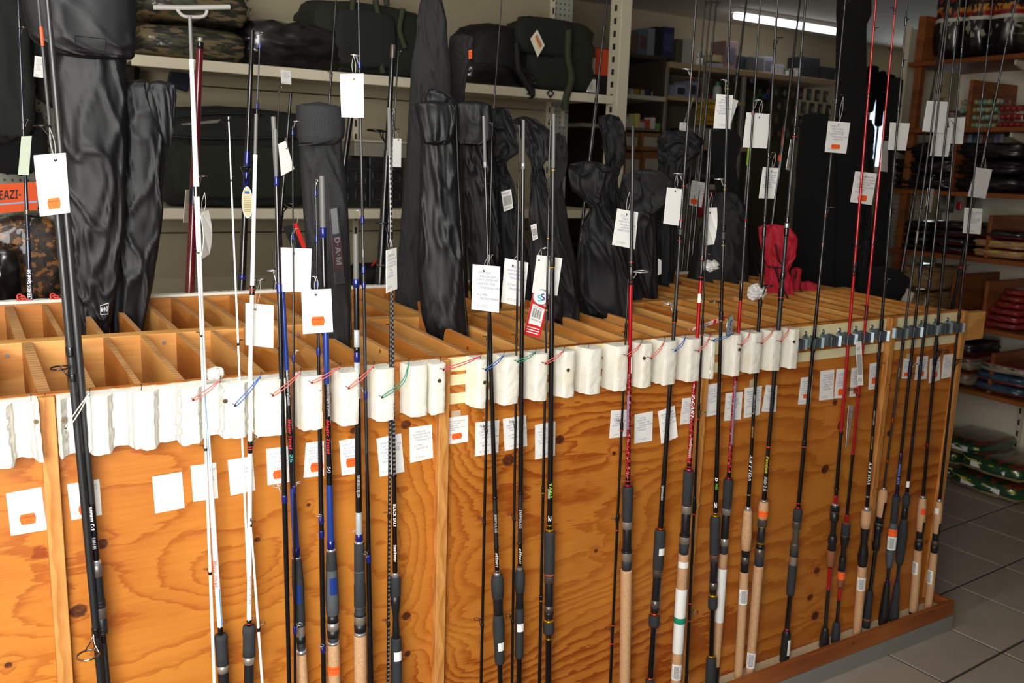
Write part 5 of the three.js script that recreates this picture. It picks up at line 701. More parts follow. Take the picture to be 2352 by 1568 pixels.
note('tall written note without sticker below the metal clips', [[1885, 851.8], [1916.5, 848], [1914, 916], [1881.5, 920]], 7);
note('note with red sticker left of the thicker red rod', [[1922.3, 847.5], [1947, 846], [1942.7, 913], [1915.7, 915]], 8, { sticker: [0.28, 0.1, 0.8, 0.32] });
note('note with red sticker between the two red rods', [[1956, 845.5], [1981.5, 841], [1975, 908], [1951, 911.8]], 9, { sticker: [0.28, 0.1, 0.75, 0.32] });
note('note with orange sticker just left of the last post', [[1998, 835], [2019.3, 831], [2014, 892], [1994.8, 895]], 8, { sticker: [0.3, 0.2, 0.85, 0.44] });
note('small printed note with orange sticker right of the last post', [[2076, 823], [2093, 823], [2090.7, 869], [2070.8, 869]], 10, { sticker: [0.2, 0.1, 0.8, 0.3], tape: [[2082, 813], [2090, 811], [2090, 824], [2082, 825]] });
note('note with orange sticker, second right of the last post', [[2106.5, 819], [2132, 816.6], [2128, 869.7], [2100.6, 872.7]], 6, { sticker: [0.25, 0.12, 0.75, 0.36] });
note('tilted note with orange sticker, third right of the last post', [[2136.4, 824], [2160, 818], [2159.3, 872], [2133, 880]], 8, { sticker: [0.25, 0.16, 0.75, 0.4] });
note('note without sticker, nearest to the right end of the rack', [[2167.7, 815], [2191, 812], [2185.6, 865], [2162, 869.7]], 9);
// ---------- cloth rod bags standing in the compartments ----------
const weave = dataTex(64, 64, (i, j, c) => { c[0] = c[1] = c[2] = 128 + ((i >> 1) + (j >> 1)) % 2 * 60 + 20 * noise2(i * 0.5, j * 0.5); }, false, { rep: [60, 60] });
M.satin = phy({ color: hex('#0b0c0e'), roughness: 0.52, sheen: 0.12, sheenColor: hex('#5a6070'), sheenRoughness: 0.5, specularIntensity: 0.8, bumpMap: weave, bumpScale: 0.00012 });
M.canvas = std({ color: hex('#1d1d1d'), roughness: 0.85, bumpMap: weave, bumpScale: 0.0003 });
M.clothBlack = std({ color: hex('#09090b'), roughness: 0.72, bumpMap: weave, bumpScale: 0.0002 });
M.velvet = std({ color: hex('#030304'), roughness: 1 });
M.redCloth = std({ color: hex('#ad0f28'), roughness: 0.7, bumpMap: weave, bumpScale: 0.0002 });
M.brownCloth = std({ color: hex('#8a4a22'), roughness: 0.85 });
const meshMap = dataTex(64, 64, (i, j, c) => { const x = i / 32, y = j / 32, f = (a, b) => Math.hypot((a - Math.round(a)) / 0.34, (b - Math.round(b)) / 0.36); const v = Math.min(f(x, y), f(x + 0.5, y + 0.5)) < 1 ? 8 : 34; c[0] = v; c[1] = v + 1; c[2] = v + 3; }, true, { rep: [90, 75] });
const meshBump = dataTex(64, 64, (i, j, c) => { const x = i / 32, y = j / 32, f = (a, b) => Math.hypot((a - Math.round(a)) / 0.34, (b - Math.round(b)) / 0.36); c[0] = c[1] = c[2] = Math.min(f(x, y), f(x + 0.5, y + 0.5)) < 1 ? 40 : 200; }, false, { rep: [90, 75] });
M.mesh = std({ map: meshMap, bumpMap: meshBump, bumpScale: 0.0008, roughness: 0.7 });
const viewRight = (p) => { const v = EYEP.clone().sub(p).setY(0).normalize(); return [V3().crossVectors(V3(0, 1, 0), v), v]; };
// rows: [picture height, left edge, right edge]; the cross-section is a flattened round, creased by folds
function bagGeo(rows, d, { flat = 0.45, fold = 0.006, sd = 0, ruff = null, n = 56, wob = 1, dTop = d, fine = 1, power = 0.85 } = {}) {
  const mids = rows.map(([y, a, b], i) => { const dd = mix(dTop, d, i / (rows.length - 1)), p = atD((a + b) / 2, y, dd); return { p, r: size((b - a) / 2, p) }; });
  const cv = new THREE.CatmullRomCurve3(mids.map((m) => m.p), false, 'centripetal'), [R, Fw] = viewRight(mids[0].p), L = cv.getLength(), m = Math.max(24, Math.round(L / 0.008)), pos = [], uv = [], ix = [];
  const rAt = (t) => { const k = t * (mids.length - 1), i = Math.min(mids.length - 2, Math.floor(k)), f = k - i; const s = f * f * (3 - 2 * f); return mix(mids[i].r, mids[i + 1].r, s); };
  for (let j = 0; j <= m; j++) {
    const t = j / m, p = cv.getPoint(t), a = rAt(t), b = Math.max(0.008, Math.min(a * 0.9, Math.max(a * flat, 0.012))), s = t * L, cap = j === 0 || j === m ? 0.72 : 1;
    for (let i = 0; i <= n; i++) {
      const q = i / n * Math.PI * 2, ca = Math.cos(q), sa = Math.sin(q), X = Math.sign(ca) * Math.abs(ca) ** power, Z = Math.sign(sa) * Math.abs(sa) ** power;
      const w = Math.cos(q) * 1.3 + (sa < 0 ? 9 : 0), wp = w + 0.5 * noise2(w * 1.1 + sd, s * 5), k1 = 1 - Math.abs(noise2(wp * 1.1 + s * 6 + sd, s * 5 - wp * 0.8 + sd)), k2 = 1 - Math.abs(noise2(wp * 1.3 - s * 8 + sd * 2, s * 5.5 + wp * 0.7 - sd)), k3 = 1 - Math.abs(noise2(wp * 2.2 + sd, s * 2 + 2 * sd));
      const f = fold * ((k1 ** 9) * 1.5 + (k2 ** 10) * 1.5 + (k3 ** 8) * 0.4 + 0.5 * noise2(w * 0.9 + sd, s * 3.2) - 0.45) * wob * (0.4 + 0.6 * Math.abs(sa)) + fold * 0.25 * fine * noise2(w * 7 + sd, s * 26);
      const rf = ruff && t < ruff[0] ? 1 + ruff[1] * (1 - t / ruff[0]) * (Math.sin(q * ruff[2] + 2.2 * noise2(q * 1.3 + sd, s * 6)) + 0.6 * noise2(q * 2.2 + sd, s * 18)) : 1;
      const x = (a * X) * cap * (0.5 + 0.5 * rf) + f * 0.35 * X, z = b * Z * cap * rf + f * Math.sign(Z || 1);
      pos.push(p.x + R.x * x + Fw.x * z, p.y, p.z + R.z * x + Fw.z * z); uv.push(i / n * Math.PI * (a + b), s);
    }
  }
  for (let j = 0; j < m; j++) for (let i = 0; i < n; i++) { const q = j * (n + 1) + i; ix.push(q, q + n + 1, q + 1, q + 1, q + n + 1, q + n + 2); }
  for (const [row, flip] of [[0, false], [m, true]]) { const c = pos.length / 3, p = cv.getPoint(row / m); pos.push(p.x, p.y + (flip ? -0.004 : 0.006), p.z); uv.push(0, 0); for (let i = 0; i < n; i++) { const q = row * (n + 1) + i; flip ? ix.push(q, c, q + 1) : ix.push(q, q + 1, c); } }
  const g = new THREE.BufferGeometry(); g.setAttribute('position', new THREE.Float32BufferAttribute(pos, 3)); g.setAttribute('uv', new THREE.Float32BufferAttribute(uv, 2)); g.setIndex(ix); g.computeVertexNormals();
  // join the seam's normals
  const N = g.attributes.normal; for (let j = 0; j <= m; j++) { const a = j * (n + 1), b = a + n, v = V3(N.getX(a) + N.getX(b), N.getY(a) + N.getY(b), N.getZ(a) + N.getZ(b)).normalize(); N.setXYZ(a, v.x, v.y, v.z); N.setXYZ(b, v.x, v.y, v.z); }
  return g;
}
let bagSeed = 1;
function rodBag(label, d, rows, mat, o = {}) {
  const base = atD((rows.at(-1)[1] + rows.at(-1)[2]) / 2, rows.at(-1)[0], d), t = thing(o.name ?? 'rod_bag', label, o.cat ?? 'rod bag', base, o.group === undefined ? 'cloth rod bags standing in the rack' : o.group), sd = o.sd ?? (bagSeed += 3.7);
  // the part below the compartments' edge reaches down to the floor of the rack
  const last = rows.at(-1), foot = o.foot === undefined ? [last[0] + 60, last[1] + 3, last[2] - 3] : o.foot; if (foot) rows = [...rows, foot];
  wmesh('bag_body', bagGeo(rows, d, { sd, ...o }), M[mat], t);
  for (const [i, f] of (o.flaps ?? []).entries()) wmesh('flap', bagGeo(f, d - (o.flapLift ?? 0.012), { flat: 0.42, fold: 0.004, sd: sd + 9 + i, ...o.flapOpt }), M[o.flapMat ?? mat], t);
  for (const [y, a, b] of o.ties ?? []) { const p = atD((a + b) / 2, y, d), r = size((b - a) / 2, p); wmesh('tie_cord', new THREE.TorusGeometry(r, 0.0022, 7, 24).rotateX(Math.PI / 2).scale(1.04, 1, 0.75).translate(p.x, p.y, p.z), M.clothBlack, t); wmesh('tie_cord', wire([p.clone().addScaledVector(viewRight(p)[1], r * 0.8), p.clone().addScaledVector(viewRight(p)[1], r * 0.9).add(V3(0.006, -0.02, 0)), p.clone().addScaledVector(viewRight(p)[1], r * 0.85).add(V3(0.012, -0.05, 0))], 0.0016), M.clothBlack, t); }
  for (const pts of o.zip ?? []) wmesh('zip', wire(pts.map(([x, y, l]) => atD(x, y, d - (l ?? 0.03))), 0.0025, 30), M.blackMatte, t);
  if (o.stitch) wmesh('stitching', new THREE.TubeGeometry(new THREE.CatmullRomCurve3(o.stitch.map(([x, y]) => atD(x, y, d - 0.085)), false, 'catmullrom', 0), 40, 0.0009, 4), M.velvet, t);
  for (const [c, cell, l] of o.labels ?? []) wmesh('label', sheet(quadAt(c, d - (l ?? 0.04)), cell, { thick: 0.0008 }), M.cards, t);
  return t;
}
rodBag('big black satin rod bag with a wide flap, at the far left', 2.36, [[-30, 118, 292], [135, 130, 284], [300, 144, 284], [420, 152, 284], [520, 156, 282], [620, 164, 268], [700, 178, 258], [768, 183, 247]], 'satin', { fold: 0.005, flat: 0.4, flaps: [[[-40, 62, 304], [20, 66, 304], [90, 82, 303], [118, 108, 301], [133, 134, 296]]], flapLift: 0.03, flapOpt: { flat: 0.28, fold: 0.004 }, stitch: [[172, 82], [244, 90], [242, 118], [176, 117], [172, 82]], labels: [[[[250, 694], [230, 700], [230, 724], [249, 723]], stripCell('dam'), 0.06]], foot: [800, 184, 246] });
rodBag('black satin rod bag with a crumpled folded-over top, second from the left', 2.4, [[188, 280, 372], [205, 274, 392], [260, 277, 382], [340, 274, 376], [430, 276, 372], [500, 270, 370], [560, 264, 362], [640, 258, 350], [765, 257, 326]], 'satin', { fold: 0.005, flat: 0.42, flaps: [[[190, 332, 404], [215, 336, 403], [270, 352, 400], [335, 378, 394]]], flapOpt: { flat: 0.25, fold: 0.003 }, flapLift: 0.03, foot: [795, 258, 326] });
rodBag('grey mesh rod bag with folded mesh flap and vertical brand print', 1.93, [[242, 684, 784], [340, 688, 784], [450, 695, 796], [600, 706, 802], [700, 722, 805], [790, 744, 805]], 'mesh', { fold: 0.0025, flat: 0.35, flaps: [[[240, 681, 786], [275, 681, 791], [310, 683, 790], [332, 686, 770]]], flapLift: 0.012, flapOpt: { flat: 0.38, fold: 0.001 }, zip: [[[784, 345, 0.012], [796, 470, 0.015], [803, 620, 0.015], [806, 780, 0.015]], [[686, 335, 0.03], [730, 329, 0.034], [768, 318, 0.032], [790, 296, 0.02]]], labels: [[[[756, 478], [776, 474], [792, 650], [770, 652]], stripCell('damside'), 0.037]], foot: [860, 755, 806] });
rodBag('tall dark grey canvas rod bag with a pointed top', 2.34, [[-30, 970, 1012], [60, 958, 1026], [180, 943, 1036], [300, 936, 1040], [450, 926, 1010], [600, 914, 985], [722, 906, 962]], 'canvas', { fold: 0.006, flat: 0.5 });
rodBag('short dark grey canvas bag top with an orange dot sticker, behind the pointed bag', 2.46, [[82, 1034, 1090], [130, 1028, 1083], [190, 1022, 1070], [240, 1016, 1066], [420, 1010, 1068], [690, 1000, 1075]], 'canvas', { fold: 0.005, flat: 0.5, labels: [[[[1076, 116], [1084, 114], [1084, 134], [1077, 136]], stripCell('price'), 0.03]] });
rodBag('black satin rod bag with open flap and side zip, before the pointed bag', 1.96, [[208, 976, 1020], [232, 966, 1048], [330, 966, 1046], [420, 964, 1052], [520, 960, 1060], [620, 958, 1066], [720, 968, 1072], [792, 990, 1076]], 'satin', { fold: 0.005, flat: 0.48, flaps: [[[236, 950, 1044], [270, 958, 1045], [310, 965, 1042], [331, 970, 1030]]], flapLift: 0.02, flapOpt: { flat: 0.4, fold: 0.006 }, zip: [[[1046, 240], [1050, 330], [1054, 440], [1062, 560], [1066, 680], [1074, 780]]], foot: [850, 992, 1075] });
rodBag('black satin rod bag with a rounded flap, right behind the bag with the side zip', 2.26, [[236, 1052, 1122], [330, 1056, 1130], [440, 1062, 1136], [560, 1072, 1150], [660, 1080, 1156], [752, 1088, 1150]], 'satin', { fold: 0.007, flat: 0.45, flaps: [[[235, 1046, 1128], [280, 1050, 1134], [318, 1052, 1132], [333, 1054, 1110]]], flapLift: 0.02, flapOpt: { flat: 0.4, fold: 0.003 } });
rodBag('black rod bag tied below a winged top, with a small barcode label', 2.33, [[252, 1130, 1172], [300, 1118, 1186], [345, 1112, 1194], [374, 1132, 1164], [430, 1124, 1182], [520, 1112, 1200], [640, 1098, 1222], [756, 1090, 1236]], 'clothBlack', { ruff: [0.28, 0.5, 3], fold: 0.014, flat: 0.4, ties: [[376, 1132, 1164]], labels: [[[[1151, 440], [1174, 434], [1179, 478], [1158, 486]], stripCell('code'), 0.05]] });
rodBag('black rod bag tied with a cord, just left of the gold-ringed rod', 1.99, [[272, 1180, 1226], [300, 1188, 1256], [345, 1206, 1260], [386, 1222, 1246], [430, 1218, 1256], [520, 1216, 1282], [620, 1218, 1312], [700, 1228, 1328], [754, 1244, 1332]], 'clothBlack', { ruff: [0.27, 0.5, 4], fold: 0.015, flat: 0.42, ties: [[388, 1221, 1247]], labels: [[[[1219, 517], [1232, 513], [1236, 548], [1224, 552]], stripCell('code'), 0.04]], foot: [800, 1246, 1332] });
rodBag('narrow black rod bag with crumpled top behind the gold-ringed rod', 2.2, [[310, 1266, 1298], [345, 1262, 1304], [390, 1270, 1302], [420, 1268, 1292], [500, 1264, 1304], [620, 1266, 1326], [735, 1270, 1334]], 'canvas', { ruff: [0.25, 0.45, 4], fold: 0.007, flat: 0.5 });
rodBag('black rod bag with flared crumpled mouth tied low, left of the first red rod', 2.02, [[374, 1322, 1380], [395, 1312, 1398], [430, 1314, 1396], [462, 1342, 1392], [476, 1356, 1388], [530, 1336, 1414], [620, 1326, 1438], [690, 1328, 1448], [735, 1334, 1452]], 'clothBlack', { ruff: [0.3, 0.6, 5], fold: 0.018, flat: 0.42, ties: [[472, 1352, 1390]], foot: [800, 1336, 1450] });
rodBag('upright black rod bag with a rounded double top and hanging loop, against the pale upright', 2.36, [[266, 1380, 1418], [285, 1377, 1432], [320, 1384, 1438], [360, 1388, 1436], [392, 1392, 1424], [410, 1390, 1418], [470, 1384, 1430], [560, 1380, 1440], [700, 1376, 1446]], 'clothBlack', { ruff: [0.3, 0.4, 4], fold: 0.014, flat: 0.55, ties: [[400, 1390, 1422]] });
rodBag('wide black rod bag with drooping square flap, behind the first red rod', 2.18, [[398, 1432, 1492], [450, 1424, 1500], [520, 1422, 1506], [620, 1432, 1510], [725, 1448, 1510]], 'clothBlack', { ruff: [0.3, 0.4, 4], fold: 0.012, flat: 0.4, flaps: [[[392, 1446, 1530], [420, 1448, 1548], [455, 1460, 1542], [490, 1464, 1506]]], flapLift: 0.03, flapOpt: { flat: 0.3 }, labels: [[[[1512, 594], [1519, 598], [1519, 628], [1511, 632]], cellOf(PLAIN), 0.02]] });
rodBag('small brown cloth bag, a sliver seen left of the leaning black rod', 2.5, [[455, 1508, 1530], [500, 1504, 1526], [600, 1502, 1518], [690, 1500, 1516]], 'brownCloth', { fold: 0.004 });
rodBag('slim black rod bag with a gathered top, behind the leaning black rod', 2.42, [[302, 1524, 1590], [325, 1514, 1612], [350, 1512, 1606], [385, 1512, 1582], [450, 1508, 1572], [560, 1502, 1560], [686, 1498, 1540]], 'clothBlack', { ruff: [0.25, 0.5, 4], fold: 0.014, flat: 0.45 });
rodBag('broad black rod bag spreading to the foot, behind the lettered red rod', 2.44, [[442, 1640, 1694], [480, 1624, 1712], [540, 1604, 1716], [620, 1584, 1718], [684, 1566, 1716]], 'clothBlack', { fold: 0.007, flat: 0.35 });
rodBag('black rod bag with drooping top, right of the broad black bag', 2.5, [[300, 1640, 1690], [330, 1630, 1700], [380, 1640, 1690], [440, 1644, 1700], [560, 1660, 1730], [680, 1680, 1745]], 'velvet', { ruff: [0.3, 0.4, 3], fold: 0.006, flat: 0.4 });
rodBag('tall dull black rod bag reaching above the picture, right of centre', 2.4, [[-40, 1924, 1998], [30, 1923, 1999], [62, 1923, 1989], [160, 1921, 1989], [300, 1918, 1991], [430, 1914, 1990], [560, 1914, 1974], [690, 1914, 1954]], 'velvet', { fold: 0.004, flat: 0.5 });
rodBag('dull black rod bag with a slumped rounded top, left of the tallest bag', 2.48, [[262, 1846, 1900], [300, 1838, 1912], [400, 1830, 1918], [520, 1822, 1918], [680, 1812, 1914]], 'velvet', { fold: 0.005, flat: 0.5 });
rodBag('black rod bag with a crumpled shoulder, right of the tallest bag', 2.46, [[275, 1972, 2002], [300, 1965, 2008], [350, 1970, 2004], [450, 1968, 2002], [640, 1952, 1990]], 'clothBlack', { fold: 0.008, flat: 0.5, foot: [1330, 1860, 1900] });
rodBag('long black rod tube bag leaning right behind the thinner red rod', 2.47, [[182, 2040, 2074], [300, 2028, 2062], [450, 2012, 2048], [640, 1988, 2030]], 'velvet', { fold: 0.002, flat: 0.8, foot: [1330, 1880, 1922] });
rodBag('red cloth rod bag with black straps and tied neck', 2.1, [[518, 1746, 1814], [545, 1744, 1828], [580, 1748, 1824], [606, 1758, 1816], [618, 1758, 1810], [650, 1757, 1818], [704, 1755, 1828]], 'redCloth', { ruff: [0.5, 0.4, 3], fold: 0.010, flat: 0.45, ties: [[612, 1762, 1810]], zip: [[[1782, 560, 0.05], [1788, 596, 0.05], [1800, 612, 0.05]], [[1778, 612, 0.05], [1792, 648, 0.055], [1812, 690, 0.05]]], foot: [740, 1758, 1820] });
rodBag('smaller red cloth bag drooping beside the tied red bag', 2.14, [[616, 1820, 1842], [640, 1814, 1838], [672, 1812, 1838], [702, 1816, 1842]], 'redCloth', { fold: 0.007, flat: 0.5, zip: [[[1830, 622, 0.03], [1826, 640, 0.04]]], foot: [740, 1814, 1836] });
rodBag('small red cloth bag end with black strap edge, rightmost of the red bags', 2.12, [[648, 1838, 1872], [668, 1836, 1878], [706, 1840, 1874]], 'redCloth', { fold: 0.006, flat: 0.5, zip: [[[1838, 658, 0.03], [1846, 690, 0.035], [1856, 702, 0.03]]], foot: [740, 1842, 1868] });
{ const t = rodBag('folded black cloth bag with dark red trim and a white swing tag', 2.2, [[614, 1988, 2062], [640, 1978, 2086], [665, 1976, 2076], [694, 1990, 2058]], 'velvet', { fold: 0.003, flat: 0.4, zip: [[[1992, 618, 0.06], [2002, 650, 0.06], [2012, 682, 0.06]], [[2090, 641, 0.02], [2080, 656, 0.04]]], labels: [[[[2082, 660], [2100, 674], [2090, 699], [2070, 690]], cellOf(PLAIN), 0.05]], foot: [730, 1992, 2050] }); }
// ---------- rods standing at the back of the rack ----------
const GB = 'rods standing along the back of the rack', back = (label, line, rows, o = {}) => fishingRod(label, GB, [{ line, rows, db: o.db ?? 2.6, dt: o.dt ?? 2.615, wraps: o.wraps, guides: o.guides, text: o.text, labels: o.labels }], { foot: o.foot, name: o.name, cat: o.cat });
wmesh('tray_pad', box(RK.x0, RK.xe, 0.056, 0.078, RK.rd + 0.0185, RK.rd + 0.13, 0.004), M.pad, rack);
wmesh('tray_front', box(RK.x0, RK.xe, 0.054, 0.106, RK.rd + 0.1305, RK.rd + 0.146, 0.003), M.board, rack);
{ const b = thing('foam_rest', 'long cream foam rest along the back edge of the rack', 'foam', V3(1, 1.06, -2.59)); wmesh('foam_pad', foamGeo(RK.x0 + 0.02, RK.xe - 0.02, 0, 77, { front: RK.fd - 0.03 }).translate(0, 0.028, -(RK.rd + 0.0185 - RK.fd + 0.034)), M.foam, b); }
back('slim dark blue rod with white lettering near its foot, at the far left edge', [70, 697, 42, 0], [[F, 15, 'blueDark'], [690, 13], [450, 8], [250, 6.5], [0, 4.5], [-150, 4]], { wraps: [[40, 66, 'black', 1.4], [280, 300, 'black', 1.3], [480, 494, 'gun', 1.2], [545, 551, 'gun', 1.2]], guides: [[62, 12, 30, 1, 'guide', null], [275, 14, 35, 1, 'guide', null], [500, 16, 35, 1, 'guide', null]], text: [[618, 688, 'CEDROS Spod 50', '#f0f0f0', 's', 100, -1, 70]] });
back('thick dark red pole with a steel cap', [435, 680, 460, 86], [[F, 24, 'darkRed'], [680, 21], [330, 18], [114, 16], [112, 16.5, 'black'], [97, 16.5], [96, 12, 'hood'], [86, 12]], { wraps: [[430, 470, 'blueDark', 1.05]] });
back('black rod with bright blue bands and an oval paper label', [555, 672, 580, 70], [[F, 20, 'black'], [670, 17], [430, 14], [426, 14, 'blue'], [396, 14], [395, 13, 'black'], [386, 13], [385, 14, 'blue'], [348, 14], [347, 12, 'black'], [200, 11], [70, 9.5]], { wraps: [[630, 641, 'blue', 1.1]], guides: [[384, 30, 100, 1, 'guideDark', null]] });
back('thin black rod crossing behind the pale grey rod tops', [640, 560, 668, 214], [[F, 12, 'black'], [520, 10], [440, 8], [214, 7]], { wraps: [[486, 500, 'black', 1.3]], guides: [[466, 34, 10, 1, 'guideDark', null, 0.6]] });
back('slender black rod tip with a fine ring, left of the mesh bag', [633, 560, 640, 196], [[F, 6, 'black'], [240, 3], [197, 2]], { guides: [[200, 11, 30, 1, 'guide', null]], dt: 2.62 });
back('thin black rod rising behind the mesh bag', [735, 560, 772, 0], [[F, 8, 'black'], [240, 5.5], [0, 3.5], [-150, 3]], { wraps: [[168, 180, 'black', 1.4]], guides: [[166, 7, 150, 1, 'guideDark', null]] });
back('thick black pole behind the blank white card above the mesh bag', [765, 560, 806, 268], [[F, 16, 'black'], [400, 14], [268, 12.5]]);
back('thick black telescopic rod with a large ring, left of the pointed grey bag', [872, 660, 903, 102], [[F, 22, 'black'], [656, 21], [410, 16], [345, 15], [343, 13, 'black'], [135, 11], [133, 12, 'gun'], [103, 12]], { wraps: [[606, 611, 'gun', 1.06], [654, 659, 'gun', 1.06]], guides: [[303, 40, 165, 1, 'guideDark', null, 0.6]] });
back('second black rod close beside the thick telescopic rod', [884, 660, 915, 116], [[F, 12, 'black'], [500, 8], [300, 5], [118, 3.5]], { guides: [[118, 9, 40, 1, 'guide', null], [296, 10, 20, 1, 'guideDark', 'black']] });
back('hair-thin black rod before the black bags on the shelf', [1112, 560, 1152, 0], [[F, 8, 'black'], [280, 4], [0, 2.5], [-150, 2]], { wraps: [[205, 222, 'black', 1.5]] });
back('black rod leaning in front of the pegboard and lantern', [1318, 690, 1395, 0], [[F, 12, 'black'], [375, 7.5], [200, 6], [0, 4], [-150, 3.5]], { wraps: [[58, 74, 'black', 1.4], [225, 240, 'black', 1.3]] });
[['first of three dim rods in front of the far shelves', 1560, 1621, 4.5], ['second of three dim rods in front of the far shelves', 1572, 1633, 4.5], ['third of three dim rods in front of the far shelves', 1580, 1646, 5]].forEach(([l, xb, xt, w]) => back('thin dark rod, ' + l, [xb, 690, xt, 0], [[F, 11, 'black'], [420, w + 2], [0, w - 1.5], [-150, 2.5]], { wraps: [[120, 130, 'black', 1.4]], guides: [[5, 8, 10, 1, 'guideDark', null]] }));
back('dark rod between the two front gold-ringed rods and the strip lamp', [1630, 690, 1715, 0], [[F, 13, 'black'], [380, 9], [180, 7], [0, 4], [-150, 3]], { wraps: [[170, 186, 'black', 1.3]] });
back('dim black rod crossing the far strip lamp', [1755, 690, 1838, 0], [[F, 12, 'black'], [300, 7], [170, 6], [0, 4], [-150, 3]], { wraps: [[160, 176, 'black', 1.4]] });
back('stout black rod with a red stripe, before the far pegboard', [1752, 690, 1802, 282], [[F, 13, 'black'], [430, 11], [283, 8]], { labels: [[290, 335, 'red', 90, 25], [356, 370, 'orangeSticker', 90, 60]] });
back('black rod with a yellow-green stripe, left of the red cloth bag', [1690, 690, 1722, 330], [[F, 12, 'black'], [400, 10], [330, 8]], { labels: [[338, 380, 'limeStripe', 110, 30]] });
back('dark rod leaning strongly right, left of the wooden shelf', [2068, 640, 2177, 0], [[F, 9, 'black'], [620, 8], [405, 5.5], [115, 3.5], [0, 3], [-150, 2.5]], { wraps: [[470, 500, 'black', 1.3], [594, 597, 'redThread', 1.2], [214, 228, 'black', 1.4]] });
back('dark rod leaning strongly right in front of the shelf packs, at the right end', [2185, 718, 2332, 0], [[F, 9, 'black'], [700, 8], [455, 6], [115, 4], [0, 3], [-150, 2.5]], { db: 1.86, dt: 1.76, wraps: [[612, 615, 'redThread', 1.3], [690, 706, 'black', 1.3], [96, 108, 'black', 1.4], [220, 236, 'black', 1.4]], guides: [[3, 9, 15, 1, 'guide', null], [104, 9, 15, 1, 'guideDark', null]] });
// crumpled bubble film and clear film left on the rods
M.film = phy({ color: hex('#eceae4'), roughness: 0.18, transmission: 0.35, thickness: 0, clearcoat: 0.6 });
function crumple(label, x, y, w, h, d, s) { const c = atD(x, y, d), g = new THREE.IcosahedronGeometry(1, 5), p = g.attributes.position; for (let i = 0; i < p.count; i++) { const a = p.getX(i), b = p.getY(i), e = p.getZ(i), k = 1 + 0.22 * noise2(a * 4 + s, b * 4 + e * 3) + 0.16 * (1 - Math.abs(noise2(a * 9 + e * 5, b * 9 + s))) - 0.1; p.setXYZ(i, a * k, b * k, e * k); } g.scale(size(w / 2, c), size(h / 2, c), size(Math.min(w, h) * 0.45, c)); g.deleteAttribute('normal'); g.computeVertexNormals(); g.translate(c.x, c.y, c.z); const m = mesh('plastic_film', g, M.film); tag(m, label, 'plastic film'); return m; }
crumple('ball of bubble film on the second red rod', 1632, 610, 46, 26, 1.636, 3);
crumple('larger ball of bubble film on the third red rod', 1738, 670, 52, 36, 1.64, 8);
crumple('crumpled clear film on the foam beside the taller white rod', 494, 857, 40, 30, 1.64, 5);
[[48, 690, 'left of two'], [124, 688, 'right of two']].forEach(([x, y, l]) => { const p = atD(x, y, 2.585), t = thing('rubber_band', 'knotted red rubber band on the back foam at the far left, ' + l, 'rubber band', p, 'knotted bands on the back foam'); mesh('band_knot', mergeGeometries([new THREE.TorusKnotGeometry(0.007, 0.0022, 48, 6), wire([V3(0, 0, 0), V3(0.018, -0.004, 0.004), V3(0.036, -0.01, 0.002)], 0.002, 12).toNonIndexed()].map((g) => g.index ? g.toNonIndexed() : g)).translate(0, 0.006, 0), std({ color: hex('#c8453c'), roughness: 0.5 }), t); });
// ---------- cream shop shelving along the wall behind the rack ----------
M.creamMetal = std({ color: hex('#cdc4ab'), roughness: 0.5 });
M.creamPanel = std({ color: hex('#978d72'), roughness: 0.7 });
const pegMap = (c0, hole) => dataTex(64, 64, (i, j, c) => { const d = Math.hypot((i % 32) - 15.5, (j % 32) - 15.5), t = sst(4, 6, d); c[0] = mix(hole, c0[0], t); c[1] = mix(hole, c0[1], t); c[2] = mix(hole, c0[2], t); }, true, { rep: [1 / 0.05, 1 / 0.05] });
M.peg = std({ map: pegMap([150, 152, 136], 30), roughness: 0.7 });
M.pegBeige = std({ map: pegMap([196, 184, 158], 70), roughness: 0.7 });
M.slot = std({ color: hex('#1c1a17'), roughness: 0.9 });
const SH = { front: 3.35, back: 3.74, y1: 1.824, y2: 1.31, x0: atD(302, 140, 3.35).x, x1: 2.62 };
const seam1 = atD(815, 300, SH.back).x, seam2 = atD(1266, 60, SH.back).x, seam0 = SH.x0 + 0.02;
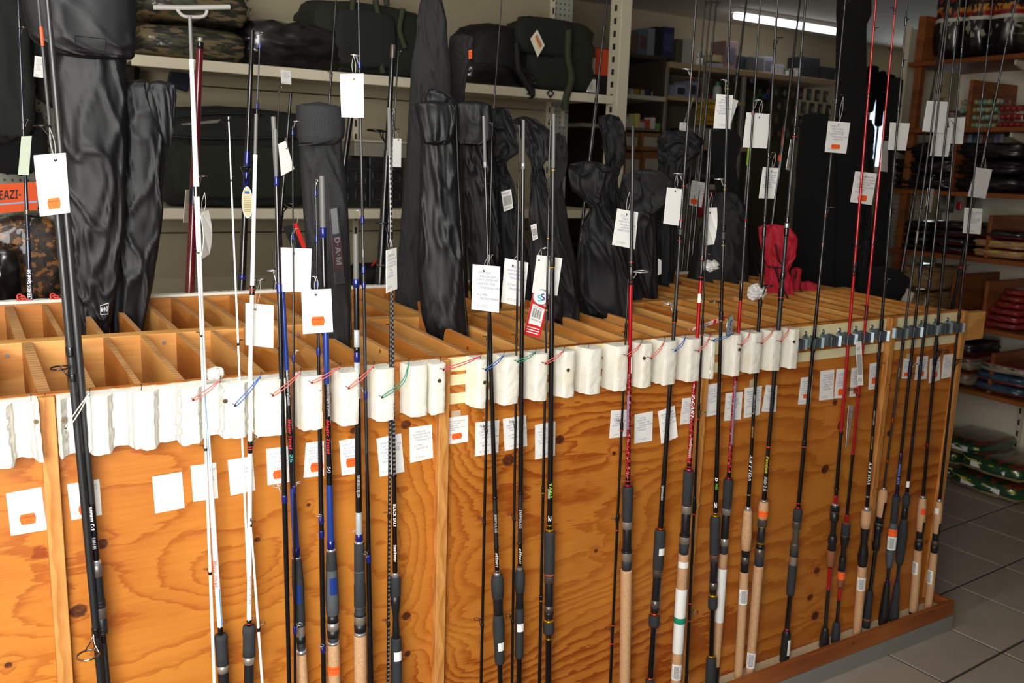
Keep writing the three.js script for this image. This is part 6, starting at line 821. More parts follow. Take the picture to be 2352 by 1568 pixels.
{
  const t = thing('shelving_unit', 'cream metal shop shelving with pegboard back panels behind the rod rack', 'shelf', V3(1.4, 0, -SH.back));
  const panels = [[-1.75, -0.41], [-0.4, seam0 - 0.005], [seam0 + 0.005, seam1 - 0.004], [seam1 + 0.004, seam2 - 0.004], [seam2 + 0.004, SH.x1 - 0.01]];
  panels.forEach(([a, b], i) => { for (const [y0, y1] of [[0.06, 0.62], [0.625, 1.19], [1.195, 1.76], [1.765, 2.4]]) wmesh('back_panel', box(a, b, y0, y1, SH.back, SH.back + 0.012, 0.001), i < 2 || i === 4 ? M.peg : M.creamPanel, t); });
  // slotted uprights
  for (const x of [seam0, seam1, seam2]) { wmesh('upright', box(x - 0.012, x + 0.012, 0, 2.42, SH.back - 0.012, SH.back - 0.0005, 0.001), M.creamMetal, t); const sl = []; for (let k = 0; k < 40; k++) sl.push(box(x - 0.004, x + 0.004, 0.1 + k * 0.057, 0.128 + k * 0.057, SH.back - 0.0135, SH.back - 0.0121, 0)); const s = wmesh('slot_row', mergeGeometries(sl), M.slot, t); s.userData.kind = 'stuff'; }
  const ux = atD(1428, 130, SH.front).x; wmesh('upright', box(ux - 0.03, ux + 0.03, 0, 2.5, SH.front - 0.02, SH.front + 0.06, 0.003), M.creamMetal, t);
  { const sl = []; for (let k = 0; k < 44; k++) sl.push(box(ux - 0.0312, ux - 0.0301, 0.1 + k * 0.055, 0.126 + k * 0.055, SH.front + 0.012, SH.front + 0.03, 0)); wmesh('slot_row', mergeGeometries(sl), M.slot, t).userData.kind = 'stuff'; }
  for (const [y, a, b] of [[SH.y1, SH.x0, seam1 - 0.003], [SH.y1, seam1 + 0.003, seam2 - 0.003], [SH.y1, seam2 + 0.003, ux - 0.032], [SH.y2, SH.x0 - 0.02, seam1 - 0.003], [SH.y2, seam1 + 0.003, seam2 - 0.003], [SH.y2, seam2 + 0.003, ux - 0.032], [0.14, -1.6, ux - 0.032]]) wmesh('shelf_board', mergeGeometries([box(a, b, y - 0.038, y, SH.front, SH.front + 0.016, 0.004), box(a, b, y - 0.022, y - 0.001, SH.front + 0.0165, SH.back - 0.013, 0.001)]), M.creamMetal, t);
  for (const [x, y] of [[SH.x0 + 0.012, SH.y1], [seam2 + 0.016, SH.y1], [ux - 0.05, SH.y1], [SH.x0, SH.y2]]) { const s = new THREE.Shape(); s.moveTo(0, 0); s.lineTo(0.33, 0); s.lineTo(0.33, -0.02); s.lineTo(0.02, -0.09); s.lineTo(0, -0.09); wmesh('shelf_bracket', new THREE.ExtrudeGeometry(s, { depth: 0.012, bevelEnabled: false }).rotateY(Math.PI / 2).translate(x, y - 0.04, -(SH.back - 0.014)), M.creamMetal, t); }
  wmesh('price_rail_card', sheet(quadAt([[644.5, 160], [668, 162.5], [669, 194], [646, 191]], SH.front - 0.003), cellOf(8)), M.cards, t);
  { const b = atD(410, 185, SH.back - 0.06); wmesh('hook_plate', new RoundedBoxGeometry(size(46, b), size(40, b), 0.03, 2, 0.006).rotateZ(-0.25).translate(b.x, b.y, b.z), M.blueDark, t); }
}
// soft lumps: bags and packs lying on shelves
function lumpGeo(w, h, l, sd, { ex = 0.5, crease = 0.05, rough = 1, sag = 0, seg = 6 } = {}) {
  const g0 = new THREE.IcosahedronGeometry(1, seg), p = g0.attributes.position, uv = new Float32Array(p.count * 2);
  const pw = (v) => Math.sign(v) * Math.abs(v) ** ex;
  for (let i = 0; i < p.count; i++) {
    let a = p.getX(i), b = p.getY(i), c = p.getZ(i); const m = Math.max(Math.abs(a), Math.abs(b), Math.abs(c)), r = Math.hypot(a, b, c); const s = mix(1, r / m, 1 - ex); a *= s; b *= s; c *= s;
    const n = crease * ((1 - Math.abs(noise2(a * 2.6 * rough + sd, b * 3 * rough + c * 2))) ** 3 - 0.4 + 0.7 * (1 - Math.abs(noise2(c * 4 * rough + sd, a * 5 * rough - b * 3))) ** 4 + 0.4 * noise2(a * 9 * rough + sd, b * 9 * rough + c * 7));
    const k = 1 + n; uv[i * 2] = (a + 1) / 2; uv[i * 2 + 1] = (b + 1) / 2; p.setXYZ(i, a * k * w / 2, b * k * h / 2 - sag * h * (1 - c * c) * (b > 0 ? 0.5 : 0), c * k * l / 2);
  }
  g0.setAttribute('uv', new THREE.BufferAttribute(uv, 2)); g0.deleteAttribute('normal');
  const v = new Map(), P = g0.attributes.position, nx = new Float32Array(P.count * 3), key = (i) => P.getX(i).toFixed(5) + P.getY(i).toFixed(5) + P.getZ(i).toFixed(5), A = V3(), B = V3(), C = V3();
  for (let i = 0; i < P.count; i += 3) { A.fromBufferAttribute(P, i); B.fromBufferAttribute(P, i + 1); C.fromBufferAttribute(P, i + 2); const n = B.sub(A).cross(C.sub(A)); for (let k = 0; k < 3; k++) { const q = key(i + k); if (!v.has(q)) v.set(q, V3()); v.get(q).add(n); } }
  for (let i = 0; i < P.count; i++) { const n = v.get(key(i)).clone().normalize(); nx.set([n.x, n.y, n.z], i * 3); }
  g0.setAttribute('normal', new THREE.BufferAttribute(nx, 3)); return g0;
}
const camo = (a, b, c3, s) => dataTex(256, 256, (i, j, c) => { const n = fbm(i * 0.035 * s, j * 0.05 * s, 4), m = fbm(i * 0.05 * s + 50, j * 0.06 * s, 4), q = n > 0.12 ? a : m > 0.05 ? b : c3; const g = 10 * noise2(i * 0.8, j * 0.8); for (let k = 0; k < 3; k++) c[k] = q[k] + g; }, true);
M.camo = std({ map: camo([98, 82, 52], [52, 58, 32], [26, 24, 18], 1), roughness: 0.7 });
M.camoLeaf = std({ map: camo([140, 92, 44], [30, 26, 22], [62, 44, 30], 1.4), roughness: 0.6 });
M.clear = phy({ color: 0xffffff, transmission: 1, roughness: 0.03, thickness: 0, ior: 1.3, specularIntensity: 1 });
M.olive = std({ color: hex('#191c12'), roughness: 0.85, bumpMap: weave, bumpScale: 0.0003 });
M.oliveStrap = std({ color: hex('#2e321e'), roughness: 0.8 });
M.oliveDark = std({ color: hex('#151712'), roughness: 0.85 });
M.shinyBlack = phy({ color: hex('#0b0b0e'), roughness: 0.3, clearcoat: 0.8, clearcoatRoughness: 0.1 });
// px = [x0, y0, x1, y1] in the picture, standing at depth d and l deep
function lump(name, label, category, px, d, l, mat, o = {}) {
  const c = atD((px[0] + px[2]) / 2, (px[1] + px[3]) / 2, d), a = atD(px[0], (px[1] + px[3]) / 2, d), b = atD(px[2], (px[1] + px[3]) / 2, d), w = Math.abs(b.x - a.x), h = size(px[3] - px[1], c) * 0.98;
  const t = thing(name, label, category, c, o.group); t.userData.w = undefined; delete t.userData.w;
  if (o.on !== undefined) t.position.y = c.y = o.on + h / 2 * 0.97;
  mesh(o.part ?? 'body', lumpGeo(w, h, l, o.sd ?? (bagSeed += 2.3), o), typeof mat === 'string' ? M[mat] : mat, t);
  if (o.wrap) mesh('plastic_wrap', lumpGeo(w * 1.04, h * 1.06, l * 1.04, bagSeed += 1.7, { ...o, crease: 0.11, rough: 2.2 }), M.clear, t);
  if (o.turn) t.rotation.set(...o.turn);
  return [t, w, h, c];
}
lump('clothing_pack', 'lower folded camouflage garment in a clear plastic bag on the cream shelf', 'clothing', [302, 62, 556, 138], 3.5, 0.3, 'camo', { on: SH.y1, ex: 0.42, crease: 0.05, wrap: true, group: null });
{ const [t, w, h, c] = lump('clothing_pack', 'upper folded camouflage garment in clear plastic with a white hanger', 'clothing', [306, -24, 560, 62], 3.5, 0.3, 'camo', { ex: 0.42, crease: 0.05, wrap: true });
  const A = (x, y) => atD(x, y, 3.33); wmesh('hanger', mergeGeometries([wire([A(353, 17), A(420, 18), A(480, 17), A(528, 16)], 0.0085, 20), wire([A(405, 20), A(420, 36), A(440, 39), A(470, 36), A(476, 24)], 0.006, 16)]), M.winFrame, t); }
lump('clothing_pack', 'black garments in shiny clear plastic beside the camouflage packs', 'clothing', [538, 52, 782, 158], 3.5, 0.28, 'shinyBlack', { on: SH.y1, ex: 0.5, crease: 0.12, rough: 2, wrap: true });
{ const [t] = lump('carryall', 'large dark olive carryall bag with webbing straps on the cream shelf', 'bag', [690, 6, 960, 172], 3.56, 0.32, 'olive', { on: SH.y1, ex: 0.35, crease: 0.03 });
  for (const p of [[[812, -6], [806, 60], [812, 120], [822, 165]], [[862, 0], [872, 60], [870, 120], [880, 168]], [[925, 20], [918, 70], [930, 110]]]) { const g = new THREE.TubeGeometry(new THREE.CatmullRomCurve3(p.map(([x, y]) => atD(x, y, 3.385))), 20, 0.012, 6); wmesh('strap', g, M.oliveStrap, t); }
  wmesh('pocket', lumpGeo(0.26, 0.22, 0.06, 31, { ex: 0.4, crease: 0.05 }).translate(...atD(838, 90, 3.40).toArray()), M.oliveDark, t); wmesh('handle', new THREE.TorusGeometry(0.07, 0.012, 8, 20, Math.PI).translate(...atD(850, 8, 3.40).toArray()), M.oliveStrap, t); }
lump('backpack', 'black bag with a plastic-wrapped base, left of the olive satchel', 'bag', [1052, 42, 1216, 190], 3.57, 0.28, 'clothBlack', { on: SH.y1, ex: 0.5, crease: 0.06 });
lump('clothing_pack', 'thin black garment in plastic lying under the black bag', 'clothing', [1068, 150, 1224, 200], 3.40, 0.07, 'shinyBlack', { on: SH.y1, ex: 0.5, crease: 0.1, rough: 2, wrap: true });
{ const [t] = lump('satchel', 'dark olive satchel bag with hanging strap and a patterned swing tag', 'bag', [1176, 44, 1336, 212], 3.55, 0.3, 'olive', { on: SH.y1, ex: 0.4, crease: 0.05 });
  wmesh('flap', lumpGeo(0.3, 0.16, 0.06, 41, { ex: 0.45, crease: 0.05 }).translate(...atD(1250, 85, 3.40).toArray()), M.oliveDark, t);
  const D = 3.34; wmesh('strap', new THREE.TubeGeometry(new THREE.CatmullRomCurve3([[1306, 70], [1304, 130], [1312, 180], [1300, 225], [1298, 254]].map(([x, y]) => atD(x, y, D))), 24, 0.016, 6), M.oliveStrap, t);
  wmesh('strap', new THREE.TubeGeometry(new THREE.CatmullRomCurve3([[1186, 100], [1192, 160], [1212, 195], [1222, 214], [1214, 222]].map(([x, y]) => atD(x, y, D))), 24, 0.016, 6), M.clothBlack, t);
  wmesh('swing_tag', sheet(quadAt([[1234, 68], [1251, 104], [1235, 131], [1218, 89]], 3.33), stripCell('baton')), M.cards, t); wmesh('buckle', new THREE.TorusGeometry(0.016, 0.005, 6, 4).translate(...atD(1264, 214, D).toArray()), M.plastic, t); }
{ // camping lantern and its carton
  const c = atD(1344, 200, 3.5), k = size(1, c), t = thing('camping_lantern', 'silver and black camping lantern standing before an orange carton', 'lantern', V3(c.x, SH.y1, c.z));
  const P = (r) => r.map(([a, b]) => new THREE.Vector2(a * k, b * k)); mesh('base', new THREE.LatheGeometry(P([[0, 0], [22, 0], [24, 6], [22, 40], [19, 48], [0, 48]]), 24), M.plastic, t); mesh('globe', new THREE.LatheGeometry(P([[0, 48], [19, 48], [20, 52], [20, 84], [18, 88], [0, 88]]), 24), M.hood, t); mesh('cap', new THREE.LatheGeometry(P([[0, 88], [20, 88], [21, 94], [12, 99], [0, 100]]), 24), M.plastic, t); mesh('badge', new RoundedBoxGeometry(24 * k, 30 * k, 4 * k, 2, k).translate(0, 22 * k, 23 * k), M.chrome, t);
  const b = thing('carton', 'orange and black lantern carton on the end of the cream shelf', 'box', V3(atD(1364, 200, 3.64).x, SH.y1, -3.64)); mesh('carton_body', new RoundedBoxGeometry(0.115, 0.235, 0.1, 2, 0.002).translate(0, 0.118, 0), M.plastic, b); mesh('printed_panel', new THREE.BoxGeometry(0.1152, 0.12, 0.1004).translate(0, 0.172, 0), std({ color: hex('#c8481e'), roughness: 0.5 }), b);
}
{ // lower shelf
  const [t] = lump('rod_holdall', 'long dark olive padded holdall lying on the lower cream shelf', 'bag', [362, 252, 706, 482], 3.56, 0.32, 'oliveDark', { on: SH.y2, ex: 0.3, crease: 0.02 });
  wmesh('strap', new THREE.TubeGeometry(new THREE.CatmullRomCurve3([[372, 312], [480, 318], [600, 316], [704, 314]].map(([x, y]) => atD(x, y, 3.385))), 20, 0.006, 6), M.blackMatte, t); wmesh('pocket', lumpGeo(0.52, 0.2, 0.05, 61, { ex: 0.35, crease: 0.03 }).translate(...atD(560, 395, 3.40).toArray()), M.olive, t);
  wmesh('emblem', sheet(quadAt([[415, 284], [508, 274], [500, 282], [420, 288]], 3.372), cellOf(PLAIN)), std({ color: hex('#76756a'), roughness: 0.8 }), t); wmesh('zip', wire([[380, 272], [470, 262], [600, 262]].map(([x, y]) => atD(x, y, 3.40)), 0.004), M.blackMatte, t);
  [['tackle_box', 'left black tackle box with square pockets on the lower cream shelf', 772, 848, 368], ['tackle_box', 'right black tackle box with square pockets on the lower cream shelf', 850, 928, 362]].forEach(([n, l, x0, x1, y]) => { const a = atD(x0, 478, 3.45), b = atD(x1, 478, 3.45), h = size(478 - y, a), w = b.x - a.x, bx = thing(n, l, 'box', V3((a.x + b.x) / 2, SH.y2, -3.56), 'black tackle boxes'); mesh('case', new RoundedBoxGeometry(w, h, 0.2, 2, 0.006).translate(0, h / 2, 0), M.plastic, bx); for (const u of [-0.26, 0.26]) for (const v of [0.26, 0.62]) { mesh('pocket_frame', new THREE.TorusGeometry(0.03, 0.004, 6, 4).rotateZ(Math.PI / 4).translate(u * w, v * h, 0.101), M.plastic, bx); } mesh('lid_edge', new RoundedBoxGeometry(w * 1.02, 0.012, 0.21, 1, 0.003).translate(0, h * 0.8, 0), M.blackMatte, bx); });
  const a = atD(806, 350, 3.5), b = atD(936, 350, 3.5), w = b.x - a.x, h = 0.055, y = SH.y2 + size(478 - 362, a) + 0.001, c = thing('clear_box', 'flat clear plastic box lying across the two black tackle boxes', 'box', V3((a.x + b.x) / 2, y, -3.56)); mesh('tray', new RoundedBoxGeometry(w, h, 0.2, 2, 0.004).translate(0, h / 2, 0), std({ color: hex('#8d8678'), roughness: 0.3, transparent: true, opacity: 0.75 }), c); mesh('lid', new RoundedBoxGeometry(w * 1.02, 0.01, 0.205, 2, 0.003).translate(0, h + 0.006, 0), std({ color: hex('#aaa595'), roughness: 0.3 }), c);
}
{ // far left: clothing hung on the pegboard and packs below
  const j = (label, px, d, l, m, o) => lump('hanging_jacket', label, 'clothing', px, d, l, m, { ex: 0.5, crease: 0.09, part: 'jacket_body', ...o });
  j('dark olive jacket hanging on the pegboard at the far left edge', [-70, -60, 76, 330], 3.52, 0.2, 'oliveDark', { crease: 0.1 });
  j('dark camouflage jacket hanging behind the big black rod bag', [60, -60, 318, 250], 3.6, 0.18, std({ map: M.camo.map, color: hex('#5a5a52'), roughness: 0.9 }), {});
  j('black net bag hanging below the olive jacket at the left edge', [-40, 250, 110, 400], 3.56, 0.12, 'velvet', {});
  const [t] = lump('clothing_pack', 'camouflage print pack in clear plastic with a wide orange header card', 'clothing', [-20, 494, 142, 690], 3.6, 0.16, 'camoLeaf', { ex: 0.42, crease: 0.06, wrap: true });
  wmesh('header_card', sheet(quadAt([[-34, 424], [88, 418], [86, 482], [-30, 492]], 3.5), stripCell('eazi'), { thick: 0.002 }), M.cards, t);
  lump('tackle_bag', 'small black bag with a red cord low behind the telescopic rod', 'bag', [806, 604, 892, 672], 3.45, 0.16, 'clothBlack', { crease: 0.08 })[0].add((() => { const m = mesh('cord', wire([V3(-0.03, 0.06, 0.09), V3(0.02, 0.1, 0.09), V3(0.07, 0.05, 0.09), V3(0.08, -0.03, 0.085)], 0.005, 20), M.redThread, new THREE.Group()); return m; })());
  lump('clothing_pack', 'glossy black pack in plastic low at the left edge', 'clothing', [-60, 560, 52, 700], 3.5, 0.14, 'shinyBlack', { ex: 0.5, crease: 0.12, rough: 2, wrap: true });
}
// ---------- wooden shelf unit along the partition on the right ----------
const XS = 4.16, yAt = (x, y) => atX(x, y, XS).y, dAt = (x, y) => -atX(x, y, XS).z, DE = 2.93;
const LV = [yAt(2235, 131), yAt(2280, 292), yAt(2230, 441), yAt(2215, 588), yAt(2305, 762), yAt(2300, 913)];
const shelfUnit = thing('wooden_shelf', 'tall orange-brown wooden shelf unit stacked with bait packs along the right wall', 'shelf', V3(4.4, 0, -1.6));
{
  const t = shelfUnit;
  for (const y of LV) wmesh('shelf_board', box(XS, XP - 0.001, y - 0.022, y, 0.2, DE + 0.06, 0.003), M.shelfWood, t);
  wmesh('end_post', box(XS + 0.005, XS + 0.12, LV[0] + 0.0005, LV[0] + 0.22, DE - 0.01, DE + 0.03, 0.002), M.shelfWood, t);
  for (let k = 0; k < 5; k++) wmesh('end_post', box(XS + 0.012, XS + 0.05, LV[k + 1] + 0.0005, LV[k] - 0.0225, DE - 0.01, DE + 0.025, 0.002), M.shelfWood, t);
  const div = (lv, x, top) => { const d = dAt(x, top), y1 = yAt(x, top); wmesh('divider_board', box(XS + 0.03, XP - 0.05, LV[lv] + 0.0005, y1, d - 0.009, d + 0.009, 0.002), M.shelfWood, t); };
  div(1, 2224, 182); div(3, 2268, 494); div(4, 2185, 630); div(4, 2260, 646); div(5, 2274, 812); div(2, 2185, 330);
  for (const d of [0.9, 1.75, 2.42]) { wmesh('wall_upright', box(XP - 0.018, XP - 0.001, 0.1, 2.25, d - 0.014, d + 0.014, 0.001), M.creamMetal, t); const s = []; for (let k = 0; k < 34; k++) s.push(box(XP - 0.0195, XP - 0.0181, 0.15 + k * 0.06, 0.18 + k * 0.06, d - 0.005, d + 0.005, 0)); wmesh('slot_row', mergeGeometries(s), M.slot, t).userData.kind = 'stuff'; }
  for (const [x, y] of [[2316, 136], [2306, 302]]) { const d = dAt(x, y), s = new THREE.Shape(); s.moveTo(0, 0); s.lineTo(0.4, 0); s.lineTo(0.4, -0.1); s.quadraticCurveTo(0.1, -0.05, 0, -0.02); wmesh('shelf_bracket', new THREE.ExtrudeGeometry(s, { depth: 0.012, bevelEnabled: false }).translate(XS + 0.05, (y < 200 ? LV[0] : LV[1]) - 0.0225, -d), M.creamMetal, t); }
}
{ const t = thing('pegboard_end', 'beige pegboard panel standing at the left end of the wooden shelf', 'pegboard', V3(4.2, 0, -3.1)); mesh('panel', box(4.31, 4.615, 0.02, 1.655, 3.1, 3.115, 0.001).translate(-4.2, 0, 3.1), M.pegBeige, t); mesh('header_board', box(4.31, 4.615, 1.656, 2.265, 3.1, 3.115, 0.001).translate(-4.2, 0, 3.1), std({ color: hex('#c8bda4'), roughness: 0.8 }), t); mesh('rail', box(4.295, 4.3095, 0, 2.27, 3.09, 3.12, 0.001).translate(-4.2, 0, 3.1), M.creamMetal, t); mesh('foot', box(4.31, 4.615, 0, 0.0195, 3.02, 3.25, 0.002).translate(-4.2, 0, 3.1), M.creamMetal, t); }
const printTex = (bg, bands, sd) => dataTex(128, 128, (i, j, c) => { const y = j / 128; let q = bg; for (const [y0, y1, col] of bands) if (y > y0 && y < y1 && (!col[3] || fbm(i * 0.09 + sd, j * 0.09, 3) > col[3])) q = col; const g = 12 * noise2(i * 0.4 + sd, j * 0.4); c[0] = q[0] + g; c[1] = q[1] + g; c[2] = q[2] + g; }, true);
const glossy = (map, o = {}) => phy({ map, roughness: 0.35, clearcoat: 0.7, clearcoatRoughness: 0.12, ...o });
M.feed = [0, 1, 2].map((k) => glossy(printTex([20, 20, 22], [[0.58, 0.72, [150, 26, 20, -0.1]], [0.66, 0.76, [190, 130, 44, 0.02]], [0.3, 0.58, [150, 150, 130, 0.12]], [0.8, 0.92, [150, 40, 26, 0.1]], [0.54, 0.6, [200, 196, 180, 0]]], k * 9)));
M.packDark = glossy(printTex([17, 17, 18], [[0.2, 0.6, [30, 28, 30, 0.1]]], 3), { roughness: 0.45, clearcoat: 0.35 });
M.packRedEdge = glossy(printTex([26, 22, 24], [[0, 0.3, [96, 30, 30]], [0.5, 0.8, [60, 56, 56, 0.15]]], 5));
M.packBeige = glossy(printTex([176, 134, 96], [[0.55, 0.8, [120, 106, 60, 0.05]], [0.62, 0.75, [210, 200, 60, 0.12]], [0.85, 1, [120, 40, 34]]], 6));
M.packRed = glossy(printTex([140, 34, 36], [[0.5, 0.8, [60, 66, 40, 0.1]], [0.1, 0.3, [180, 60, 56, 0.1]]], 7));
M.packBlue = glossy(printTex([40, 66, 86], [[0, 0.35, [120, 50, 40]], [0.5, 0.9, [60, 84, 92, 0.1]]], 8));
M.packGreen = glossy(printTex([30, 74, 44], [[0.0, 0.28, [168, 142, 106]], [0.5, 0.72, [196, 190, 60, 0.2]], [0.72, 0.95, [26, 60, 34, 0]], [0.85, 1, [130, 50, 36, 0.1]]], 9));
M.packClear = glossy(printTex([166, 132, 88], [[0.6, 1, [120, 96, 64, 0.05]]], 10), { roughness: 0.25 });
M.packGrey = glossy(printTex([150, 138, 116], [[0.45, 0.75, [60, 64, 70, 0.05]], [0.8, 1, [120, 50, 44, 0]]], 11));
let packSeed = 100;
// px: outline in the picture at cross position x; the pack lies along the wall
function pack(label, px, x, mat, o = {}) {
  const cy = (px[1] + px[3]) / 2, a = atX(px[0], cy, x), b = atX(px[2], cy, x), l = Math.abs(b.z - a.z), c = a.clone().lerp(b, 0.5), h = o.h ?? size(px[3] - px[1], c), t = thing(o.name ?? 'bait_pack', label, o.cat ?? 'bait pack', c, o.group);
  if (o.on !== undefined) c.y = t.position.y = o.on + h / 2 + 0.003;
  const g = lumpGeo(l, h, o.dep ?? 0.24, packSeed += 3.1, { ex: o.ex ?? 0.4, crease: o.crease ?? 0.08, rough: o.rough ?? 1.4, seg: 5 }).rotateY(-Math.PI / 2); mesh('pack_body', g, M[mat] ?? mat, t); if (o.seam) mesh('seam', new RoundedBoxGeometry((o.dep ?? 0.24) * 0.9, 0.004, l * 1.02, 1, 0.001), M.packSeam ??= std({ color: hex('#d8d4c8'), roughness: 0.4 }), t);
  if (o.label) mesh('label', new RoundedBoxGeometry(0.006, h * 0.3, l * 0.5, 1, 0.002).translate(-(o.dep ?? 0.24) / 2 * 0.98, 0, 0), M.paper, t);
  return t;
}
const XC = XS + 0.16;
pack('leftmost black feed bag with red print on the top wooden shelf', [2172, -30, 2238, 122], XC, M.feed[0], { ex: 0.5, on: LV[0], group: 'feed bags on the top shelf' });
pack('middle black feed bag with red print on the top wooden shelf', [2240, -30, 2296, 122], XC, M.feed[1], { ex: 0.5, on: LV[0], group: 'feed bags on the top shelf' });
pack('rightmost black feed bag with red print on the top wooden shelf', [2300, -30, 2372, 120], XC, M.feed[2], { ex: 0.5, on: LV[0], group: 'feed bags on the top shelf' });
{ // boilie bags: each ball shows through the film
  const cols = [['#a39a78', '#6f9a80', '#8f8f6a', '#78a48e'], ['#8a2420', '#7a1d1c']].map((s) => s.map((h) => std({ color: hex(h), roughness: 0.55 }))), ball = new THREE.IcosahedronGeometry(1, 2);
  const bag = (label, px, x, ci, r, nx, ny) => { const t = thing('boilie_bag', label, 'bait pack', atX((px[0] + px[2]) / 2, px[3], x)); t.position.y = LV[1]; const z0 = atX(px[0], px[3], x).z, z1 = atX(px[2], px[3], x).z, H = size(px[3] - px[1], t.position);
    for (let j = 0; j < ny; j++) for (let i = 0; i < nx; i++) for (let k = 0; k < 2; k++) { const u = (i + 0.5 + (j % 2) * 0.3) / nx, m = mesh('boilie', ball, cols[ci][Math.floor(rnd() * cols[ci].length)], t); m.scale.setScalar(r); m.position.set(-0.05 + k * r * 2.1 + rr(-0.003, 0.003), r + j * (H - 2 * r) / Math.max(1, ny - 1) + rr(-0.002, 0.002), mix(z0, z1, u) - t.position.z); }
    const f = lumpGeo(Math.abs(z1 - z0) * 1.04, H * 1.08, 0.16, packSeed += 2, { ex: 0.4, crease: 0.05, rough: 2, seg: 5 }).rotateY(Math.PI / 2).translate(0, H * 0.54, 0); mesh('film', f, M.clear, t); };
  bag('clear bag of pale green and beige bait balls on the second wooden shelf', [2216, 216, 2302, 280], XS + 0.12, 0, 0.0125, 9, 4);
  bag('clear bag of dark red bait balls beside the pale green ones', [2304, 238, 2372, 288], XS + 0.12, 1, 0.014, 5, 3);
}
pack('stack of brown bait jars in film at the left of the second wooden shelf', [2178, 236, 2214, 278], XC, 'packGrey', { on: LV[1], dep: 0.16 });
{ const rows = [['lowest', 0], ['middle', 0.078], ['top', 0.156]]; for (const [w, y] of rows) { pack('long black pack in film, ' + w + ' of the left pile on the third wooden shelf', [2084 + 8 * (y > 0.1), 396, 2226, 428], XC, 'packDark', { on: LV[2] + y, h: 0.074, dep: 0.3, crease: 0.2, rough: 2, group: 'black packs on the third shelf' }); pack('long black pack in film, ' + w + ' of the right pile on the third wooden shelf', [2230, 396, 2380, 428], XC, 'packDark', { on: LV[2] + y, h: 0.074, dep: 0.3, crease: 0.12, rough: 2, group: 'black packs on the third shelf' }); } }
['lowest', 'second', 'third', 'top'].forEach((w, k) => { pack('flat black pack, ' + w + ' of the left pile on the fourth wooden shelf', [2082 + k * 3, 540, 2166, 566], XC, 'packDark', { on: LV[3] + k * 0.037, h: 0.036, dep: 0.28, group: 'black packs on the fourth shelf' }); pack('flat red-edged pack, ' + w + ' of the middle pile on the fourth wooden shelf', [2172, 556, 2254, 586], XC, 'packRedEdge', { on: LV[3] + k * 0.04, h: 0.039, dep: 0.28, group: 'red-edged packs on the fourth shelf' }); });
['lower', 'middle', 'upper'].forEach((w, k) => pack('beige bait pack, ' + w + ' of three on the fourth wooden shelf', [2256, 582, 2380, 604], XC, k < 2 ? 'packBeige' : 'packRedEdge', { on: LV[3] + k * 0.045, h: 0.044, dep: 0.26, group: 'beige packs on the fourth shelf' }));
[['lower', 0], ['upper', 0.13]].forEach(([w, y]) => pack('clear bag of light brown grain, ' + w + ' of two behind the end of the rod rack', [2096, 640, 2178, 700], XC, 'packClear', { on: LV[4] + y, h: 0.125, dep: 0.3, crease: 0.1, group: 'grain bags behind the rack end' }));
['lowest', 'second', 'third', 'fourth', 'fifth', 'top'].forEach((w, k) => pack('flat red bait pack, ' + w + ' in the pile right of the dividing boards', [2268 + k * 9 + (k > 2 ? 8 : 0), 720, 2372, 752], XC, 'packRed', { on: LV[4] + k * 0.033, h: 0.032, dep: 0.24, group: 'red packs on the fifth shelf' }));
['lower', 'middle', 'upper'].forEach((w, k) => pack('grey and beige feed bag, ' + w + ' of three on the sixth wooden shelf', [2196, 840, 2262, 890], XC, k < 2 ? 'packGrey' : 'packRedEdge', { on: LV[5] + k * 0.075, h: 0.074, dep: 0.28, group: 'grey feed bags on the sixth shelf' }));
['lower', 'middle', 'upper'].forEach((w, k) => pack('blue and red bait pack, ' + w + ' of three at the right of the sixth wooden shelf', [2262 + 3 * k, 880, 2390, 912], XC, k === 2 ? 'packGrey' : 'packBlue', { on: LV[5] + k * 0.05, h: 0.049, dep: 0.28, group: 'blue packs on the sixth shelf' }));
[['lowest', 'left', 2150, 2240, 0], ['middle', 'left', 2158, 2244, 0.07], ['top', 'left', 2170, 2296, 0.14], ['lowest', 'right', 2214, 2400, 0.0], ['top', 'right', 2236, 2400, 0.1]].forEach(([w, s, x0, x1, y], k) => pack('green printed feed bag, ' + w + ' of the ' + s + ' pile on the floor', [x0, 1040, x1, 1090], k > 2 ? XS + 0.16 : XS + 0.22, 'packGreen', { on: 0.002 + y, h: 0.085, dep: 0.36, crease: 0.09, label: true, group: 'green feed bags on the floor' }));
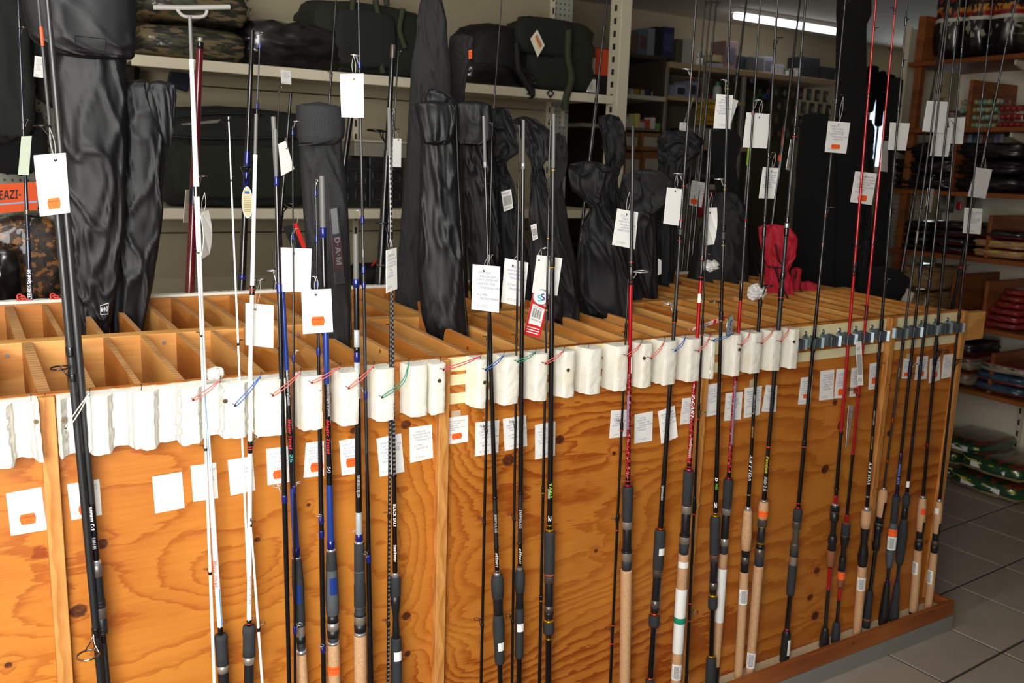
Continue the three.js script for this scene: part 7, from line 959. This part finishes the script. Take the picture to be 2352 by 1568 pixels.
{ // small carded goods hung under the second and third shelves
  const cs = ['#7a3b3b', '#8fa0b8', '#36597a', '#9a948a', '#b04038', '#4c5a4a', '#857a9a', '#a8a8a8'];
  for (let k = 0; k < 8; k++) { const x = 2216 + k * 12, y = 318, p = atX(x, y, XC + 0.05), t = thing('blister_pack', ['red-brown', 'pale blue', 'dark blue', 'grey', 'bright red', 'dull green', 'violet', 'light grey'][k] + ' carded tackle pack hanging under the second wooden shelf', 'tackle pack', p, 'carded packs under the second shelf'); mesh('card', new RoundedBoxGeometry(0.002, 0.085, 0.036, 1, 0.0008).rotateY(-0.5), std({ color: hex(cs[k]), roughness: 0.5 }), t); mesh('blister', new RoundedBoxGeometry(0.02, 0.035, 0.024, 2, 0.006).translate(-0.009, -0.012, 0.004), M.clear, t); }
  for (let k = 0; k < 5; k++) { const x = 2168 + k * 19, y = 466, p = atX(x, y, XC + 0.05), t = thing('blister_pack', ['grey', 'dark green', 'white and red', 'black', 'pale'][k] + ' carded pack under the third wooden shelf', 'tackle pack', p, 'carded packs under the third shelf'); mesh('card', new RoundedBoxGeometry(0.002, 0.1, 0.045, 1, 0.0008).rotateY(-0.5), std({ color: hex(['#6d6d6a', '#35452e', '#b8b0a8', '#1c1c20', '#96968c'][k]), roughness: 0.5 }), t); mesh('blister', new RoundedBoxGeometry(0.022, 0.04, 0.03, 2, 0.006).translate(-0.01, -0.015, 0.004), k === 2 ? M.red : M.clear, t); }
}
// ---------- the far room: shelves with boxes, pegboard with carded goods ----------
const FD = 4.95, far = (x, y, d = FD) => atD(x, y, d);
M.farWood = std({ color: hex('#b59a72'), roughness: 0.6 });
M.carton = std({ color: hex('#8a5a34'), roughness: 0.8 });
const yA = far(1540, 141).y, yB = far(1540, 219).y, yL = far(1480, 124).y, yW = far(1480, 222).y, xa = far(1540, 141).x, xb = far(1925, 187).x, xl = far(1428, 120).x;
{
  const t = thing('far_shelf', 'pale board shelves on grey frames against the far wall, loaded with boxes', 'shelf', V3((xa + xb) / 2, 0, -5.2));
  wmesh('shelf_board', box(xa, xb, yA - 0.04, yA, FD, FD + 0.4, 0.003), M.farWood, t);
  wmesh('shelf_board', box(xa, xa + 0.75, yB - 0.03, yB, FD, FD + 0.4, 0.003), M.farWood, t);
  const yC = far(1540, 330).y; wmesh('shelf_board', box(xa, xa + 0.85, yC - 0.03, yC, FD, FD + 0.4, 0.003), M.farWood, t);
  for (const x of [xa, xa + 0.36, xa + 0.75]) wmesh('frame_post', box(x - 0.015, x + 0.015, 0, yA - 0.0405, FD + 0.02, FD + 0.05, 0.003), M.hood, t);
  wmesh('back_board', box(xa - 0.012, xb, 0.2, yA - 0.041, FD + 0.405, FD + 0.42, 0), std({ color: hex('#6a6250'), roughness: 0.8 }), t);
  const c = thing('dark_cabinet', 'open dark brown cabinet standing left of the far shelves', 'cabinet', V3((xl + xa) / 2, 0, -5.2)), m = std({ color: hex('#40352a'), roughness: 0.7 });
  wmesh('back_board', box(xl - 0.4, xa - 0.02, 0.05, 2.3, FD + 0.41, FD + 0.425, 0), m, c);
  wmesh('side_board', box(xa - 0.06, xa - 0.035, 0.05, yL, FD, FD + 0.405, 0), m, c);
  for (const y of [yL, 1.5, 1.0]) wmesh('shelf_board', box(xl - 0.4, xa - 0.061, y - 0.025, y, FD + 0.02, FD + 0.405, 0.002), m, c);
  wmesh('white_shelf', box(xl - 0.4, far(1508, 228).x, yW - 0.03, yW, FD - 0.1, FD + 0.405, 0.003), M.creamMetal, c);
}
const ord = ['first', 'second', 'third', 'fourth', 'fifth', 'sixth', 'seventh', 'eighth', 'ninth', 'tenth', 'eleventh', 'twelfth'];
function farBox(name, label, cat, x0, x1, y0, y1, d, col, o = {}) { const a = far(x0, y1, d), b = far(x1, y1, d), h = size(y1 - y0, a), w = Math.max(0.02, b.x - a.x), y = o.on ?? a.y, t = thing(name, label, cat, V3((a.x + b.x) / 2, y + 0.001, -d - (o.l ?? 0.16) / 2), o.group); mesh('box_body', new RoundedBoxGeometry(w, h, o.l ?? 0.16, 1, 0.003).translate(0, h / 2, 0), typeof col === 'string' ? std({ color: hex(col), roughness: 0.6 }) : col, t); if (o.panel) mesh('printed_panel', new RoundedBoxGeometry(w * 0.75, h * 0.55, 0.004, 1, 0.001).translate(0, h * 0.5, (o.l ?? 0.16) / 2), std({ color: hex(o.panel), roughness: 0.6 }), t.children[0]); return t; }
// on the cabinet and the long shelf, left to right
[[1446, 1465, 75, 122, '#5a4634', 'brown'], [1466, 1486, 66, 122, '#4d6470', 'dull blue'], [1487, 1502, 62, 123, '#777c80', 'grey'], [1503, 1520, 60, 126, '#16161c', 'black'], [1521, 1546, 60, 128, '#262b4a', 'dark blue']].forEach(([a, b, c, e, col, n], i) => farBox('carton', n + ' box standing on the dark cabinet, ' + ord[i] + ' from the left', 'box', a, b, c, e, FD + 0.06, col, { on: yL, group: 'boxes on the dark cabinet', panel: i === 4 ? '#3d4468' : i === 1 ? '#5b3f45' : null }));
[[1552, 1566, 82, 136, '#4f4838', 'tall olive brown'], [1567, 1588, 81, 137, '#a8a49a', 'tall white'], [1634, 1668, 128, 143, '#b8a878', 'flat cream'], [1626, 1662, 139, 149, '#9a9aae', 'flat lilac'], [1664, 1690, 86, 150, '#8a6a68', 'tall dull red'], [1690, 1712, 118, 153, '#1e2a30', 'dark teal'], [1722, 1738, 122, 156, '#4b4a46', 'dark grey'], [1736, 1754, 122, 157, '#5f605e', 'dark silver'], [1754, 1778, 118, 158, '#8a8c98', 'white blue'], [1780, 1800, 138, 161, '#a8aab4', 'small white'], [1842, 1882, 121, 170, '#15151a', 'black'], [1884, 1918, 146, 178, '#1c1c20', 'low black']].forEach(([a, b, c, e, col, n], i) => farBox('carton', n + ' box on the long pale far shelf, ' + ord[i] + ' from the left', 'box', a, b, c, e, FD + 0.06 + (i % 3) * 0.02, col, { on: yA + (i === 2 ? 0.05 : 0), group: 'boxes on the long far shelf', panel: [4, 8].includes(i) ? '#5d5a6a' : null }));
{ // swan-neck ornament, bottles and tins
  const s = far(1606, 136, FD + 0.05), k = size(1, s), t = thing('swan_ornament', 'white swan ornament on the far shelf beside the tall white box', 'ornament', V3(s.x, yA, s.z)); mesh('swan_body', new THREE.LatheGeometry([[0, 0], [8, 0], [9, 8], [7, 16], [3, 20], [0, 20]].map(([a, b]) => new THREE.Vector2(a * k, b * k)), 16), M.white, t); mesh('neck', new THREE.TubeGeometry(new THREE.CatmullRomCurve3([[0, 18], [-3, 26], [3, 32], [2, 38], [-3, 37]].map(([a, b]) => V3(a * k, b * k, 0))), 16, 2.2 * k, 8), M.white, t);
  const bottle = (label, x, y0, y1, w, col, on, cap = '#2f8a6a') => { const p = far(x, y1, FD + 0.08), q = size(1, p), h = (y1 - y0), b = thing('bottle', label, 'bottle', V3(p.x, on, p.z)); mesh('bottle_body', new THREE.LatheGeometry([[0, 0], [w / 2, 0], [w / 2, h * 0.7], [w * 0.25, h * 0.84], [0, h * 0.84]].map(([a, c]) => new THREE.Vector2(a * q, c * q)), 16), std({ color: hex(col), roughness: 0.4 }), b); mesh('cap', new THREE.CylinderGeometry(w * 0.28 * q, w * 0.28 * q, h * 0.16 * q, 12).translate(0, h * 0.92 * q, 0), std({ color: hex(cap), roughness: 0.4 }), b); };
  bottle('white bottle with a green cap on the far shelf, left of the yellow box', 1646, 183, 224, 20, '#b9c0b4', yB); bottle('small white bottle behind the black rod bags on the white shelf', 1442, 240, 268, 12, '#a9aaa2', yW - 0.2, '#9a2c2c'); bottle('second small white bottle behind the black rod bags', 1460, 248, 270, 15, '#a0a29c', yW - 0.2, '#c8c8c0');
  wmesh('low_shelf', box(xl - 0.3, xa - 0.062, yW - 0.225, yW - 0.2, FD, FD + 0.4, 0.002), M.creamMetal, scene.getObjectByName('dark_cabinet'));
  [[1552, 1576, 188, 216, '#9aa0ac', 'grey and white'], [1580, 1600, 180, 218, '#8a8e98', 'light grey'], [1602, 1614, 186, 219, '#7c2f2f', 'red']].forEach(([a, b, c, e, col, n], i) => farBox('tin', n + ' tin on the second far shelf, ' + ord[i] + ' from the left', 'tin', a, b, c, e, FD + 0.08, col, { on: yB, group: 'tins on the second far shelf', panel: '#30303a' }));
}
farBox('sign_box', 'yellow box with dark print standing on the far shelf behind the hanging cards', 'box', 1618, 1648, 232, 286, FD - 0.02, canvasish(), { on: far(1630, 287, FD - 0.02).y, l: 0.1 });
function canvasish() { return std({ map: canvasTex(128, 256, (g) => { g.fillStyle = '#c79a1e'; g.fillRect(0, 0, 128, 256); g.fillStyle = '#4a3a10'; [[20, 24, 80], [10, 92, 108], [14, 118, 96], [40, 144, 50], [16, 216, 90]].forEach(([x, y, w]) => g.fillRect(x, y, w, 12)); }), roughness: 0.6 }); }
[[1606, 1634, 286, 326, '#9a9686', 'grey'], [1636, 1652, 290, 326, '#a86a50', 'salmon'], [1653, 1672, 284, 326, '#7f94a8', 'light blue']].forEach(([a, b, c, e, col, n], i) => farBox('carton', n + ' box under the yellow box on the far shelves', 'box', a, b, c, e, FD + 0.05, col, { on: far(1540, 330).y, group: 'boxes under the yellow box' }));
{ // brown cartons and small goods behind the black bags
  const f = thing('low_table', 'low cream counter carrying brown cartons behind the black rod bags', 'table', V3(far(1480, 470, 4.4).x, 0, -4.5)); const y = far(1480, 420, 4.35).y, x0 = far(1425, 420, 4.35).x, x1 = far(1680, 420, 4.35).x; wmesh('counter_top', box(x0, x1, y - 0.03, y, 4.3, 4.75, 0.003), M.creamMetal, f); wmesh('counter_front', box(x0, x1, 0.02, y - 0.0305, 4.34, 4.36, 0.001), M.creamPanel, f);
  [[1430, 1470, 352, 418, '#7a4e2c', 'left lower brown carton', 0], [1474, 1516, 348, 418, '#86562f', 'right lower brown carton', 0], [1432, 1466, 312, 350, '#80552f', 'left upper brown carton', 1], [1472, 1514, 306, 346, '#855a34', 'right upper brown carton', 1]].forEach(([a, b, c, e, col, n, u]) => farBox('carton', n + ' with a white sticker on the counter', 'carton', a, b, c, e, 4.42, col, { on: u ? far(1470, 350, 4.42).y + 0.012 : y, l: 0.22, panel: '#a8a090', group: 'brown cartons on the counter' }));
  ['#b6b29a', '#a9b48a', '#d0c060', '#9fb0b0', '#b04a30', '#cfc8b8', '#5a8a54'].forEach((col, k) => farBox('tub', ['beige', 'pale green', 'yellow', 'grey', 'red', 'white', 'green'][k] + ' small tub on top of the brown cartons', 'tub', 1434 + k * 12, 1444 + k * 12, 290 - (k % 3) * 6, 310 - (k > 2 ? 6 : 0), 4.44, col, { on: far(1470, 306, 4.42).y + 0.03, l: 0.07, group: 'tubs on the brown cartons' }));
}
{ // pegboard with carded goods, reels hanging under the long shelf
  const p = thing('far_pegboard', 'grey pegboard below the long far shelf, hung with small carded goods', 'pegboard', V3(far(1800, 300, 5.1).x, 1.6, -5.2)); const x0 = xa + 0.78, x1 = xb; wmesh('panel', box(x0, x1, 0.6, yA - 0.041, FD + 0.385, FD + 0.4, 0), std({ map: M.peg.map, color: hex('#7a7258'), roughness: 0.8 }), p);
  const cols = ['#3c3a30', '#2b2b28', '#4c4638', '#23261f', '#5a4a3c', '#3a2f28', '#44503c', '#2a2a2e']; let n = 0; const nm = ['dark', 'black', 'brownish', 'blackish green', 'tan', 'dark brown', 'dull green', 'charcoal'];
  for (let r = 0; r < 4; r++) for (let k = 0; k < 9; k++) { const x = 1744 + k * 19 + (r % 2) * 6, y = 204 + r * 32 + k * 2.2, c = far(x, y, FD + 0.34); if (x > 1915) continue; const t = thing('carded_lure', nm[(n * 3) % 8] + ' carded lure on the far pegboard, ' + ord[k] + ' in the ' + ['top', 'second', 'third', 'lowest'][r] + ' row', 'lure', c, 'carded lures on the far pegboard'); mesh('card', new RoundedBoxGeometry(0.062, 0.095, 0.003, 1, 0.001), std({ color: hex(cols[(n * 3) % 8]), roughness: 0.6 }), t); mesh('blister', new THREE.SphereGeometry(0.02, 10, 8).scale(0.9, 1.4, 0.6).translate(0, -0.01, 0.008), std({ color: hex(['#6a5a3a', '#7a4a3a', '#5a6a5a', '#77736a'][n % 4]), roughness: 0.3 }), t); n++; }
  const reel = (label, x, y, r, a, b) => { const c = far(x, y, FD + 0.12), q = size(r, c), t = thing('fishing_reel', label, 'reel', c, 'reels below the far shelf'); mesh('spool', new THREE.LatheGeometry([[0, -0.5], [0.95, -0.5], [1, -0.35], [0.75, -0.2], [0.75, 0.2], [1, 0.35], [0.95, 0.5], [0, 0.5]].map(([u, v]) => new THREE.Vector2(u * q, v * q)), 22).rotateX(Math.PI / 2), std({ color: hex(a), roughness: 0.35 }), t); mesh('hub', new THREE.CylinderGeometry(q * 0.45, q * 0.45, q * 1.06, 18).rotateX(Math.PI / 2), std({ color: hex(b), roughness: 0.3, metalness: 0.4 }), t); mesh('handle', wire([V3(0, 0, q * 0.5), V3(q * 0.8, -q * 0.3, q * 0.7), V3(q * 1.2, -q * 0.9, q * 0.7)], q * 0.1), M.black, t); };
  [['black reel with a pale hub, left of two under the long far shelf', 1722, 184, 15, '#17171a', '#8c8c86'], ['black reel with a dark hub, right of two under the long far shelf', 1750, 188, 14, '#141416', '#33332f'], ['black and green reel, left in the middle row under the far shelf', 1706, 224, 11, '#1c2420', '#4a9a6a'], ['green and black reel, centre of the middle row under the far shelf', 1742, 226, 11, '#1f5a36', '#101010'], ['blue-hubbed black reel in the lowest row under the far shelf', 1704, 256, 12, '#1a1a20', '#5a6fa8'], ['small brown reel at the left under the far shelf', 1694, 183, 10, '#4a4234', '#22201c'], ['small blue reel at the right of the middle row', 1760, 221, 7, '#2f5a86', '#101418']].forEach((a) => reel(...a));
}
{ // dark folded umbrellas hanging by the far window
  for (const [l, rows, d] of [['left of four', [[152, 1992, 2018], [200, 1990, 2016], [258, 1988, 2006]], 3.95], ['second of four', [[164, 2018, 2036], [210, 2014, 2034], [290, 2008, 2026]], 3.9], ['third of four', [[172, 2036, 2056], [200, 2036, 2056], [258, 2030, 2046]], 3.85], ['rightmost of four', [[180, 2054, 2074], [220, 2050, 2074], [280, 2044, 2064]], 3.8]]) { const t = thing('folded_umbrella', 'black folded fishing umbrella hanging by the far window, ' + l, 'umbrella', atD((rows[1][1] + rows[1][2]) / 2, 220, d), 'folded umbrellas by the far window'); wmesh('canopy', bagGeo(rows, d, { flat: 0.8, fold: 0.004, sd: bagSeed += 2 }), M.velvet, t); wmesh('pole', wire([atD((rows[2][1] + rows[2][2]) / 2, rows[2][0], d), atD((rows[2][1] + rows[2][2]) / 2, rows[2][0], d).setY(0.001)], 0.008), M.black, t); }
  const b = thing('blue_case', 'blue plastic case standing behind the two red rods', 'case', atD(1984, 560, 3.2)); wmesh('case_body', box(atD(1968, 560, 3.2).x, atD(1998, 560, 3.2).x, atD(1980, 640, 3.2).y, atD(1980, 490, 3.2).y, 3.2, 3.3, 0.01), std({ color: hex('#2f6aa0'), roughness: 0.5 }), b); wmesh('stand', box(atD(1968, 560, 3.2).x, atD(1998, 560, 3.2).x, 0, atD(1980, 640, 3.2).y - 0.0005, 3.21, 3.29, 0.004), M.creamMetal, b);
  lump('folded_clothing', 'heap of dark clothing on the low counter, behind the lettered red rod', 'clothing', [1560, 400, 1660, 470], 4.5, 0.3, 'clothBlack', { crease: 0.1 });
  lump('folded_clothing', 'red and dark clothing bundle behind the leaning black rod', 'clothing', [1600, 440, 1650, 500], 4.34, 0.1, 'redCloth', { crease: 0.12 });
}
{ // small mixed goods filling the far shelves
  const C = [['#7d2f2c', 'red'], ['#9a968a', 'grey white'], ['#2c3a52', 'navy'], ['#3f5a3a', 'green'], ['#b08a2c', 'yellow'], ['#1d1d20', 'black'], ['#8a8f9c', 'pale blue'], ['#6a4a32', 'brown']], yC = far(1540, 330).y;
  const row = (where, x0, x1, y, n, on, d, hmin, hmax, ko) => { for (let k = 0; k < n; k++) { const w = (x1 - x0) / n, [col, nm] = C[(k * 3 + ko) % 8], a = x0 + k * w; farBox('small_box', nm + ' small box on ' + where + ', ' + ord[k] + ' from the left', 'box', a + 1, a + w - 1, y - mix(hmin, hmax, hash2(k, ko)), y, d, col, { on, l: 0.12, group: 'small boxes on ' + where, panel: (k + ko) % 2 ? '#b9b6b0' : null }); } };
  row('the white shelf of the dark cabinet', 1444, 1506, 224, 5, yW, FD + 0.1, 10, 22, 1);
  row('the low shelf of the dark cabinet', 1470, 1528, 270, 5, yW - 0.2, FD + 0.1, 12, 26, 4);
  row('the third far shelf, left part', 1550, 1604, 328, 5, yC, FD + 0.08, 18, 40, 2);
  row('the second far shelf, right part', 1618, 1642, 224, 2, yB, FD + 0.2, 16, 28, 5);
  row('the long far shelf right end', 1802, 1838, 164, 3, yA, FD + 0.1, 12, 22, 3);
}
M.letter.map = letterTex();
renderer.render(scene, camera);
